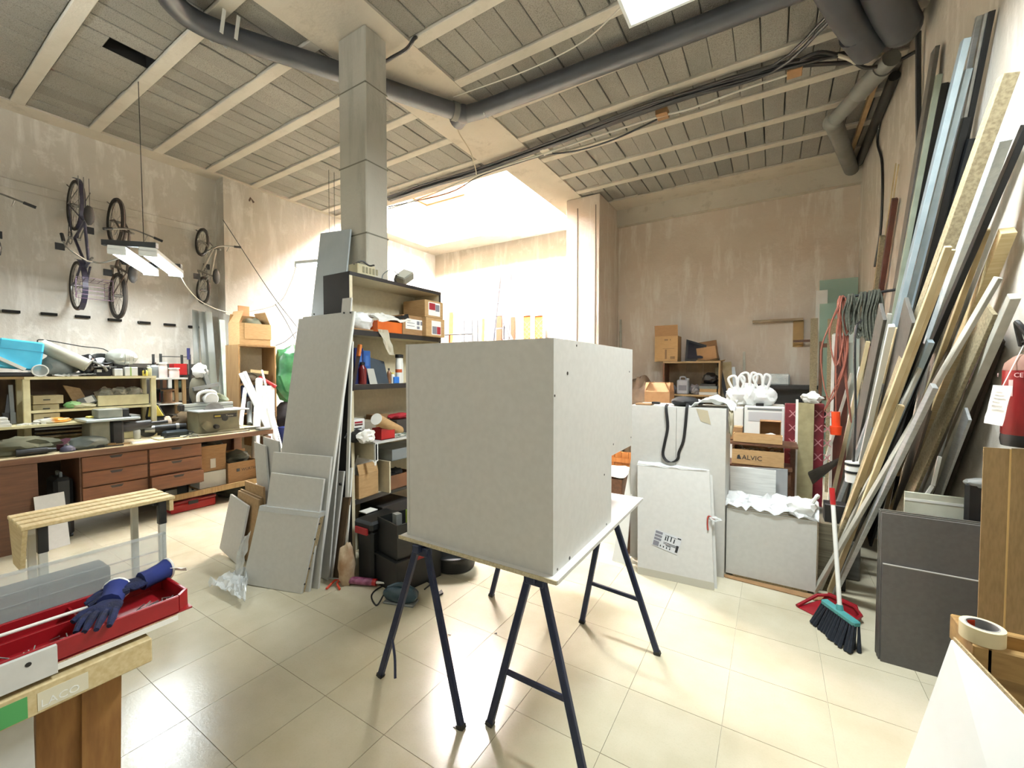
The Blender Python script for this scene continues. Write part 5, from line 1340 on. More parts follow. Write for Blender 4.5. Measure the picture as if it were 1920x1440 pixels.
PLANKS = [  # top px, bottom px (on the floor), width, thickness, wall gap, material, name, label
    ((1754, 92), (1606, 1000), .13, .03, .01, GREYW, 'dark_board', 'tall dark grey board, leftmost of the long lengths on the right wall'),
    ((1761, 140), (1597, 1015), .035, .035, .09, GRN, 'long_pole', 'thin greenish pole beside the tall dark grey board'),
    ((1771, 156), (1604, 1000), .04, .04, .03, DARKM, 'long_profile', 'black profile just right of the thin greenish pole'),
    ((1783, 155), (1612, 990), .06, .03, .0, DARKM, 'long_profile', 'black flat profile against the wall right of the greenish pole'),
    ((1811, 74), (1578, 1025), .075, .035, .1, ALUB, 'window_profile', 'tall pale blue aluminium profile, pointed at its top'),
    ((1815, 130), (1586, 1020), .06, .035, .06, ALUB, 'window_profile', 'shorter pale blue aluminium profile against the tall pointed one'),
    ((1826, 95), (1612, 1000), .03, .03, .0, ALUB, 'window_profile', 'narrow pale blue aluminium strip behind the tall pointed one'),
    ((1812, 220), (1608, 1010), .05, .04, .03, DARKM, 'long_profile', 'black profile between the blue aluminium and the grey rods'),
    ((1822, 260), (1622, 1000), .05, .04, .0, DARKM, 'long_profile', 'second black profile beside the grey rods'),
    ((1836, 30), (1640, 1010), .03, .03, .02, ALU, 'long_rod', 'tall grey rod, left one of the highest trio'),
    ((1852, 24), (1652, 1000), .035, .035, .01, STEEL, 'long_rod', 'tall grey rod, middle one of the highest trio'),
    ((1860, 20), (1662, 1000), .025, .03, .0, DARKM, 'long_rod', 'tall dark rod, right one of the highest trio'),
    ((1891, 140), (1548, 1096), .085, .06, .1, OSB, 'particleboard_length', 'thick speckled particleboard beam rising highest on the right'),
    ((1778, 462), (1545, 1082), .028, .028, .38, LIGHTW, 'timber_stick', 'thin yellow timber stick crossing before the dark boards'),
    ((1786, 468), (1556, 1076), .022, .022, .36, LIGHTW, 'timber_stick', 'thin pale timber stick just behind the yellow one'),
    ((1882, 262), (1630, 960), .09, .05, .05, FOAM, 'wrapped_profile', 'white foam-wrapped profile right of the speckled beam'),
    ((1925, 235), (1580, 1040), .05, .03, .03, DARKM, 'long_profile', 'long black profile slanting lowest from the right picture edge'),
    ((1890, 432), (1660, 1000), .06, .06, .02, PINE, 'timber_post', 'yellow timber post with a blunt top at the right'),
    ((1850, 430), (1650, 980), .03, .03, .08, LIGHTW, 'timber_stick', 'olive timber stick left of the yellow post'),
    ((1872, 522), (1527, 1112), .055, .02, .16, GREYWOOD, 'long_batten', 'long weathered batten crossing in front down to the white pack'),
    ((1752, 725), (1564, 1116), .06, .025, .36, ALU, 'long_batten', 'pale metal batten right beside the long weathered batten'),
    ((1858, 590), (1650, 1060), .15, .02, .08, OSB, 'brown_board', 'broad brown hardboard strip in front of the right wall'),
    ((1902, 556), (1690, 1040), .05, .04, .05, GREYWOOD, 'long_batten', 'pale blue-white batten furthest right above the grey panels'),
    ((1702, 604), (1602, 1010), .15, .03, .26, GREYW, 'dark_board', 'short dark grey board with a sloping top behind the thin timber sticks'),
    ((1688, 615), (1586, 1010), .03, .05, .3, LIGHTW, 'long_batten', 'cream batten along the left of the short dark board'),
    ((1668, 588), (1570, 1000), .04, .03, .3, GREYWOOD, 'long_batten', 'grey batten below the hanging ropes'),
    ((1640, 640), (1560, 1000), .1, .02, .35, GREYW, 'dark_board', 'dark board below the hanging ropes'),
    ((1628, 640), (1545, 1000), .03, .03, .4, LIGHTW, 'timber_stick', 'pale stick below the hanging ropes, upper end hidden'),
    ((1612, 690), (1545, 1010), .05, .02, .3, WHITEP, 'long_batten', 'white batten below the orange lamp handle'),
    ((1597, 700), (1520, 960), .03, .03, .3, GREYWOOD, 'long_batten', 'thin grey batten left of the orange lamp handle'),
    ((1566, 705), (1505, 940), .035, .03, .3, DARKM, 'long_profile', 'black profile slanting before the maroon packs'),
    ((1706, 606), (1604, 1015), .26, .02, .42, GREYW, 'dark_board', 'broad dark grey board in front, sloping below the hanging ropes'),
    ((1655, 600), (1572, 1000), .2, .02, .5, GREYW, 'dark_board', 'broad dark grey board left of the sloping one below the ropes'),
    ((1672, 610), (1578, 1030), .03, .03, .52, WHITEP, 'long_batten', 'thin white batten between the two broad dark boards'),
    ((1725, 690), (1538, 1105), .04, .02, .34, GREYWOOD, 'long_batten', 'pale thin batten just above the long weathered batten'),
    ((1655, 720), (1528, 1060), .045, .025, .42, ALU, 'long_batten', 'dull metal batten behind the striped connector'),
    ((1690, 760), (1555, 1112), .03, .03, .45, LIGHTW, 'timber_stick', 'short yellowish stick beside the striped connector'),
    ((1868, 640), (1720, 1060), .22, .02, .0, mat('dark_brown_board', (62, 48, 38), (48, 37, 30), rough=.7), 'brown_board', 'dark brown board flat on the wall left of the extinguisher'),
    ((1815, 785), (1740, 1060), .1, .015, .12, ALU, 'metal_sheet', 'dented pale metal strip low in front of the dark brown board'),
    ((1800, 560), (1660, 1040), .16, .02, .03, mat('gap_filler_brown', (92, 80, 62), (74, 64, 50), rough=.8), 'dark_board', 'dim brown filler board added for the dark gap behind the broad hardboard strip'),  # added filler, dark colour stands for the gap between lengths
    ((1760, 560), (1630, 1020), .16, .02, .06, DARKM, 'dark_board', 'black filler board added for the dark gap behind the long weathered batten'),  # added filler, its black stands for the dark gap here
    ((1722, 500), (1612, 1010), .14, .02, .06, mat('gap_filler_brown', (92, 80, 62)), 'dark_board', 'dim brown filler board added for the dark gap behind the thin yellow timber stick'),  # another added filler for a dark gap
    ((1745, 640), (1566, 1060), .05, .03, .3, ALUB, 'window_profile', 'short pale blue profile with an angled end below the speckled beam'),
    ((1678, 372), (1630, 900), .06, .05, .0, REDBR, 'mahogany_strip', 'dark mahogany strip with a cut top by the wall corner'),
    ((1655, 442), (1618, 900), .06, .05, .02, OSB, 'timber_post', 'brown timber with a paper tag left of the mahogany strip'),
    ((1680, 306), (1660, 800), .012, .012, .0, LIGHTW, 'thin_cane', 'very thin cane standing above the mahogany strip, left of two'),
    ((1685, 308), (1668, 800), .012, .012, .0, LIGHTW, 'thin_cane', 'very thin cane standing above the mahogany strip, right of two'),
]
for k, (t, b_, w, th, gap, m, nm, lab) in enumerate(PLANKS):
    top = P(t[0], t[1], x=XR - .02 - th / 2 - gap)
    bot = P(b_[0], min(b_[1], 1180), z=0)
    if bot.y > YB - .1: bot = P(b_[0], b_[1], y=YB - .15); bot.z = 0
    bot.x = min(bot.x, XR - .06)
    d = (top - bot).normalized()
    bot = bot + V((0, 0, th * .35))
    one(nm, lab, nm.split('_')[-1], MB().bar(bot, top, w, th, (1, 0, 0)).lift(0), m, 'lengths leaning on the right wall', bev=.002)
# hanging rod with ropes and an orange inspection lamp
RODY = 4.95
r0, r1 = P(1572, 560, y=RODY), P(1772, 521, x=XR)
r1.y = RODY
T = thing('rope_rod', 'steel rod sticking out of the right wall carrying coiled ropes', 'rod')
obj('rod', MB().cyl(r0, V((XR, RODY, r1.z)), .012, n=8), DMETAL, T, smooth=True)
obj('wall_plate', MB().box((XR - .005, RODY, r1.z), (.01, .08, .08)), DMETAL, T)
obj('ring', ring((0, 0, 0), .06, .006, 18, 5), DMETAL, T).matrix_world = Matrix.Translation(r0.lerp(r1, .32) + V((0, 0, -.045))) @ Matrix.Rotation(R(80), 4, 'Z')
def coil(label, nm, f, width, drop, n, r, m, seed, tangle=0.0, drop2=.2):
    rg = random.Random(seed)
    mb = MB()
    for i in range(n):
        c = r0.lerp(r1, f + rg.uniform(-.5, .5) * width)
        l = drop * rg.uniform(.75, 1.1)
        wv = rg.uniform(.02, .05)
        y = rg.uniform(-.05, .05)
        pts = [c + V((0, y * .2, .016 + r)), c + V((-wv * .5, y - .03, -.06)), c + V((-wv + rg.uniform(-tangle, tangle), y, -l * .5)), c + V((-wv * .3 + rg.uniform(-tangle, tangle), y, -l)), c + V((wv, y + .03, -l * .6)), c + V((wv * .6, y + .02, -.06)), c + V((0, y * .2, .016 + r))]
        mb.tube(carve(pts, 5), r, 5)
    return mb
ROPE = mat('grey_green_rope', (92, 94, 82), (70, 72, 62), rough=.9, scale=60)
COPPER = mat('red_brown_cable', (150, 88, 70), (128, 72, 56), rough=.6)
one('rope_coil', 'hank of pale grey-green rope, first from the rod end after the red cable', 'rope', coil('', '', .14, .07, .34, 7, .007, ROPE, 1), ROPE, 'ropes on the rod', smooth=True)
one('rope_coil', 'hank of grey-green rope in the middle of the steel rod', 'rope', coil('', '', .26, .08, .36, 9, .008, ROPE, 2), ROPE, 'ropes on the rod', smooth=True)
one('rope_coil', 'thick dark hank of rope ending in a round loop, nearest the boards', 'rope', coil('', '', .40, .12, .45, 14, .009, mat('dark_rope', (70, 72, 66), (52, 54, 50), rough=.9), 3), ROPE, 'ropes on the rod', smooth=True)
mb = coil('', '', .03, .05, .8, 5, .006, COPPER, 4, .05)
mb.add(*(lambda q: (q.v, q.f))(coil('', '', .05, .03, 1.15, 3, .006, COPPER, 5, .12)))
one('cable_tangle', 'red-brown cable tangle hanging from the end of the rod', 'cable', mb, COPPER, smooth=True)
T = thing('inspection_lamp', 'bright orange lamp handle hanging on the red-brown cable', 'inspection lamp')
hp = P(1567, 772, y=RODY); hq = P(1567, 815, y=RODY)
ORG = mat('bright_orange', (240, 84, 40), (226, 70, 30), rough=.35)
obj('handle', MB().cyl(hp, hq + V((0, 0, .08)), .035, .033, 14), ORG, T, smooth=True)
obj('collar', MB().cyl(hq + V((0, 0, .08)), hq, .048, .042, 14), ORG, T, smooth=True)
obj('cable', MB().cyl(P(1568, 700, y=RODY), hp, .006, n=5), COPPER, T)
# black flex with a grey-striped fitting hanging
T = thing('striped_connector', 'white connector with black stripes hanging low on a black flex', 'connector')
a, b_ = P(1603, 630, y=4.2), P(1600, 866, y=4.2)
obj('flex', MB().tube(carve([P(1615, 600, y=4.3), a, P(1604, 780, y=4.2), b_], 6), .009, 6), BLACKP, T, smooth=True)
c = P(1600, 880, y=4.2)
obj('body', MB().cyl(c + V((0, 0, .06)), c - V((0, 0, .1)), .055, .05, 14), PAPER, T, smooth=True)
for dz in (.05, -.01): obj('stripe', MB().cyl(c + V((0, 0, dz)), c + V((0, 0, dz - .018)), .057, n=14), BLACKP, T, smooth=True)

# ------------------------------------------------------------------ fire extinguisher with its card
T = thing('fire_extinguisher', 'red fire extinguisher with a white card on the right wall', 'fire extinguisher')
EX, EY = 1.03, 2.99
z0, z1 = P(1890, 812, x=1.0).z, P(1890, 650, x=1.0).z
EM = Matrix.Translation((EX, EY, z0))
hh_ = z1 - z0
REDX = mat('extinguisher_red', (132, 24, 28), (116, 20, 24), rough=.35)
obj('cylinder', MB().lathe([(.078, 0), (.083, .01), (.083, hh_ * .72), (.076, hh_ * .8), (.05, hh_ * .87), (.03, hh_ * .9)], 24, EM), REDX, T, smooth=True)
obj('dusty_shoulder', MB().lathe([(.0835, hh_ * .725), (.0765, hh_ * .805), (.0505, hh_ * .872), (.031, hh_ * .902)], 24, EM), mat('dust', (150, 120, 104), (132, 96, 84), rough=.9), T, smooth=True)
obj('valve', MB().lathe([(.022, hh_ * .9), (.022, hh_ * 1.0), (.016, hh_ * 1.05)], 12, EM), CHROME, T, smooth=True)
obj('lever', MB().bar(V((EX - .02, EY, z0 + hh_ * 1.04)), V((EX + .02, EY - .13, z0 + hh_ * 1.12)), .018, .012), BLACKP, T)
obj('foot_ring', MB().lathe([(.08, -.05), (.085, -.02), (.082, .005)], 20, EM), BLACKP, T, smooth=True)
obj('hose', MB().tube(carve([V((EX - .02, EY + .02, z0 + hh_)), V((EX - .06, EY - .05, z0 + hh_ * 1.25)), V((EX - .02, EY - .1, z0 + hh_ * .9)), V((EX - .02, EY - .11, z0 + .1))], 6), .011, 8), BLACKP, T, smooth=True)
obj('bracket', MB().bx(EX + .05, XR, EY - .03, EY + .03, z0 + hh_ * .5, z0 + hh_ * .6), DMETAL, T)
lbl = (214, 180, 176)
LP_ = mat('label_print', lbl, (196, 160, 156), rough=.6)
def around(a0, a1, za, zb_, m, nm):
    pts0 = [(EX + .0838 * math.cos(R(a)), EY + .0838 * math.sin(R(a))) for a in range(a0, a1 + 1, 6)]
    mb = MB()
    vs = [(x, y, za) for x, y in pts0] + [(x, y, zb_) for x, y in pts0]
    n_ = len(pts0)
    mb.add(vs, [(i, i + 1, i + 1 + n_, i + n_) for i in range(n_ - 1)])
    obj(nm, mb, m, T)
for i in range(7): around(150, 178, z0 + hh_ * (.62 - i * .035), z0 + hh_ * (.628 - i * .035), LP_, 'label_line')
around(206, 222, z0 + hh_ * .44, z0 + hh_ * .62, LP_, 'pictogram')
text('lettering', 'IBEX', .026, LP_, T, (EX - .0845, EY + .045, z0 + hh_ * .65), (-.35, -.94, 0), (0, 0, 1), .0006)
text('lettering', 'CE', .03, LP_, T, (EX - .066, EY - .055, z0 + hh_ * .65), (.6, -.8, 0), (0, 0, 1), .0006)
cd0 = P(1862, 722, x=.93)
T2 = thing('inspection_card', 'white inspection card hanging from the fire extinguisher', 'card')
ca, cb = P(1863, 722, x=.895), P(1899, 724, x=.92)
cc, cdn = P(1880, 799, x=.9), P(1845, 793, x=.87)
obj('card', MB().sheet(cdn, cc, cb, ca, 4, 6, .004, 3, .0012), PAPER, T2, smooth=True)
for i in range(6):
    u = .12 + i * .09
    p0 = ca.lerp(cdn, u).lerp(cb.lerp(cc, u), .15); p1 = ca.lerp(cdn, u).lerp(cb.lerp(cc, u), .55 + .3 * ((i * 7) % 3) / 2)
    off = V((-.006, -.006, 0))
    obj('text_line', MB().bar(p0 + off, p1 + off, .004, .001, (0, 0, 1)), INKG, T2)
obj('string', MB().cyl(ca.lerp(cb, .5), V((EX - .02, EY, z0 + hh_)), .002, n=4), PAPER, T2)

# dark cloth bag hanging at the right edge, with its strap
one('hung_jacket', 'black padded bag hanging on the wall at the right picture edge', 'bag', MB().blob((1.06, 2.78, 2.3), (.08, .2, .33), 101, .15), mat('black_fabric', (36, 38, 40), (26, 28, 30), rough=.8), smooth=True)

# ------------------------------------------------------------------ right foreground: grey panels, cardboard, stand, tape
T = thing('grey_panel_stack', 'stack of dark grey panels standing on edge by the right wall', 'panel stack')
gz = .872
for i in range(4):
    y = 3.2 + i * .021
    obj('panel', MB().bx(.552 - .002 * (i % 2), 1.13, y, y + .018, .003 * (i > 0), gz + .004 * (i % 3)), GREYW if i else mat('graphite_panel', (92, 90, 88), (86, 84, 82), rough=.5, scale=40), T)
obj('panel', MB().bx(.56, 1.13, 3.182, 3.199, 0, .575), mat('graphite_panel', (92, 90, 88)), T)
obj('edge_line', MB().bx(.56, 1.13, 3.1815, 3.1985, .575, .579), mat('panel_edge_grey', (150, 146, 138), rough=.6), T)
T = thing('marble_board', 'pale marbled board standing behind the dark grey panels', 'board')
a, b_ = P(1697, 922, y=3.36), P(1812, 935, y=3.36)
obj('panel', MB().bx(a.x, b_.x, 3.36, 3.38, 0, a.z), mat('marbled', (206, 208, 192), (176, 176, 156), rough=.4, scale=4), T)
obj('stripe', MB().bx(a.x, b_.x, 3.3585, 3.36, a.z - .05, a.z - .035), WHITEP, T)
T = thing('stepped_profile', 'white stepped profile edge standing behind the marbled board', 'profile')
obj('upper', MB().bar(P(1762, 856, y=3.5), P(1749, 910, y=3.5), .022, .015), WHITEP, T)
obj('lower', MB().bar(P(1748, 911, y=3.5), P(1735, 930, y=3.5), .02, .015), WHITEP, T)
pp = P(1735, 930, y=3.5)
obj('foot', MB().bar(pp, V((pp.x, 3.5, 0)), .02, .015, (0, 1, 0)), WHITEP, T)
T = thing('rolled_bundle', 'dark bundle wrapped in grey film behind the cardboard sheet', 'bundle')
a = P(1812, 905, y=3.3)
obj('core', MB().bx(a.x, a.x + .16, 3.3, 3.34, 0, a.z), BLACKP, T, bev=.015)
obj('film', MB().blob((a.x + .08, 3.32, a.z), (.085, .03, .03), 7, .2), FILM, T, smooth=True)
T = thing('cardboard_sheet', 'tall folded cardboard sheet standing at the right picture edge', 'cardboard')
a = P(1843, 838, y=2.9)
KRAFT = mat('kraft_sheet', (138, 114, 76), (127, 104, 67), rough=.8, scale=20, stretch=(6, 6, 1))
obj('leaf', MB().bx(a.x, a.x + .085, 2.89, 2.897, 0, a.z), KRAFT, T)
obj('leaf', MB().bx(a.x + .09, 1.14, 2.885, 2.892, 0, a.z + .004), KRAFT, T)
obj('crease', MB().bx(a.x + .084, a.x + .091, 2.887, 2.894, 0, a.z), mat('kraft_light', (186, 154, 98), rough=.8), T)
# wooden stand (frame) carrying the tape
T = thing('open_crate', 'open wooden crate stand in the right foreground under the tape roll', 'stand')
FZ = .82
s0 = P(1783, 1152, z=FZ)
fx, fy = s0.x, s0.y
PW = mat('stand_wood', (156, 124, 72), (132, 102, 56), rough=.6, scale=5, stretch=(1.5, 8, 8))
obj('rail', MB().bx(fx + .03, fx + .6, fy - .2, fy - .165, FZ - .09, FZ), PW, T, bev=.004)
obj('rail', MB().bx(fx + .03, fx + .6, fy - .02, fy + .01, FZ - .09, FZ - .02), PW, T, bev=.004)
obj('post', MB().bx(fx, fx + .045, fy - .2, fy + .01, FZ - .09, FZ), PW, T, bev=.004)
obj('leg', MB().bx(fx + .06, fx + .13, fy - .15, fy - .08, 0, FZ - .09), PW, T)
obj('leg', MB().bx(fx + .5, fx + .57, fy - .15, fy - .08, 0, FZ - .09), PW, T)
obj('shelf', MB().bx(fx + .045, fx + .55, fy - .165, fy - .02, FZ - .09, FZ - .075), PW, T)
obj('brown_panel', MB().bx(fx + .13, fx + .5, fy - .1, fy - .08, .1, FZ - .09), WALNUT, T)
T = thing('tape_roll', 'roll of cream masking tape lying on the right foreground frame', 'tape')
tc = P(1839, 1172, z=FZ + .045)
TM = Matrix.Translation((tc.x + .002, tc.y - .075 + .07, FZ + .0005))
CT = mat('cream_tape', (214, 202, 166), (204, 192, 156), rough=.6)
obj('roll', MB().lathe([(.04, 0), (.053, 0), (.053, .048), (.04, .048), (.04, 0)], 28, TM), CT, T, smooth=True)
obj('core_ring', MB().lathe([(.037, .001), (.0405, .001), (.0405, .049), (.037, .049), (.037, .001)], 24, TM), mat('core_grey', (140, 140, 140), rough=.7), T, smooth=True)
obj('core_print', MB().prism([TM @ V((.0365 * math.cos(R(q)), .0365 * math.sin(R(q)), z)) for q, z in ((100, .02), (140, .02), (140, .044), (100, .044))], (.0, .0, .0005)), ORG, T)
# white slanted board in the corner
WB = mat('bright_white_board', (226, 229, 226), (220, 224, 221), rough=.45)
ap = P(1783, 1200, z=.80)
one('white_board', 'large white board leaning with its corner up in the right foreground', 'board',
    MB().prism([ap, P(1925, 1350, x=ap.x + .06), P(1925, 1700, x=ap.x + .0), P(1640, 1600, x=ap.x - .16)], (.012, .008, 0)), WB)
one('board_edge_strip', 'raw wood edge strip along the top of the large white board', 'strip', MB().bar(ap + V((.008, .004, .004)), P(1925, 1350, x=ap.x + .06) + V((.008, .004, .004)), .006, .014), CHIP)

# broom and dustpan
T = thing('broom', 'teal broom with dark bristles and a white handle leaning at the planks', 'broom')
TEAL = mat('teal_plastic', (78, 150, 150), (66, 136, 136), rough=.45)
BR = mat('dark_bristles', (30, 36, 46), (20, 26, 34), rough=.95, scale=40)
h0, h1 = P(1545, 1127, z=.16), P(1608, 1172, z=.16)
hm = (h0 + h1) / 2
hdir = (h1 - h0).normalized()
obj('head', MB().bar(h0, h1, .05, .035), TEAL, T, bev=.008)
side = V((hdir.y, -hdir.x, 0))
rg = random.Random(9)
for i in range(14):
    f = (i + .5) / 14
    for s in (-1, 0, 1):
        p0 = h0.lerp(h1, f) + side * (s * .016)
        p1 = p0 + hdir * ((f - .5) * .07 + rg.uniform(-.01, .01)) + side * (s * .018 + .045 + rg.uniform(-.01, .01)) + V((0, 0, -.152 - rg.uniform(0, .005)))
        obj('bristle_tuft', MB().tube([p0, p0.lerp(p1, .5), p1], .008, 5, rs=[.006, .009, .013]), BR, T)
htop = P(1560, 915, y=3.55)
obj('handle', MB().cyl(hm + V((0, 0, .01)), htop, .013, n=12), WHITEP, T, smooth=True)
obj('grip', MB().cyl(htop, htop + (htop - hm).normalized() * .0 + (hm - htop).normalized() * .11, .016, n=12), REDP, T, smooth=True)
obj('socket', MB().cyl(hm, hm.lerp(htop, .06), .022, .018, 12), TEAL, T, smooth=True)
T = thing('dustpan', 'dark red dustpan lying behind the teal broom head', 'dustpan')
d0 = P(1503, 1122, z=.02)
dc = V((.37, 3.62, 0))
MD = Matrix.Translation(dc) @ Matrix.Rotation(R(-35), 4, 'Z')
RDP = mat('dustpan_red', (150, 24, 36), (132, 18, 30), rough=.35)
obj('pan', MB().prism([MD @ V(q) for q in ((-.15, -.13, .002), (.15, -.13, .002), (.13, .1, .012), (-.13, .1, .012))], (0, 0, .004)), RDP, T)
obj('rim', MB().tube([MD @ V(q) for q in ((-.15, -.13, .012), (-.14, .08, .05), (-.08, .12, .07), (.08, .12, .07), (.14, .08, .05), (.15, -.13, .012))], .012, 6), RDP, T, smooth=True)
obj('back', MB().prism([MD @ V(q) for q in ((-.13, .1, .01), (.13, .1, .01), (.09, .125, .085), (-.09, .125, .085))], tuple((MD.to_3x3() @ V((0, .006, 0))))), RDP, T)
# ------------------------------------------------------------------ white cabinet and packs in the middle right
CY = 3.80
a, b_ = P(1190, 762, y=CY), P(1362, 762, y=CY)
CX0, CX1, CZ = a.x - .03, b_.x, P(1270, 763, y=CY).z
CD = .42
T = thing('door_cabinet', 'white two-door cabinet standing right of the trestles, bag strap over its front', 'cabinet')
obj('carcass', MB().bx(CX0, CX1, CY + .019, CY + CD, 0, CZ), MELA, T)
xm = P(1268, 800, y=CY).x
for x0, x1 in ((CX0, xm - .0015), (xm + .0015, CX1)): obj('door', MB().bx(x0, x1, CY, CY + .018, .0, CZ - .001), MELA, T)
# leaning flat pack with a printed label
T = thing('flat_pack', 'shrink-wrapped white flat pack with printed label leaning on the white cabinet', 'flat pack')
bl, br = V((-.94, 3.5, 0)), V((-.36, 3.54, 0))
tl = P(1195, 868, y=3.735)
up_ = tl - bl
tr = br + up_
n = (br - bl).cross(up_).normalized()
if n.y < 0: n = -n
obj('pack', MB().prism([bl, br, tr, tl], n * .035), MELA, T, bev=.003)
obj('rear_pack', MB().prism([bl + n * .036 + V((.02, 0, 0)), br + n * .036 + V((.02, 0, 0)), tr + n * .036 + V((.02, 0, 0)), tl + n * .036 + V((.02, 0, 0))], n * .02), MELA2, T)
obj('base_strip', MB().prism([bl - n * .002, br - n * .002, br + up_ * .06 - n * .002, bl + up_ * .06 - n * .002], n * .001), mat('grey_tape', (176, 172, 156), rough=.5), T)
obj('wrap_fold', MB().sheet(tl + V((0, -.01, -.01)), tr + V((-.02, -.01, -.01)), tr + n * .06 + V((-.02, 0, .02)), tl + n * .06 + V((0, 0, .025)), 12, 3, .015, 5, .001, freq=9), FILM, T, smooth=True)
ex, ez = (br - bl).normalized(), up_.normalized()
def onp(px, py):
    c = P(px, py, y=3.6)
    d = (c - CAM)
    t = (bl - n * .003 - CAM).dot(n) / d.dot(n)
    return CAM + d * t
lab = [onp(1229, 992), onp(1279, 1010), onp(1270, 1041), onp(1222, 1021)]
lo_ = obj('label', MB().prism(lab, n * .001), mat('label_grey', (196, 198, 200), rough=.7), T)
def lq(u, v): return (lab[0].lerp(lab[1], u)).lerp(lab[3].lerp(lab[2], u), v) - n * .0012
for (u0, u1, v0, v1) in ((.03, .3, .05, .2), (.03, .3, .26, .4), (.03, .3, .46, .6), (.03, .25, .66, .95), (.42, .46, .2, .45), (.5, .54, .15, .45), (.62, .66, .12, .42), (.74, .78, .2, .45), (.4, .82, .12, .14), (.4, .9, .55, .58), (.4, .9, .63, .66), (.85, .98, .05, .12), (.88, .97, .5, .9), (.3, .34, .8, .9), (.42, .46, .8, .9), (.54, .58, .8, .9), (.66, .7, .8, .9), (.5, .7, .7, .74)):
    q = [lq(u0, v0), lq(u1, v0), lq(u1, v1), lq(u0, v1)]
    obj('label_print', MB().prism(q, n * .0004), INKG if u0 < .3 else INK, lo_)
one('red_strap', 'red strap hook caught in film at the right edge of the flat pack', 'strap', MB().tube(carve([tr.lerp(br, .42) - n * .01 + V((.02, 0, 0)), tr.lerp(br, .4) - n * .01 + V((-.02, 0, 0)), tr.lerp(br, .46) - n * .01 + V((-.03, 0, 0)), tr.lerp(br, .52) - n * .01 + V((-.028, 0, 0))], 5), .006, 6), mat('dull_red', (150, 52, 40), rough=.6), smooth=True)
one('film_tuft', 'small tuft of clear film beside the red strap hook', 'plastic film', MB().blob(tr.lerp(br, .41) + V((.03, -.02, 0)), (.04, .02, .02), 3, .5), FILM, smooth=True)
# shoulder bag with hanging strap
T = thing('shoulder_bag', 'black shoulder bag on the white cabinet with its strap hanging in a loop', 'bag')
BFAB = mat('bag_black', (22, 22, 24), (16, 16, 18), rough=.7)
c = P(1285, 755, y=CY + .12)
obj('body', MB().blob((c.x, CY + .13, CZ + .04), (.12, .1, .045), 4, .12, flat=-.04), BFAB, T, smooth=True)
st_ = carve([P(1252, 758, y=CY + .03), P(1249, 765, y=CY - .012), P(1252, 800, y=CY - .012), P(1246, 832, y=CY - .012), P(1243, 852, y=CY - .012), P(1250, 864, y=CY - .012), P(1262, 866, y=CY - .012), P(1271, 860, y=CY - .012), P(1273, 848, y=CY - .012), P(1281, 828, y=CY - .012), P(1285, 800, y=CY - .012), P(1288, 765, y=CY - .012), P(1290, 757, y=CY + .03)], 4)
obj('strap', MB().ribbon(st_, .024, .003, (.9, .44, 0)), BFAB, T)
obj('buckle', MB().box(P(1230, 757, y=CY + .05) + V((0, 0, .008)), (.07, .04, .02)), BLACKP, T, bev=.004)
one('folded_cloth', 'white folded cloth lying on the white cabinet, hanging over its corner', 'cloth', MB().sheet((CX1 - .3, CY + .01, CZ + .004), (CX1 + .06, CY + .03, CZ - .0), (CX1 + .05, CY + .36, CZ + .005), (CX1 - .24, CY + .34, CZ + .012), 12, 10, .05, 4, .006, fn=lambda u, w: .05 * math.sin(u * 3.1) , freq=5), mat('white_cloth', (224, 226, 222), (206, 210, 208), rough=.8), smooth=True)
one('cloth_tail', 'beige cloth tail hanging at the right corner of the white cabinet', 'cloth', MB().blob((CX1 + .03, CY + .08, CZ - .1), (.02, .06, .12), 8, .3), mat('beige_cloth', (178, 170, 146), rough=.9), smooth=True)
one('tape_patch', 'strip of brown packing tape stuck on the white cabinet front', 'tape', MB().prism([P(1305, 766, y=CY - .001), P(1327, 770, y=CY - .001), P(1333, 796, y=CY - .001), P(1314, 790, y=CY - .001)], (0, -.0008, 0)), mat('dull_tape', (176, 166, 142), rough=.4))
one('brown_folder', 'thin beige folder at the left on top of the white cabinet', 'folder', MB().bx(CX0 + .03, CX0 + .17, CY + .02, CY + .14, CZ, CZ + .016), CARD2, bev=.003)
# large pale pack with crumpled film on top
PY = 3.87
T = thing('panel_pack', 'low wide pale grey pack standing right of the flat pack', 'panel pack')
x0, x1 = P(1360, 1080, z=0).x, P(1529, 1115, z=0).x
pz = P(1362, 953, y=PY).z
obj('front_panel', MB().bx(x0, x1, PY, PY + .018, 0.02, pz), MELA2, T)
for i in range(6): obj('panel', MB().bx(x0 + .004 * (i % 2), x1 + .004 * (i % 3), PY + .02 + i * .02, PY + .038 + i * .02, 0.02, pz + .002 * i), MELA2 if i % 2 else CHIP, T)
obj('skid', MB().bx(x0 + .05, x1 - .05, PY + .01, PY + .13, 0, .02), CHIP, T)
one('film_heap', 'heap of crumpled clear and white film on the low pale pack', 'plastic film', MB().sheet((x0 - .02, PY - .015, pz + .01), (x1 + .01, PY - .015, pz - .01), (x1 + .02, PY + .22, pz + .05), (x0, PY + .2, pz + .04), 20, 8, .07, 7, .0015, fn=lambda u, w: .03 + .03 * w, freq=8), mat('milky_film', (232, 234, 234), rough=.2, alpha=.55), smooth=True)
one('carrier_bag', 'white carrier bag with a knotted handle on the right end of the low pale pack', 'bag', MB().blob((x1 - .1, PY + .1, pz + .07), (.11, .09, .08), 17, .35).tube(carve([(x1 - .07, PY + .08, pz + .11), (x1 - .0, PY + .06, pz + .17), (x1 + .0, PY + .05, pz + .19), (x1 - .03, PY + .06, pz + .12)], 5), .012, 6), BAGW, smooth=True)
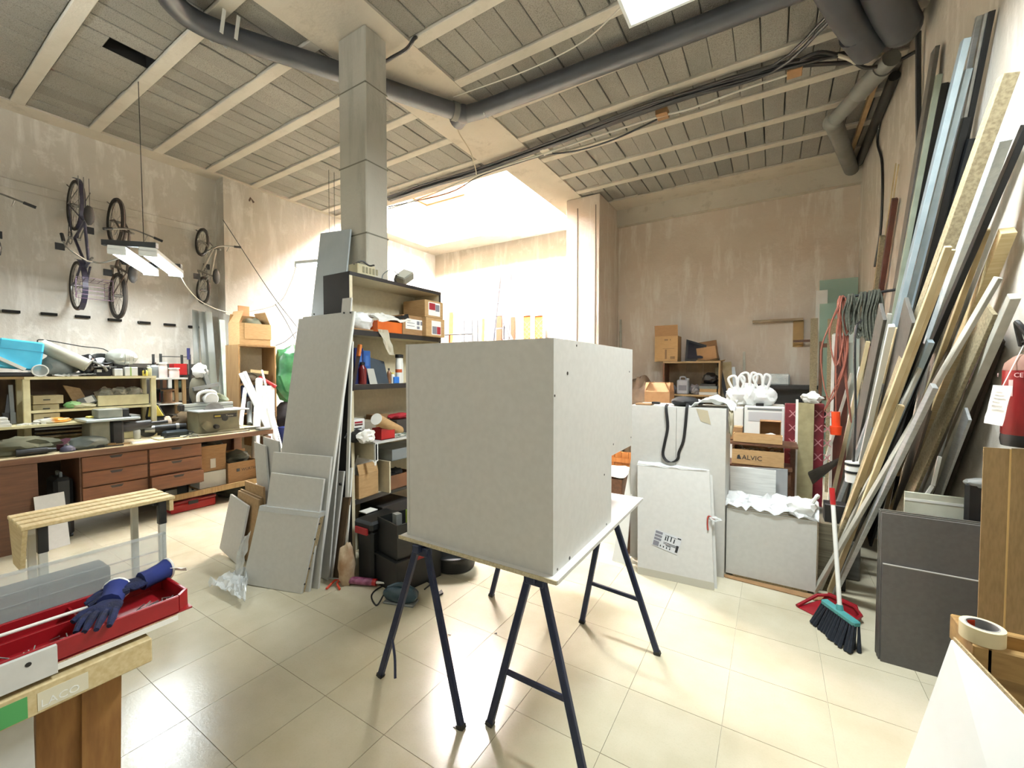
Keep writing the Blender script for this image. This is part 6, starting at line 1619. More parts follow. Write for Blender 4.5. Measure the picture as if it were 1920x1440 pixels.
one('cardboard_strip', 'flat cardboard strip on the floor before the low pale pack', 'cardboard', MB().prism([V((x0 - .02, PY - .01, .002)), V((x1 + .08, PY - .01, .002)), V((x1 + .06, PY - .1, .002)), V((x0, PY - .06, .002))], (0, 0, .005)), CARD2)
one('newspaper_stack', 'stack of old magazines standing behind the right end of the low pale pack', 'magazines', MB().bx(x1 + .02, x1 + .16, PY + .12, PY + .4, .0, .52), mat('magazine_pages', (110, 104, 84), (84, 78, 62), rough=.8, scale=3, stretch=(1, 1, 30)))
# boards and boxes further back
one('brushed_panel', 'white brushed panel standing behind the low pale pack', 'panel', MB().prism([V((P(1372, 930, y=4.32).x, 4.3, 0)), V((P(1455, 930, y=4.32).x, 4.3, 0)), P(1455, 883, y=4.38), P(1369, 874, y=4.38)], (0, .016, 0)), mat('brushed_white', (214, 216, 212), (196, 198, 194), rough=.35, scale=5, stretch=(1, 1, 12)))
one('grey_panel_tall', 'grey panel standing behind the white brushed panel', 'panel', MB().prism([V((P(1365, 930, y=4.42).x, 4.4, 0)), V((P(1477, 930, y=4.42).x, 4.4, 0)), P(1477, 880, y=4.48), P(1365, 874, y=4.48)], (0, .016, 0)), mat('mid_grey_panel', (150, 152, 152), (140, 142, 142), rough=.5))
SY = 4.55
T = thing('plank_rack', 'brown plank shelf on posts behind the cardboard boxes', 'shelf')
zt = P(1440, 834, y=SY).z
xa, xb = P(1362, 834, y=SY).x, P(1497, 834, y=SY).x
obj('board', MB().bx(xa, xb, SY, SY + .33, zt - .02, zt), WALNUT, T)
for x in (xa + .03, xb - .05): obj('post', MB().bx(x, x + .04, SY + .27, SY + .31, 0, zt - .02), WALNUT, T)
zl = P(1430, 876, y=SY).z
obj('board', MB().bx(xa, xb - .04, SY, SY + .32, zl - .02, zl), WALNUT, T)
for x in (xa + .03, xb - .09): obj('post', MB().bx(x, x + .04, SY + .02, SY + .06, 0, zl - .02), WALNUT, T)
T = thing('carton', 'long brown cardboard box printed ALVIC, filled with offcuts', 'box')
ca_ = P(1372, 874, y=SY + .02); cb_ = P(1470, 874, y=SY + .02)
wbox = cb_.x - ca_.x; hb = min(P(1430, 846, y=SY + .02).z - zl, zt - zl - .05)
cbox(T, wbox, .3, hb, Matrix.Translation(((ca_.x + cb_.x) / 2, SY + .17, zl)), CARD, t=.006)
text('lettering', 'ALVIC', hb * .42, INK, T, (ca_.x + wbox * .2, SY + .0185, zl + hb * .36), (1, 0, 0), (0, 0, 1), .0006)
obj('logo', MB().prism([(ca_.x + wbox * .1, SY + .0188, zl + hb * .36), (ca_.x + wbox * .19, SY + .0188, zl + hb * .36), (ca_.x + wbox * .15, SY + .0188, zl + hb * .66), (ca_.x + wbox * .11, SY + .0188, zl + hb * .6)], (0, -.0006, 0)), INK, T)
rg = random.Random(12)
sc = MB()
for i in range(40):
    p = V((ca_.x + rg.uniform(.05, .95) * wbox, SY + rg.uniform(.05, .3), zl + hb * .9 + rg.uniform(-.02, .015)))
    sc.bar(p, p + V((rg.uniform(-.05, .05), rg.uniform(-.05, .05), rg.uniform(-.01, .02))), rg.uniform(.01, .03), .006)
o = one('offcuts', 'small pale offcuts and fittings heaped in the long printed box', 'offcuts', sc, mat('offcut_mix', (206, 190, 150), (150, 130, 96), rough=.7, scale=30)); o['kind'] = 'stuff'
T = thing('carton', 'shallow cardboard tray on the brown plank shelf', 'box')
ta, tb = P(1375, 832, y=SY + .05), P(1467, 832, y=SY + .05)
cbox(T, tb.x - ta.x, .12, .08, Matrix.Translation(((ta.x + tb.x) / 2, SY + .08, zt)), CARD, t=.005)
T = thing('carton', 'small open cardboard box standing on end on the brown plank shelf', 'box')
oa, ob = P(1424, 828, y=SY + .22), P(1464, 828, y=SY + .22)
hz_ = P(1440, 790, y=SY + .22).z - zt
M = Matrix.Translation(((oa.x + ob.x) / 2, SY + .3, zt + hz_ / 2 + .005)) @ Matrix.Rotation(R(90), 4, 'X') @ Matrix.Translation((0, 0, -.02))
cbox(T, ob.x - oa.x, hz_, .14, M, CARD2, t=.005)
one('white_pouch', 'white paper pouch in the small upright box', 'pouch', MB().blob(((oa.x + ob.x) / 2, SY + .22, zt + .05), (.06, .05, .03), 5, .2), PAPER, smooth=True)
T = thing('carton', 'small brown box peeking out left on the brown plank shelf', 'box')
closed(T, .13, .14, .13, Matrix.Translation((xa + .06, SY + .23, zt)), CARD2)
T = thing('white_appliance', 'white boxy appliance standing behind the cardboard boxes', 'appliance')
AY = 5.15
aa, ab = P(1395, 800, y=AY), P(1472, 800, y=AY)
az = P(1430, 762, y=AY).z
obj('body', MB().bx(aa.x, ab.x, AY, AY + .45, 0, az), WHITEP, T, bev=.01)
obj('front_window', MB().bx(aa.x + .04, ab.x - .03, AY - .004, AY, az - .16, az - .06), mat('light_grey_panel', (190, 190, 190), rough=.3), T)
obj('control_strip', MB().bx(aa.x + .03, ab.x - .03, AY - .003, AY, az - .04, az - .02), GREYP, T)
one('white_tote', 'white low box to the left of the white appliance', 'box', MB().bx(aa.x - .2, aa.x - .01, AY, AY + .4, 0, az - .02), PAPER, bev=.01)
for i, (px, py, sx, sz, lab_) in enumerate(((1383, 740, .12, .11, 'white carrier bag with round handle, left one on the white appliance'), (1406, 728, .1, .13, 'white carrier bag standing tall, middle one on the white appliance'), (1430, 745, .13, .12, 'white carrier bag spread low, right one on the white appliance'))):
    c = P(px, py, y=AY + .2)
    zc = az + sz * .75
    mb = MB().blob((c.x, AY + .2, zc), (sx, .12, sz), 30 + i, .35, flat=-sz * .75)
    for s in (-1, 1):
        mb.tube(carve([(c.x + s * .04, AY + .16, zc + sz * .7), (c.x + s * .08 - .01, AY + .14, zc + sz + .09), (c.x + s * .02, AY + .14, zc + sz + .12), (c.x - s * .01, AY + .16, zc + sz * .7)], 5), .014, 6)
    one('carrier_bag', lab_, 'bag', mb, BAGW, 'white carrier bags on the appliance', smooth=True)
one('black_wallet', 'small black pouch lying before the white carrier bags', 'pouch', MB().bx(P(1417, 760, y=AY).x, P(1432, 760, y=AY).x, AY + .01, AY + .08, az, az + .03), BLACKP, bev=.005)
MAR = mat('maroon_print', (116, 34, 44), (98, 26, 36), rough=.4, scale=12)
for i, (p0, p1, y, lab_) in enumerate(((1472, 1500, 4.95, 'tall maroon printed pack, left of the beige panel'), (1520, 1546, 5.0, 'tall maroon printed pack, right of the beige panel'))):
    T = thing('maroon_pack', lab_, 'pack', 'maroon printed packs')
    a, b2 = P(p0, 757, y=y), P(p1, 757, y=y)
    obj('pack', MB().bx(a.x, b2.x, y, y + .12, 0, a.z), MAR, T, bev=.004)
    for k in range(4):
        z = a.z - .06 - k * .14
        text('lettering', 'XX', .1, mat('pink_print', (176, 120, 124), rough=.5), T, (a.x + .03, y - .001, z - .07), (1, 0, 0), (0, 0, 1), .0005)
T = thing('beige_panel', 'beige hardboard panel between the two maroon packs', 'panel')
a, b2 = P(1497, 755, y=4.88), P(1527, 757, y=4.88)
obj('sheet', MB().bx(a.x, b2.x, 4.88, 4.9, 0, a.z), mat('beige_board', (160, 150, 112), (144, 134, 98), rough=.8, scale=15), T)
obj('white_edge', MB().bx(a.x - .02, a.x, 4.875, 4.905, 0, a.z + .03), PAPER, T)
one('paper_scrap', 'crumpled paper and wire on top of the beige panel', 'paper', MB().blob((a.x + .1, 4.89, a.z + .045), (.08, .04, .05), 5, .5), PAPER, smooth=True)
one('dark_plate', 'dark wedge-shaped board lying before the beige panel', 'board', MB().prism([P(1515, 885, y=4.3), P(1573, 858, y=4.3), P(1568, 870, y=4.5), P(1524, 905, y=4.5)], (0, .01, -.02)), GREYW)
one('floor_clutter', 'dark pile of boards behind the broom handle', 'boards', MB().bx(.35, .6, 4.4, 4.75, 0, .45).bx(.38, .62, 4.3, 4.39, 0, .3), mat('dim_boards', (96, 94, 86), (70, 68, 62), rough=.8, scale=2, stretch=(1, 1, 10)), bev=.01)
one('black_pack', 'black printed box behind the white carrier bag end', 'box', MB().bx(.36, .5, 4.05, 4.19, 0, .66), BLACKP, bev=.004)

# boards and crates seen beside and through the cabinet notch
one('leaning_boards', 'white board leaning against the left side of the white cabinet', 'board', MB().prism([V((-1.2, 3.62, 0)), V((-1.08, 3.62, 0)), V((-1.07, 3.95, 1.05)), V((-1.1, 3.95, 1.05))], (0, .02, 0)), PAPER)
one('leaning_boards', 'raw chipboard plank leaning at the foot of the white cabinet', 'board', MB().prism([P(1157, 1043, z=0), P(1167, 1046, z=0), P(1192, 880, y=3.9), P(1186, 880, y=3.9)], (.01, .03, 0)), CHIP)
one('leaning_boards', 'brown plank leaning behind the chipboard plank', 'board', MB().prism([P(1170, 1036, z=0), P(1186, 1040, z=0), P(1196, 850, y=4.0), P(1190, 850, y=4.0)], (.01, .03, 0)), WALNUT)
OW = mat('orange_pine', (214, 140, 74), (196, 120, 58), rough=.5, scale=4, stretch=(8, 8, 1))
T = thing('pine_crate', 'orange pine boards seen through the cabinet notch', 'crate')
gy = 5.4
g0_, g1_ = P(1140, 950, y=gy), P(1192, 850, y=gy)
gz = g1_.z
for i in range(4): obj('board', MB().bx(g0_.x + i * (g1_.x - g0_.x) / 4, g0_.x + (i + .94) * (g1_.x - g0_.x) / 4, gy, gy + .02, .45, gz), OW, T)
obj('rail', MB().bx(g0_.x, g1_.x, gy - .02, gy, .5, .56), OW, T)
for x in (g0_.x, g1_.x - .05): obj('leg', MB().bx(x, x + .05, gy + .02, gy + .07, 0, gz - .02), OW, T)
one('white_sheet', 'white sheet lying in front of the orange pine boards', 'sheet', MB().sheet((g0_.x, gy - .5, .42), (g1_.x, gy - .5, .42), (g1_.x, gy - .06, .46), (g0_.x, gy - .06, .46), 6, 6, .02, 3, .006), PAPER)
one('sheet_support', 'brown low box under the white sheet', 'box', MB().bx(g0_.x + .02, g1_.x - .02, gy - .5, gy - .1, 0, .4), WALNUT, bev=.005)

# ------------------------------------------------------------------ back wall shelf and its clutter
WY = 8.3
T = thing('back_shelf', 'brown open wooden cabinet against the back wall', 'cabinet')
a, b2 = P(1243, 678, y=WY), P(1351, 678, y=WY)
zt_, zs = a.z, P(1300, 740, y=WY).z
for x in (a.x, b2.x - .03): obj('side', MB().bx(x, x + .03, WY, WY + .45, 0, zt_ - .03), WALNUT if x < a.x + .1 else mat('tan_wood', (160, 134, 96), (142, 116, 80), rough=.6), T)
obj('top', MB().bx(a.x, b2.x, WY, WY + .45, zt_ - .03, zt_), mat('tan_wood', (160, 134, 96)), T)
obj('shelf', MB().bx(a.x + .03, b2.x - .03, WY, WY + .44, zs - .03, zs), mat('tan_wood', (160, 134, 96)), T)
obj('shelf', MB().bx(a.x + .03, b2.x - .03, WY, WY + .44, .5, .53), mat('tan_wood', (160, 134, 96)), T)
for i in range(3): obj('back_board', MB().bx(a.x + .03 + i * (b2.x - a.x - .06) / 3, a.x + .03 + (i + .985) * (b2.x - a.x - .06) / 3, WY + .44, WY + .45, 0, zt_ - .03), mat('dull_tan', (112, 96, 74), (96, 82, 62), rough=.8), T)
def bc(px0, px1, py, y=WY): return P(px0, py, y=y), P(px1, py, y=y)
T = thing('carton', 'tall open cardboard box on top of the brown back-wall cabinet', 'box')
p, q = bc(1227, 1270, 678)
bw_ = q.x - p.x
cbox(T, bw_, .36, P(1250, 630, y=WY).z - zt_, Matrix.Translation(((p.x + q.x) / 2, WY + .2, zt_)), CARD)
hbx = P(1250, 630, y=WY).z - zt_
obj('flap', MB().prism([(p.x, WY + .02, zt_ + hbx), (q.x, WY + .02, zt_ + hbx), (q.x, WY - .02, zt_ + hbx + .2), (p.x, WY - .02, zt_ + hbx + .2)], (0, .006, 0)), CARD2, T)
for u, v, w_, h_ in ((.42, .82, .16, .03), (.66, .82, .04, .03), (.35, .5, .5, .008), (.45, .1, .08, .18), (.68, .1, .2, .05)): obj('print', MB().bx(p.x + u * bw_, p.x + (u + w_) * bw_, WY + .019, WY + .0198, zt_ + hbx * v, zt_ + hbx * v + h_), mat('brown_print', (112, 84, 54), rough=.8), T)
T = thing('monitor', 'old dark screen leaning back on the brown back-wall cabinet', 'monitor')
p, q = bc(1283, 1321, 678)
obj('screen', MB().prism([(p.x, WY + .08, zt_), (q.x, WY + .08, zt_), (q.x, WY + .2, zt_ + .3), (p.x, WY + .2, zt_ + .42)], (0, .04, 0)), BLACKP, T)
obj('glass', MB().prism([(p.x + .04, WY + .085, zt_ + .05), (q.x - .04, WY + .085, zt_ + .05), (q.x - .04, WY + .185, zt_ + .27), (p.x + .04, WY + .185, zt_ + .37)], (0, -.012, 0)), mat('dark_glass', (30, 32, 42), rough=.1), T)
T = thing('carton', 'open brown box tilted at the right end of the back-wall cabinet', 'box')
p, q = bc(1307, 1344, 672)
cbox(T, q.x - p.x, .3, .24, Matrix.Translation(((p.x + q.x) / 2, WY + .24, zt_ + .02)) @ Matrix.Rotation(R(-8), 4, 'Y'), CARD2, flaps='b')
one('paper_bag_flat', 'flattened brown paper hanging over the back-wall cabinet corner', 'paper', MB().sheet((p.x - .02, WY + .02, zt_ + .004), (q.x + .14, WY + .02, zt_ + .004), (q.x + .1, WY + .2, zt_ + .01), (p.x, WY + .2, zt_ + .01), 6, 4, .03, 2, .004), CARD)
T = thing('jerrycan', 'white plastic jerrycan on the shelf of the back-wall cabinet', 'jerrycan')
p, q = bc(1268, 1290, 735)
jc = V(((p.x + q.x) / 2, WY + .12, zs))
JW_ = q.x - p.x
CAN = mat('milky_can', (176, 178, 184), (160, 162, 170), rough=.4)
obj('body', MB().bx(jc.x - JW_ / 2, jc.x + JW_ / 2, WY + .03, WY + .2, zs, zs + .27), CAN, T, bev=.02)
obj('handle', MB().tube(carve([jc + V((-.06, 0, .265)), jc + V((-.05, 0, .32)), jc + V((.03, 0, .32)), jc + V((.05, 0, .265))], 4), .014, 6), CAN, T, smooth=True)
obj('cap', MB().cyl(jc + V((.08, 0, .265)), jc + V((.08, 0, .3)), .024, n=12), mat('pale_cap', (206, 206, 206), rough=.5), T)
obj('label', MB().bx(jc.x - .07, jc.x + .07, WY + .0285, WY + .0295, zs + .07, zs + .17), INKG, T)
for px, r_, lab_, m in ((1258, .1, 'clear plastic bag left of the jerrycan', BAGW), (1303, .1, 'clear plastic bag right of the jerrycan', BAGW)):
    c = P(px, 720, y=WY + .15)
    one('plastic_bag', lab_, 'bag', MB().blob((c.x, WY + .15, zs + r_ * .8), (r_, .1, r_), int(px), .4, flat=-r_ * .8), mat('dim_film', (150, 148, 150), (110, 108, 112), rough=.25, scale=10), smooth=True)
T = thing('book_pile', 'pile of books and boxes at the right on the back-wall cabinet shelf', 'books')
c = P(1328, 730, y=WY + .1)
for i, (w_, h_, m) in enumerate(((.3, .05, PAPER), (.28, .06, CARD), (.3, .05, GREYP), (.26, .04, BLACKP))):
    obj('book', MB().bx(c.x - w_ / 2, c.x + w_ / 2, WY + .05, WY + .3, zs + sum((.05, .06, .05, .04)[:i]), zs + sum((.05, .06, .05, .04)[:i]) + h_ - .002), m, T)
one('black_bag', 'black bag on the pile of books in the back-wall cabinet', 'bag', MB().blob((c.x + .02, WY + .18, zs + .3), (.13, .1, .1), 77, .3), BLACKP, smooth=True)
one('dust_sheet', 'brown translucent dust sheet draped over something left of the back-wall cabinet', 'dust sheet', MB().blob((P(1213, 740, y=8.2).x - .1, 8.2, .62), (.36, .3, .95), 88, .16, freq=3, sub=4, flat=-.62), mat('dusty_sheet', (138, 118, 98), (112, 94, 78), rough=.6, scale=5), smooth=True)
T = thing('carton', 'torn pale cardboard box with raised flaps before the back-wall cabinet', 'box')
fy_ = 6.6
p, q = bc(1208, 1255, 770, fy_)
hz2 = P(1230, 735, y=fy_).z
cbox(T, q.x - p.x, .35, hz2, Matrix.Translation(((p.x + q.x) / 2, fy_ + .18, 0)), mat('pale_carton', (206, 160, 116), (190, 144, 100), rough=.8), flaps='fblr', ang=1.1)
for i, (t0, b0, w_, m, lab_) in enumerate((((1338, 640), (1395, 770), .03, DARKM, 'thin dark bar slanting right of the back-wall cabinet'), ((1352, 690), (1362, 770), .1, OSB, 'speckled narrow board standing right of the back-wall cabinet'), ((1362, 680), (1378, 770), .08, LIGHTW, 'pale narrow board right of the speckled narrow board'), ((1372, 690), (1402, 775), .05, ALU, 'shiny metal strip leaning right of the back-wall cabinet'), ((1395, 660), (1400, 775), .02, GREYWOOD, 'thin stick standing against the back wall'))):
    p0 = P(b0[0], b0[1], y=8.2); p0.z = 0
    one('leaning_length', lab_, 'board', MB().bar(p0, P(t0[0], t0[1], y=YB - .05 - .03 * i), w_ * 2, .02, (0, 1, 0)).lift(0), m, 'lengths by the back wall')
one('foam_block', 'white foam block lying on the black bench at the back wall', 'foam', MB().bx(P(1430, 710, y=8.4).x, P(1481, 710, y=8.4).x, 8.4, 8.75, P(1455, 722, y=8.4).z, P(1455, 701, y=8.4).z), FOAM, bev=.02)
T = thing('black_bench', 'black low bench carrying the foam block at the back wall', 'bench')
p, q = bc(1418, 1545, 722, 8.35)
obj('top', MB().bx(p.x, q.x, 8.35, 8.8, P(1455, 722, y=8.4).z - .06, P(1455, 722, y=8.4).z), BLACKP, T)
for x in (p.x, q.x - .04): obj('leg', MB().bx(x, x + .04, 8.37, 8.41, 0, P(1455, 722, y=8.4).z - .06), BLACKP, T)
obj('panel', MB().bx(p.x + .04, q.x - .04, 8.6, 8.62, .3, P(1455, 722, y=8.4).z - .06), BLACKP, T)
# wall bracket shelf on the back wall
T = thing('shelf_bracket', 'bare wooden shelf bracket fixed on the back wall', 'bracket')
p, q = bc(1411, 1506, 601, YB - .12)
z_ = p.z
obj('shelf', MB().bx(p.x, q.x, YB - .14, YB, z_ - .04, z_ + .0), mat('grey_wood_shelf', (158, 142, 116), (140, 124, 100), rough=.7), T)
p, q = bc(1487, 1507, 620, YB - .04)
obj('board', MB().bx(p.x, q.x, YB - .04, YB, P(1495, 650, y=YB - .04).z, z_ - .04), mat('tan_board', (176, 146, 98), (160, 132, 86), rough=.7), T)
p, q = bc(1487, 1543, 640, YB - .2)
obj('arm', MB().bx(p.x, q.x, YB - .24, YB - .2, p.z - .02, p.z + .02), WALNUT, T)
obj('arm', MB().bx(q.x - .1, q.x - .06, YB - .22, YB, p.z - .02, p.z + .02), WALNUT, T)
# panes and boards standing in the far right corner
GGL = mat('green_glass', (166, 200, 184), rough=.12, alpha=.6)
for i, (x0_, x1_, yt, y, m, lab_) in enumerate(((1537, 1612, 526, 8.6, GGL, 'large greenish glass pane standing in the far right corner'), (1530, 1552, 545, 8.5, PAPER, 'white frame corner behind the greenish glass pane'), (1537, 1600, 570, 8.4, GGL, 'smaller greenish glass pane in front of the large one'), (1552, 1590, 598, 7.4, OSB, 'speckled board with rounded top in the far right corner'), (1563, 1612, 625, 6.8, mat('grey_green_frame', (176, 188, 178), rough=.5), 'pale green framed panel below the red cable tangle'), (1520, 1534, 597, 7.9, OSB, 'narrow rough plank standing beside the glass panes'))):
    p, q = P(x0_, yt, y=y), P(x1_, yt, y=y)
    q.x = min(q.x, XR - .03)
    one('corner_sheet', lab_, 'panel', MB().prism([(p.x, y - .12, 0), (q.x, y - .12, 0), (q.x, y, p.z), (p.x, y, p.z)], (0, .012, 0)), m, 'sheets in the far right corner')
T = thing('brown_panel_framed', 'mahogany coloured panel with white frame below the red cable tangle', 'panel')
p, q = P(1566, 630, y=6.6), P(1592, 630, y=6.6)
obj('sheet', MB().bx(p.x, q.x, 6.6, 6.62, 0, p.z), REDBR, T)
obj('edge', MB().bx(p.x - .03, p.x, 6.595, 6.625, 0, p.z + .02), PAPER, T)
T = thing('small_chair_frame', 'brown wooden chair frame upended in the far corner', 'chair')
p, q = P(1540, 640, y=7.6), P(1566, 640, y=7.6)
for x in (p.x, q.x): obj('leg', MB().bx(x - .02, x + .02, 7.6, 7.64, 0, p.z), WALNUT, T)
for z in (p.z - .06, 1.3, .9): obj('rail', MB().bx(p.x, q.x, 7.605, 7.635, z - .03, z + .03), WALNUT, T)
obj('seat', MB().bx(p.x, q.x, 7.62, 7.95, .86, .9), WALNUT, T)
for x in (p.x, q.x): obj('leg', MB().bx(x - .02, x + .02, 7.91, 7.95, 0, .86), WALNUT, T)
# ------------------------------------------------------------------ bookcase contents
GB = 'things on the bookcase'
def bp(px, py, x=-2.98): return P(px, py, x=x)
def ybox(nm, label, cat, px0, px1, z, h, m, xf=-2.96, d=.2, tape=False, parts=(), group=GB):
    """closed box whose front (facing +x) spans two pixel columns"""
    T = thing(nm, label, cat, group)
    y0, y1 = P(px0, 600, x=xf).y, P(px1, 600, x=xf).y
    obj('box', MB().bx(xf - d, xf, y0, y1, z, z + h), m, T, bev=.003)
    for k_, (pn, u0, u1, v0, v1, pm) in enumerate(parts):
        obj(pn, MB().bx(xf, xf + .0008 + .0006 * (k_ > 0), y0 + (y1 - y0) * u0, y0 + (y1 - y0) * u1, z + h * v0, z + h * v1), pm, T)
    return T, y0, y1
LRED = mat('label_red', (150, 36, 46), rough=.6)
T = thing('adapter_box', 'beige electrical adapter block with loose black wires on top of the bookcase', 'adapter', GB)
y0, y1 = bp(668, 500).y + .03, bp(707, 500).y
obj('block', MB().bx(-3.12, -3.0, y0, y1, BH, BH + .1), mat('beige_plastic', (186, 178, 148), (168, 160, 130), rough=.5), T, bev=.006)
for i in range(5): obj('slot', MB().bx(-3.0, -2.995, y0 + .05 + i * .035, y0 + .07 + i * .035, BH + .03, BH + .08), mat('dull_olive', (130, 124, 98), rough=.6), T)
obj('wire', MB().tube(carve([(-3.05, y0, BH + .09), (-3.02, y0 + .06, BH + .13), (-3.0, y0 + .12, BH + .1), (-3.02, y1, BH + .12)], 5), .008, 5), BLACKP, T, smooth=True)
T = thing('floodlight', 'grey floodlight lying tilted on top of the bookcase', 'floodlight', GB)
c = V((-3.08, bp(772, 530).y, BH + .1))
M = Matrix.Translation(c) @ Matrix.Rotation(R(35), 4, 'X') @ Matrix.Rotation(R(25), 4, 'Y')
obj('head', MB().box((0, 0, 0), (.12, .16, .08), M), mat('dusty_grey', (132, 130, 116), (112, 110, 98), rough=.6), T, bev=.01)
obj('glass', MB().box((.0, 0, .042), (.1, .14, .004), M), mat('pale_glass', (190, 190, 176), rough=.2), T)
obj('yoke', MB().tube(carve([c + V((.0, -.1, 0)), c + V((.02, -.14, -.06)), c + V((0, -.04, -.092))], 5), .009, 6), BLACKP, T, smooth=True)
obj('lead', MB().tube(carve([c + V((0, -.05, 0)), c + V((0, -.16, .04)), c + V((0, -.26, -.02)), c + V((0, -.28, -.09))], 5), .005, 5), GREYP, T, smooth=True)
Z2, Z3 = SH[0], SH[1]
ybox('carton', 'upper cardboard box with red and white label stacked on the bookcase', 'box', 797, 831, Z2 + .19, .17, CARD, -2.92, .3, parts=(('label', .18, .82, .12, .9, PAPER), ('label_print', .22, .55, .45, .85, LRED), ('label_print', .56, .78, .4, .8, INKG)))
ybox('carton', 'lower cardboard box with grey and red label at the right of the bookcase shelf', 'box', 799, 834, Z2, .185, CARD, -2.9, .32, parts=(('label', .28, .78, .1, .85, PAPER), ('label_print', .56, .76, .14, .55, LRED), ('label_print', .32, .55, .14, .55, INKG)))
ybox('carton', 'long cardboard box with white delivery label on the bookcase', 'box', 755, 798, Z2, .185, CARD2, -2.955, .28, parts=(('label', .12, .9, .3, .82, PAPER), ('label_print', .6, .72, .55, .75, INKG), ('label_print', .76, .88, .55, .75, INKG), ('label_print', .6, .72, .34, .48, INKG), ('label_print', .18, .5, .6, .63, INKG), ('label_print', .18, .5, .45, .48, INKG)))
ybox('orange_box', 'flat orange box on the bookcase shelf', 'box', 708, 754, Z2, .1, mat('orange_card', (206, 100, 30), (190, 86, 22), rough=.5), -2.955, .24)
one('white_papers', 'white envelopes and papers heaped on the flat orange box', 'papers', MB().sheet((-2.95, bp(706, 600).y, Z2 + .105), (-2.95, bp(766, 600).y, Z2 + .125), (-3.18, bp(760, 600).y, Z2 + .18), (-3.18, bp(706, 600).y, Z2 + .16), 9, 6, .03, 5, .02, freq=5), PAPER, GB)
one('black_funnel', 'small black folded sleeve on the white papers', 'sleeve', MB().prism([(-2.95, bp(742, 600).y, Z2 + .15), (-2.95, bp(764, 600).y, Z2 + .135), (-2.95, bp(761, 600).y, Z2 + .195)], (-.1, 0, 0)), BLACKP, GB)
one('white_sack', 'white plastic sack at the left end of the bookcase shelf', 'sack', MB().blob((-3.06, bp(684, 610).y, Z2 + .075), (.1, .13, .085), 15, .25, flat=-.075), BAGW, GB, smooth=True)
one('film_strip', 'strip of cloudy film hanging down from the bookcase shelf', 'plastic film', MB().sheet((-2.935, bp(703, 640).y, Z2 + .02), (-2.935, bp(722, 640).y, Z2 + .02), (-2.93, bp(732, 650).y, Z2 - .2), (-2.93, bp(722, 650).y, Z2 - .2), 5, 8, .02, 6, .002), mat('cloudy_film', (206, 200, 180), rough=.3, alpha=.7), GB, smooth=True)
one('flat_carton', 'crushed cardboard lying under the white sack on the bookcase', 'cardboard', MB().bx(-3.2, -2.965, BY0 + .04, bp(698, 620).y, Z2 + .0, Z2 + .012), CARD2, GB)
# shelf three
for i, (p0, p1, h, m, lab) in enumerate(((664, 681, .31, mat('binder_navy', (20, 34, 88), (16, 26, 70), rough=.35), 'dark navy binder at the left of the middle bookcase shelf'), (681, 694, .29, mat('binder_blue', (38, 84, 150), (30, 72, 134), rough=.35), 'lighter blue binder next to the navy one'))):
    T, y0, y1 = ybox('binder', lab, 'binder', p0, p1, Z3, h, m, -3.0, .24)
    obj('spine_label', MB().bx(-3.0, -2.9994, y0 + .02, y1 - .02, Z3 + h * .55, Z3 + h * .85), mat('spine_tint', (60, 100, 166), rough=.5), T)
one('slate_sheet', 'dark slate blue folder standing on the middle bookcase shelf', 'folder', MB().prism([(-2.97, bp(700, 700).y, Z3 - .01), (-2.97, bp(728, 700).y, Z3 - .01), (-3.03, bp(727, 660).y, Z3 + .2), (-3.03, bp(692, 660).y, Z3 + .245)], (-.012, 0, 0)), mat('slate_blue', (46, 58, 68), (40, 52, 62), rough=.6), GB)
one('grey_card', 'pale grey card leaning on the middle bookcase shelf', 'card', MB().prism([(-2.955, bp(690, 700).y, Z3), (-2.955, bp(704, 700).y, Z3), (-2.975, bp(700, 684).y, Z3 + .135), (-2.975, bp(687, 684).y, Z3 + .135)], (-.004, 0, 0)), mat('card_grey', (168, 168, 160), rough=.7), GB)
bottle('dark_bottle', 'dark red bottle with black cap on the middle bookcase shelf', 'bottle', (-2.99, bp(681, 700).y, Z3), .035, .19, mat('dark_red_glass', (96, 22, 24), rough=.2), BLACKP, .5, GB)
T = thing('hand_saw', 'hand saw with an orange handle hanging over the bookcase edge', 'saw', GB)
a, b_ = P(675, 646, x=-2.93), P(672, 668, x=-2.93)
obj('handle', MB().bar(a, b_, .04, .022, (0, 1, 0)), mat('saw_handle', (216, 128, 62), (196, 108, 48), rough=.5), T, bev=.005)
obj('blade', MB().prism([b_ + V((0, -.02, 0)), b_ + V((0, .02, 0)), P(663, 733, x=-2.93), P(660, 733, x=-2.93)], (-.003, 0, 0)), mat('saw_steel', (56, 50, 48), rough=.4, metal=.6), T)
bottle('cartridge', 'white silicone cartridge with an orange band on the bookcase', 'cartridge', (-2.99, bp(749, 700).y, Z3), .03, .27, WHITEP, BLACKP, .85, GB)
bottle('cartridge', 'second white cartridge beside the banded one, half hidden by the cabinet', 'cartridge', (-3.02, bp(756, 700).y, Z3), .03, .27, WHITEP, BLACKP, .85, GB)
obj('band', MB().cyl((-2.99, bp(749, 700).y, Z3 + .1), (-2.99, bp(749, 700).y, Z3 + .13), .0308, n=14), mat('orange_band', (190, 90, 50), rough=.5), bpy.data.objects['cartridge'])
bottle('small_bottle', 'small brown dropper bottle on the middle bookcase shelf', 'bottle', (-3.0, bp(732, 700).y, Z3), .018, .14, mat('amber', (120, 84, 60), rough=.3), BLACKP, .4, GB)
bottle('small_bottle', 'small white tube beside the dropper bottle', 'tube', (-2.985, bp(737, 700).y, Z3), .018, .1, WHITEP, YEL, .6, GB)
ybox('blue_box', 'small bright blue box in front on the middle bookcase shelf', 'box', 738, 748, Z3, .06, mat('bright_blue', (48, 112, 196), rough=.4), -2.957, .05)
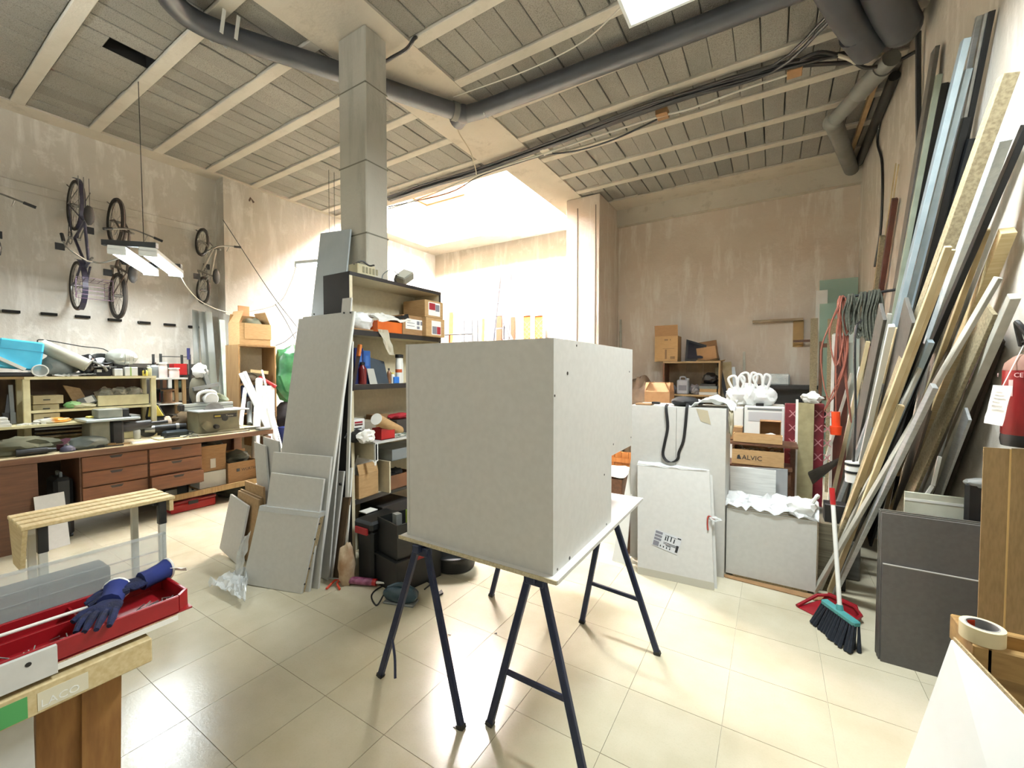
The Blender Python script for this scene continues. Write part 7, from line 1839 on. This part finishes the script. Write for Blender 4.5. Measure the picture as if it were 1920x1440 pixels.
# white drawer table below
DZ = 1.1
T = thing('drawer_table', 'white drawer box pulled out of the bookcase with a cluttered top', 'drawer unit', GB)
DY0, DX1 = 2.36, -2.82
obj('top', MB().bx(-3.27, DX1, DY0, 3.29, DZ - .016, DZ), MELA, T)
obj('side', MB().bx(-3.2, DX1, DY0 + .004, DY0 + .02, DZ - .15, DZ - .016), CREAM, T)
obj('front_edge', MB().bx(DX1 - .018, DX1, DY0 + .0, DY0 + .03, DZ - .16, DZ - .016), WHITEP, T)
obj('back_leg', MB().bx(-3.2, -3.16, DY0 + .1, DY0 + .14, .62, DZ - .016), CREAM, T)
obj('back_leg', MB().bx(-3.2, -3.16, 3.2, 3.24, .62, DZ - .016), CREAM, T)
GD = 'clutter on the drawer table'
def dp(px, x): return P(px, 800, x=x).y
ybox('spice_box', 'white box with dark red print standing at the left on the drawer table', 'box', 660, 682, DZ, .19, WHITEP, -2.98, .12, parts=(('print', .12, .8, .82, .9, LRED), ('print', .12, .8, .72, .79, mat('brown_ink', (92, 50, 40), rough=.7)), ('print', .05, .7, .58, .63, INK), ('print', .15, .8, .36, .42, INKG)), group=GD)
ybox('grey_carton', 'grey-beige flat box behind the white printed box', 'box', 682, 703, DZ, .15, mat('grey_card2', (150, 142, 124), rough=.7), -3.08, .14, group=GD)
ybox('brown_carton', 'small brown box at the back of the drawer table', 'box', 703, 728, DZ, .19, CARD2, -3.12, .14, group=GD)
T = thing('cardboard_tube', 'fat cardboard tube with a white end cap on the drawer table', 'tube', GD)
a, b_ = P(706, 786, x=-2.83), P(748, 808, x=-2.95)
obj('tube', MB().cyl(a, b_, .048, n=20), CARD, T, smooth=True)
obj('cap', MB().cyl(a - (b_ - a).normalized() * .006, a, .05, n=20), WHITEP, T, smooth=True)
T = thing('red_tub', 'red open plastic tub under the cardboard tube', 'tub', GD)
cbox(T, .15, .12, .1, RZ(R(90), (-2.92, dp(719, -2.92), DZ)), REDP, t=.006, name='tub')
one('white_crumple', 'crumpled white paper sheet on the drawer table edge', 'paper', MB().blob((-2.87, dp(688, -2.87), DZ + .05), (.05, .08, .06), 41, .4, flat=-.05), PAPER, GD, smooth=True)
one('black_pouch', 'black pouch at the left end of the drawer table', 'pouch', MB().blob((-2.97, dp(668, -2.97), DZ + .05), (.07, .1, .055), 42, .25, flat=-.05), BLACKP, GD, smooth=True)
one('red_cloth', 'red cloth at the back right of the drawer table', 'cloth', MB().blob((-3.1, dp(748, -3.1), DZ + .16), (.06, .13, .03), 43, .3), mat('red_cloth', (158, 34, 44), rough=.8), GD, smooth=True)
one('dark_crate', 'dark box holding the red cloth on the drawer table', 'box', MB().bx(-3.2, -3.02, dp(733, -3.1), 3.28, DZ, DZ + .13), mat('dim_box', (62, 56, 50), rough=.7), GD, bev=.005)
one('small_parts', 'small white and green parts at the right of the drawer table', 'parts', MB().blob((-2.88, dp(748, -2.88), DZ + .015), (.03, .08, .018), 44, .5), mat('parts_mix', (220, 220, 210), (70, 90, 70), rough=.5, scale=20), GD, smooth=True)
T = thing('storage_tray', 'clear plastic tray under the white drawer table', 'tray', GD)
cbox(T, .5, .3, .1, RZ(R(90), (-3.0, 2.82, .9)), mat('grey_clear', (150, 156, 156), rough=.2, alpha=.6), t=.006, name='tray')
obj('runner', MB().bx(-3.14, -2.86, 3.05, 3.065, .62, .9), CREAM, T)
obj('runner', MB().bx(-3.14, -2.86, 2.545, 2.56, .62, .9), CREAM, T)
T = thing('carton', 'cardboard box with open flaps low in the bookcase', 'box', GD)
cbox(T, .22, .2, .2, RZ(R(95), (-3.04, 2.38, .621)), CARD, flaps='fb', ang=1.3)
one('paper_roll_white', 'white paper sheets sticking out of the open-flap box', 'paper', MB().sheet((-3.08, 2.3, .75), (-2.98, 2.46, .75), (-2.95, 2.5, .95), (-3.05, 2.36, .97), 5, 5, .02, 3, .006), PAPER, GD)
T = thing('carton', 'reddish brown open box low in the bookcase', 'box', GD)
cbox(T, .28, .22, .13, RZ(R(90), (-3.02, 2.73, .621)), mat('red_brown_card', (118, 80, 52), (100, 66, 42), rough=.8))
one('dark_lump', 'dark cable bundle in the reddish brown box', 'cables', MB().blob((-3.02, 2.72, .74), (.07, .1, .05), 47, .4), BLACKP, GD, smooth=True)
# things on the floor before the bookcase
GF = 'things on the floor by the bookcase'
BC = mat('crate_black', (26, 28, 28), (20, 22, 22), rough=.5)
T = thing('black_crate', 'black plastic crate with red handle, lower one before the bookcase', 'crate', GF)
cbox(T, .42, .3, .24, RZ(R(80), (-2.5, 2.42, 0)), BC, t=.012, name='crate')
obj('lip', MB().box((0, 0, .245), (.45, .33, .015), RZ(R(80), (-2.5, 2.42, 0))), BC, T)
obj('handle', MB().box((-.02, -.17, .235), (.16, .02, .02), RZ(R(80), (-2.5, 2.42, 0))), mat('dull_red_handle', (150, 40, 42), rough=.5), T)
T = thing('black_crate', 'black plastic crate stacked on the lower one, tools inside', 'crate', GF)
cbox(T, .42, .3, .27, RZ(R(78), (-2.5, 2.44, .256)), BC, t=.012, name='crate')
for i, m in enumerate((GREYP, mat('lime', (140, 170, 60), rough=.5), BLACKP)): obj('tool', MB().box((-.12 + i * .12, 0, .22), (.05, .06, .18), RZ(R(78), (-2.5, 2.44, .256))), m, T)
T = thing('tool_case', 'tall black tool case with a red latch at the bookcase foot', 'tool case', GF)
obj('body', MB().bx(-2.86, -2.68, 2.2, 2.5, 0, .42), BC, T, bev=.02)
obj('lid', MB().bx(-2.88, -2.66, 2.18, 2.52, .42, .5), BC, T, bev=.02)
obj('latch', MB().bx(-2.84, -2.7, 2.165, 2.182, .4, .45), mat('dull_red_handle', (150, 40, 42)), T)
one('paper_sack', 'crumpled brown and white paper sack at the bookcase foot', 'sack', MB().blob((-2.86, 2.1, .15), (.06, .065, .19), 52, .2, freq=3, flat=-.15), mat('dirty_paper', (190, 170, 142), (150, 116, 84), rough=.8, scale=9), GF, smooth=True)
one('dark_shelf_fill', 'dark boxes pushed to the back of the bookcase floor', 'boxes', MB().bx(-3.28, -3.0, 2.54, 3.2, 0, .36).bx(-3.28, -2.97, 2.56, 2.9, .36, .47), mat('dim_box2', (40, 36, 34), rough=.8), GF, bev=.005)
one('white_slip', 'white slip of paper on the dark boxes inside the bookcase', 'paper', MB().bx(-2.96, -2.87, 2.3, 2.42, .505, .512), PAPER, GF)
T = thing('caulking_gun', 'red caulking gun with a purple cartridge lying on the floor', 'caulking gun', GF)
a, b_ = P(640, 1086, z=.04), P(706, 1092, z=.035)
dd = (b_ - a).normalized()
obj('cradle', MB().cyl(a, b_, .027, n=14), REDP, T, smooth=True)
obj('cartridge', MB().cyl(a + dd * .02, b_ - dd * .03, .0285, n=14), mat('purple_print', (96, 34, 66), (150, 90, 120), rough=.4, scale=25), T, smooth=True)
obj('nozzle', MB().cyl(b_, b_ + dd * .09, .012, .004, 8), PAPER, T, smooth=True)
obj('handle', MB().tube(carve([a, a - dd * .05 + V((0, 0, -.01)), P(612, 1104, z=.012)], 5), .009, 6), mat('gun_orange', (196, 66, 40), rough=.5), T, smooth=True)
obj('trigger', MB().tube(carve([a, a - dd * .02 + V((.02, -.03, -.015)), P(637, 1105, z=.012)], 5), .008, 6), mat('gun_orange', (196, 66, 40)), T, smooth=True)
obj('rod', MB().cyl(a, a - dd * .12, .004, n=6), STEEL, T)
T = thing('power_sander', 'blue-green electric sander with its black lead on the floor', 'sander', GF)
SB = mat('petrol_plastic', (38, 66, 78), (30, 54, 66), rough=.4)
c = P(752, 1122, z=.03)
M = RZ(R(18), (c.x, c.y, 0))
sb = MB().blob((0, 0, 0), (.14, .065, .06), 9, .1, 2, 3)
sb.v = [M @ (v + V((0, 0, .065))) for v in sb.v]
obj('body', sb, SB, T, smooth=True)
obj('plate', MB().box((0, 0, .008), (.24, .1, .016), M), GREYP, T, bev=.004)
obj('grip', MB().tube(carve([M @ V((-.1, 0, .09)), M @ V((0, 0, .13)), M @ V((.1, 0, .1))], 5), .022, 8), SB, T, smooth=True)
obj('lead', MB().tube(carve([M @ V((-.13, 0, .06)), P(706, 1135, z=.006), P(697, 1115, z=.006), P(720, 1098, z=.006), P(775, 1085, z=.01), P(806, 1093, z=.006), P(796, 1105, z=.006)], 6), .006, 6), BLACKP, T, smooth=True)
T = thing('black_basin', 'round black rubber basin with a white mark on the floor behind the trestle', 'basin', GF)
c = P(852, 1050, z=.05)
BM = Matrix.Translation((c.x, c.y, 0))
obj('basin', MB().lathe([(.16, 0), (.175, .01), (.2, .13), (.21, .135), (.205, .14), (.19, .13), (.165, .02)], 30, BM), BC, T, smooth=True)
mk = P(825, 1063, z=.06)
obj('mark', MB().box((c.x - .06, c.y - .184, .06), (.03, .008, .04)), PAPER, T)
one('cable_clip', 'small black clamp lying on the floor beside the trestle leg', 'clamp', MB().prism([P(815, 1117, z=.003), P(828, 1108, z=.003), P(831, 1114, z=.003), P(820, 1119, z=.003)], (0, 0, .012)), BLACKP, GF)
for k, (px, py, lab) in enumerate(((927, 1188, 'tiny dark chip on the tile joint under the cabinet'), (849, 1364, 'tiny grey chip beside the left trestle foot'), (840, 1190, 'tiny white splinter on the floor left of the trestles'))):
    q = P(px, py, z=.001)
    one('floor_chip', lab, 'chip', MB().prism([q, q + V((.018, .004, 0)), q + V((.01, .016, 0))], (0, 0, .004)), (BLACKP, GREYP, PAPER)[k], 'chips on the floor')

# ------------------------------------------------------------------ bright area under the light well
FYY = 9.05
T = thing('ladder', 'aluminium extension ladder leaning on the bright back wall', 'ladder')
LA = mat('pale_aluminium', (92, 94, 100), (78, 80, 86), rough=.45, metal=.3)
l0, l1, l2, l3 = P(924, 650, y=8.6), P(938, 520, y=9.15), P(953, 650, y=8.6), P(958, 515, y=9.15)
for a, b_ in ((l0, l1), (l2, l3)):
    foot = a + (a - b_) * ((a.z) / (b_.z - a.z)); foot.y = max(foot.y, 7.2); foot.z = 0
    obj('rail', MB().bar(foot, b_, .03, .07, (0, 1, 0)), LA, T)
f0 = l0 + (l0 - l1) * (l0.z / (l1.z - l0.z)); f2 = l2 + (l2 - l3) * (l2.z / (l3.z - l2.z))
f0.y = max(f0.y, 7.2); f2.y = max(f2.y, 7.2); f0.z = f2.z = 0
for i in range(1, 12): obj('rung', MB().bar(f0.lerp(l1, i / 12), f2.lerp(l3, i / 12), .03, .035), LA, T)
T = thing('ladder_brace', 'folded ladder section standing beside the extension ladder', 'ladder')
p0, p1 = P(945, 605, y=8.7), P(964, 645, y=8.55)
pz_ = V((p1.x, 8.4, 0))
obj('rail', MB().bar(p0, p1, .03, .05), LA, T)
obj('rail', MB().bar(p0, V((p0.x - .1, 8.7, 0)), .03, .05, (0, 1, 0)), LA, T)
obj('rail', MB().bar(p1, V((p1.x, 8.5, 0)), .03, .05, (0, 1, 0)), LA, T)
LATT = mat('orange_lattice', (206, 126, 58), (190, 108, 44), rough=.6)
for k, (px0, px1, lab) in enumerate(((978, 998, 'orange wooden shutter with lattice, left of the pair'), (999, 1021, 'orange wooden shutter with lattice, right of the pair'))):
    T = thing('lattice_shutter', lab, 'shutter', 'orange shutters at the back wall')
    y = FYY
    a, b_ = P(px0, 588, y=y), P(px1, 588, y=y)
    zb_, zt2 = 0.0, a.z
    for x0_, x1_ in ((a.x, a.x + .05), (b_.x - .05, b_.x)): obj('stile', MB().bx(x0_, x1_, y, y + .04, zb_, zt2), WHITEP, T)
    for z in (zt2 - .06, zt2 * .5, 0.0): obj('rail', MB().bx(a.x + .05, b_.x - .05, y, y + .04, z, z + .06), WHITEP, T)
    obj('board', MB().bx(a.x + .05, b_.x - .05, y + .025, y + .032, .06, zt2 - .06), LATT, T)
    n_ = 0
    w = b_.x - a.x - .1
    for i in range(-6, 24):
        for s in (1, -1):
            x_a = a.x + .05 + (0 if s > 0 else w)
            z_a = .1 + i * .12
            z_b = z_a + w
            if z_a < .08 or z_b > zt2 - .07: continue
            obj('lattice_strip', MB().bar((x_a, y + .018, z_a), (x_a + s * w, y + .018, z_b), .012, .008, (0, 1, 0)), mat('lattice_light', (226, 170, 104), rough=.6), T)
for k, (t_, b0, w_, m, lab) in enumerate((((846, 586), (840, 660), .06, LATT, 'orange plank leaning at the left of the bright back wall'), ((843, 640), (843, 680), .02, REDP, 'thin red rod in front of the orange plank'), ((906, 598), (900, 655), .03, LATT, 'thin brown stick beside the extension ladder'), ((868, 602), (868, 655), .05, LA, 'pale metal profile, first of those behind the cabinet'), ((882, 600), (882, 655), .07, LA, 'pale metal profile, second of those behind the cabinet'), ((893, 601), (893, 655), .05, LA, 'pale metal profile, third of those behind the cabinet'), ((936, 590), (934, 650), .08, WALNUT, 'brown board behind the extension ladder'), ((962, 595), (958, 650), .06, WALNUT, 'brown board right of the extension ladder'))):
    top = P(t_[0], t_[1], y=9.2)
    bot = P(b0[0], b0[1], y=8.9); bot.z = 0
    one('leaning_length', lab, 'board', MB().bar(bot, top, w_ * 2, .03, (0, 1, 0)).lift(0), m, 'lengths at the bright back wall')
T = thing('drying_rack', 'thin metal rail sticking out beside the bookcase', 'rail')
obj('rail', MB().cyl(P(832, 628, y=6.2), P(884, 626, y=6.2), .012, n=6), DMETAL, T)
pp = P(843, 628, y=6.2)
obj('post', MB().cyl(pp, V((pp.x, pp.y, 0)), .014, n=6), mat('rust_post', (130, 60, 40), rough=.7), T)
obj('base', MB().box((pp.x, pp.y, .01), (.3, .3, .02)), DMETAL, T)
for k, (tp, bp_) in enumerate((((1150, 600), (1155, 660)), ((1147, 622), (1153, 662)))):
    top = P(tp[0] + 6, tp[1], y=YB - .06); top.x = max(top.x, -2.76); bot = P(bp_[0] + 12, bp_[1] + 60, y=8.5); bot.z = 0
    one('thin_lath', ('pale thin lath', 'dark thin lath')[k] + ' leaning on the back wall beside the plastered pier', 'lath', MB().bar(bot, top, .04, .02, (0, 1, 0)).lift(0), (GREYWOOD, WALNUT)[k])

# ------------------------------------------------------------------ pipes and cables under the ceiling
PIPE = mat('dark_grey_pvc', (66, 69, 74), (56, 58, 62), rough=.4, scale=3)
PIPE2 = mat('dusty_grey_pvc', (112, 112, 106), (96, 96, 90), rough=.6, scale=4)
PZ = 4.93
T = thing('drain_pipe', 'dark grey drain pipe running along the beam past the concrete pillar to an elbow', 'pipe')
pa = [P(300, -35, z=PZ), P(325, 5, z=PZ), P(365, 38, z=PZ), P(440, 70, z=PZ), P(637, 135, z=PZ), P(727, 167, z=PZ), P(868, 214, z=PZ)]
obj('run', MB().tube(carve(pa, 4), .098, 14), PIPE, T, smooth=True)
e = pa[-1]
pe = P(1600, -60, z=PZ); pe.y = P(1280, 64, z=PZ).y
o2 = P(900, 207, z=PZ)
obj('cross_run', MB().tube([e + V((.02, .02, 0)), o2, P(1280, 64, z=PZ), V((.9, P(1280, 64, z=PZ).y + .02, PZ))], .096, 14), PIPE, T, smooth=True)
obj('elbow', MB().blob(e, (.115, .115, .11), 1, .01), PIPE, T, smooth=True)
obj('stub_end', MB().cyl(e, P(856, 228, z=PZ - .02), .1, .105, 16), PIPE, T, smooth=True)
obj('coupling', MB().cyl(e.lerp(pa[-2], .08), e.lerp(pa[-2], .16), .108, n=16), PIPE2, T, smooth=True)
for px, py in ((405, 50), (432, 62)):
    q = P(px, py, z=PZ)
    obj('strap', MB().bar(V((q.x + .1, q.y, PZ - .1)), V((q.x + .12, q.y + .02, HC)), .03, .004, (1, 0, 0)), WHITEP, T)
    obj('strap', MB().bar(V((q.x - .1, q.y, PZ - .1)), V((q.x - .12, q.y, HC)), .03, .004, (1, 0, 0)), WHITEP, T)
obj('hanger_wire', MB().tube(carve([P(906, 198, z=PZ + .1), P(908, 215, z=PZ - .1), P(915, 222, z=HC - .02)], 4), .008, 5), WHITEP, T)
T = thing('drain_pipe', 'thick dark pipe coming down at the top right, left of the two', 'pipe')
obj('run', MB().tube([P(1548, -40, z=4.85), P(1590, 35, z=4.85), P(1627, 88, z=4.82)], .12, 14), PIPE, T, smooth=True)
obj('socket', MB().cyl(P(1605, 58, z=4.85), P(1630, 92, z=4.82), .135, n=16), PIPE, T, smooth=True)
T = thing('drain_pipe', 'thick dark pipe with a rounded end at the top right by the wall', 'pipe')
obj('run', MB().tube([P(1648, -40, z=4.9), P(1672, 20, z=4.88), P(1688, 50, z=4.87)], .15, 14), PIPE, T, smooth=True)
obj('end_cap', MB().blob(P(1690, 52, z=4.87), (.15, .15, .15), 1, 0.02), PIPE, T, smooth=True)
obj('black_joint', MB().cyl(P(1640, 62, z=4.85), P(1668, 80, z=4.85), .08, n=12), BLACKP, T, smooth=True)
T = thing('drain_pipe', 'lighter grey pipe with couplings bending into the back wall corner', 'pipe')
q0, q1, q2 = P(1672, 108, z=4.86), P(1562, 228, z=4.86), P(1598, 322, y=YB - .02)
obj('upper_run', MB().cyl(q0, q1, .085, n=14), PIPE2, T, smooth=True)
obj('coupling', MB().cyl(q0.lerp(q1, .12), q0.lerp(q1, .5), .098, n=14), PIPE2, T, smooth=True)
obj('elbow', MB().blob(q1, (.11, .11, .11), 2, .02), PIPE2, T, smooth=True)
obj('lower_run', MB().cyl(q1, q2, .095, n=14), PIPE2, T, smooth=True)
obj('wall_collar', MB().cyl(q2 - (q2 - q1).normalized() * .03, q2, .17, .19, 14), DARK, T, smooth=True)
T = thing('shadow_line_duct', 'black duct put in for the dark line of shadow where right wall meets ceiling', 'duct')
obj('duct', MB().cyl((1.09, 6.3, 4.98), (1.09, 8.6, 4.98), .055, n=10), BLACKP, T, smooth=True)  # black cylinder stands for the dark line of shadow in the corner
obj('casing', MB().bx(.92, .97, 5.4, 8.4, 4.99, HC), mat('tan_wood', (160, 134, 96)), T)
one('black_cable', 'thick black cable dropping down the right wall from the pipes', 'cable', MB().tube(carve([P(1722, 60, x=1.1), P(1722, 100, x=1.11), P(1722, 200, x=1.12), P(1724, 330, x=1.12)], 5), .022, 8), BLACKP, smooth=True)
one('black_cable', 'thin black cable with a white clip running down the wall near the back corner', 'cable', MB().tube(carve([P(1672, 170, x=1.12), P(1653, 215, x=1.13), P(1645, 265, x=1.13), P(1654, 310, x=1.135), P(1652, 420, x=1.135), P(1640, 500, x=1.135)], 5), .014, 6), BLACKP, smooth=True)
one('striped_cable', 'black and white marked cable looping from the pipes to the right wall', 'cable', MB().tube(carve([P(1500, 112, z=4.9), P(1540, 98, z=4.9), P(1590, 110, z=4.86), P(1625, 127, z=4.84), P(1680, 115, z=4.86), P(1718, 96, z=4.88)], 5), .018, 8), mat('black_white_wrap', (24, 24, 24), (226, 222, 206), rough=.5, scale=2.2, lo=.55, hi=.56), smooth=True)
# main cable bundle
CZZ = 4.97
T = thing('cable_bundle', 'bundle of black cables running under the joists across the room', 'cable bundle')
main = [P(728, 373, z=CZZ), P(800, 350, z=CZZ), P(890, 322, z=CZZ), P(1030, 272, z=CZZ), P(1190, 212, z=CZZ), P(1290, 178, z=CZZ), P(1450, 128, z=CZZ)]
rg = random.Random(21)
BCAB = mat('black_cable_sheath', (28, 28, 30), (40, 40, 42), rough=.45)
for i in range(7):
    off = V((0, rg.uniform(-.07, .07), rg.uniform(-.05, .045)))
    end = P(1566, 24, z=CZZ) if i < 3 else P(1605 + 6 * (i - 3), 92 + 6 * (i - 3), z=CZZ - .03)
    pts = [p + off + V((0, rg.uniform(-.015, .015), rg.uniform(-.01, .01))) for p in main] + [end + off]
    obj('cable', MB().tube(carve(pts, 4), rg.choice((.014, .018, .022)), 7), BCAB, T, smooth=True)
lw = [P(728, 392, z=4.93), P(800, 368, z=4.93), P(905, 325, z=4.93), P(1020, 288, z=4.93), P(1130, 252, z=4.95), P(1232, 220, z=4.95), P(1300, 202, z=4.96), P(1400, 165, z=4.96), P(1505, 132, z=4.96)]
obj('white_conduit', MB().tube(carve(lw, 4), .013, 6), WHITEWIRE, T, smooth=True)
obj('cable', MB().tube(carve([P(1022, 290, z=4.95), P(1080, 283, z=4.9), P(1150, 262, z=4.87), P(1232, 224, z=4.95)], 5), .012, 6), BCAB, T, smooth=True)
obj('cable', MB().tube(carve([P(728, 388, z=4.95), P(840, 362, z=4.9), P(905, 328, z=4.93), P(1020, 290, z=4.95)], 5), .012, 6), BCAB, T, smooth=True)
for px, py in ((1024, 283), (1242, 216), (1490, 135)):
    q = P(px, py, z=4.96)
    obj('clip', MB().box((q.x, q.y, 4.98), (.14, .16, .08)), (WHITEWIRE, CARD2, CARD2)[(px > 1100) + (px > 1300)], T, bev=.004)
one('tie_wire', 'pale wire hanging from the pipe elbow to the cable bundle', 'wire', MB().tube(carve([P(856, 232, z=4.9), P(862, 252, z=4.9), P(882, 285, z=4.93), P(892, 318, z=4.94), P(893, 332, z=4.93)], 5), .008, 5), mat('pale_wire', (176, 166, 142), rough=.6), smooth=True)
one('black_cable_end', 'short black cable curving out of the ceiling beside the concrete pillar', 'cable', MB().tube(carve([P(780, 70, z=HC), P(776, 73, z=HC - .06), P(762, 92, z=HC - .1), P(735, 108, z=HC - .09), P(722, 116, z=HC - .06)], 5), .018, 8), BCAB, smooth=True)
# ------------------------------------------------------------------ put every Empty at its thing's base
bpy.context.view_layer.update()
for root in [o for o in bpy.data.objects if o.type == 'EMPTY' and o.parent is None and o.location.length < 1e-6 and not o.get('placed')]:
    lo, hi = V((1e9,) * 3), V((-1e9,) * 3)
    for ch in root.children_recursive:
        if ch.type != 'MESH': continue
        for c in ch.bound_box:
            w = ch.matrix_world @ V(c)
            lo = V(map(min, lo, w)); hi = V(map(max, hi, w))
    if lo.x > 1e8: continue
    base = V(((lo.x + hi.x) / 2, (lo.y + hi.y) / 2, lo.z))
    root.location = base
    for ch in root.children: ch.location = ch.location - base
for o in list(bpy.data.objects):      # centre mesh origins of single-user meshes
    if o.type == 'MESH' and o.data.users == 1 and o.get('kind') != 'structure' and not (o.parent and o.parent.get('kind') == 'structure') and not o.children:
        n = len(o.data.vertices)
        if not n: continue
        c = V((0, 0, 0))
        for v in o.data.vertices: c += v.co
        c /= n
        if c.length > 1e-6:
            o.data.transform(Matrix.Translation(-c))
            o.matrix_basis = o.matrix_basis @ Matrix.Translation(c)
bpy.context.view_layer.update()
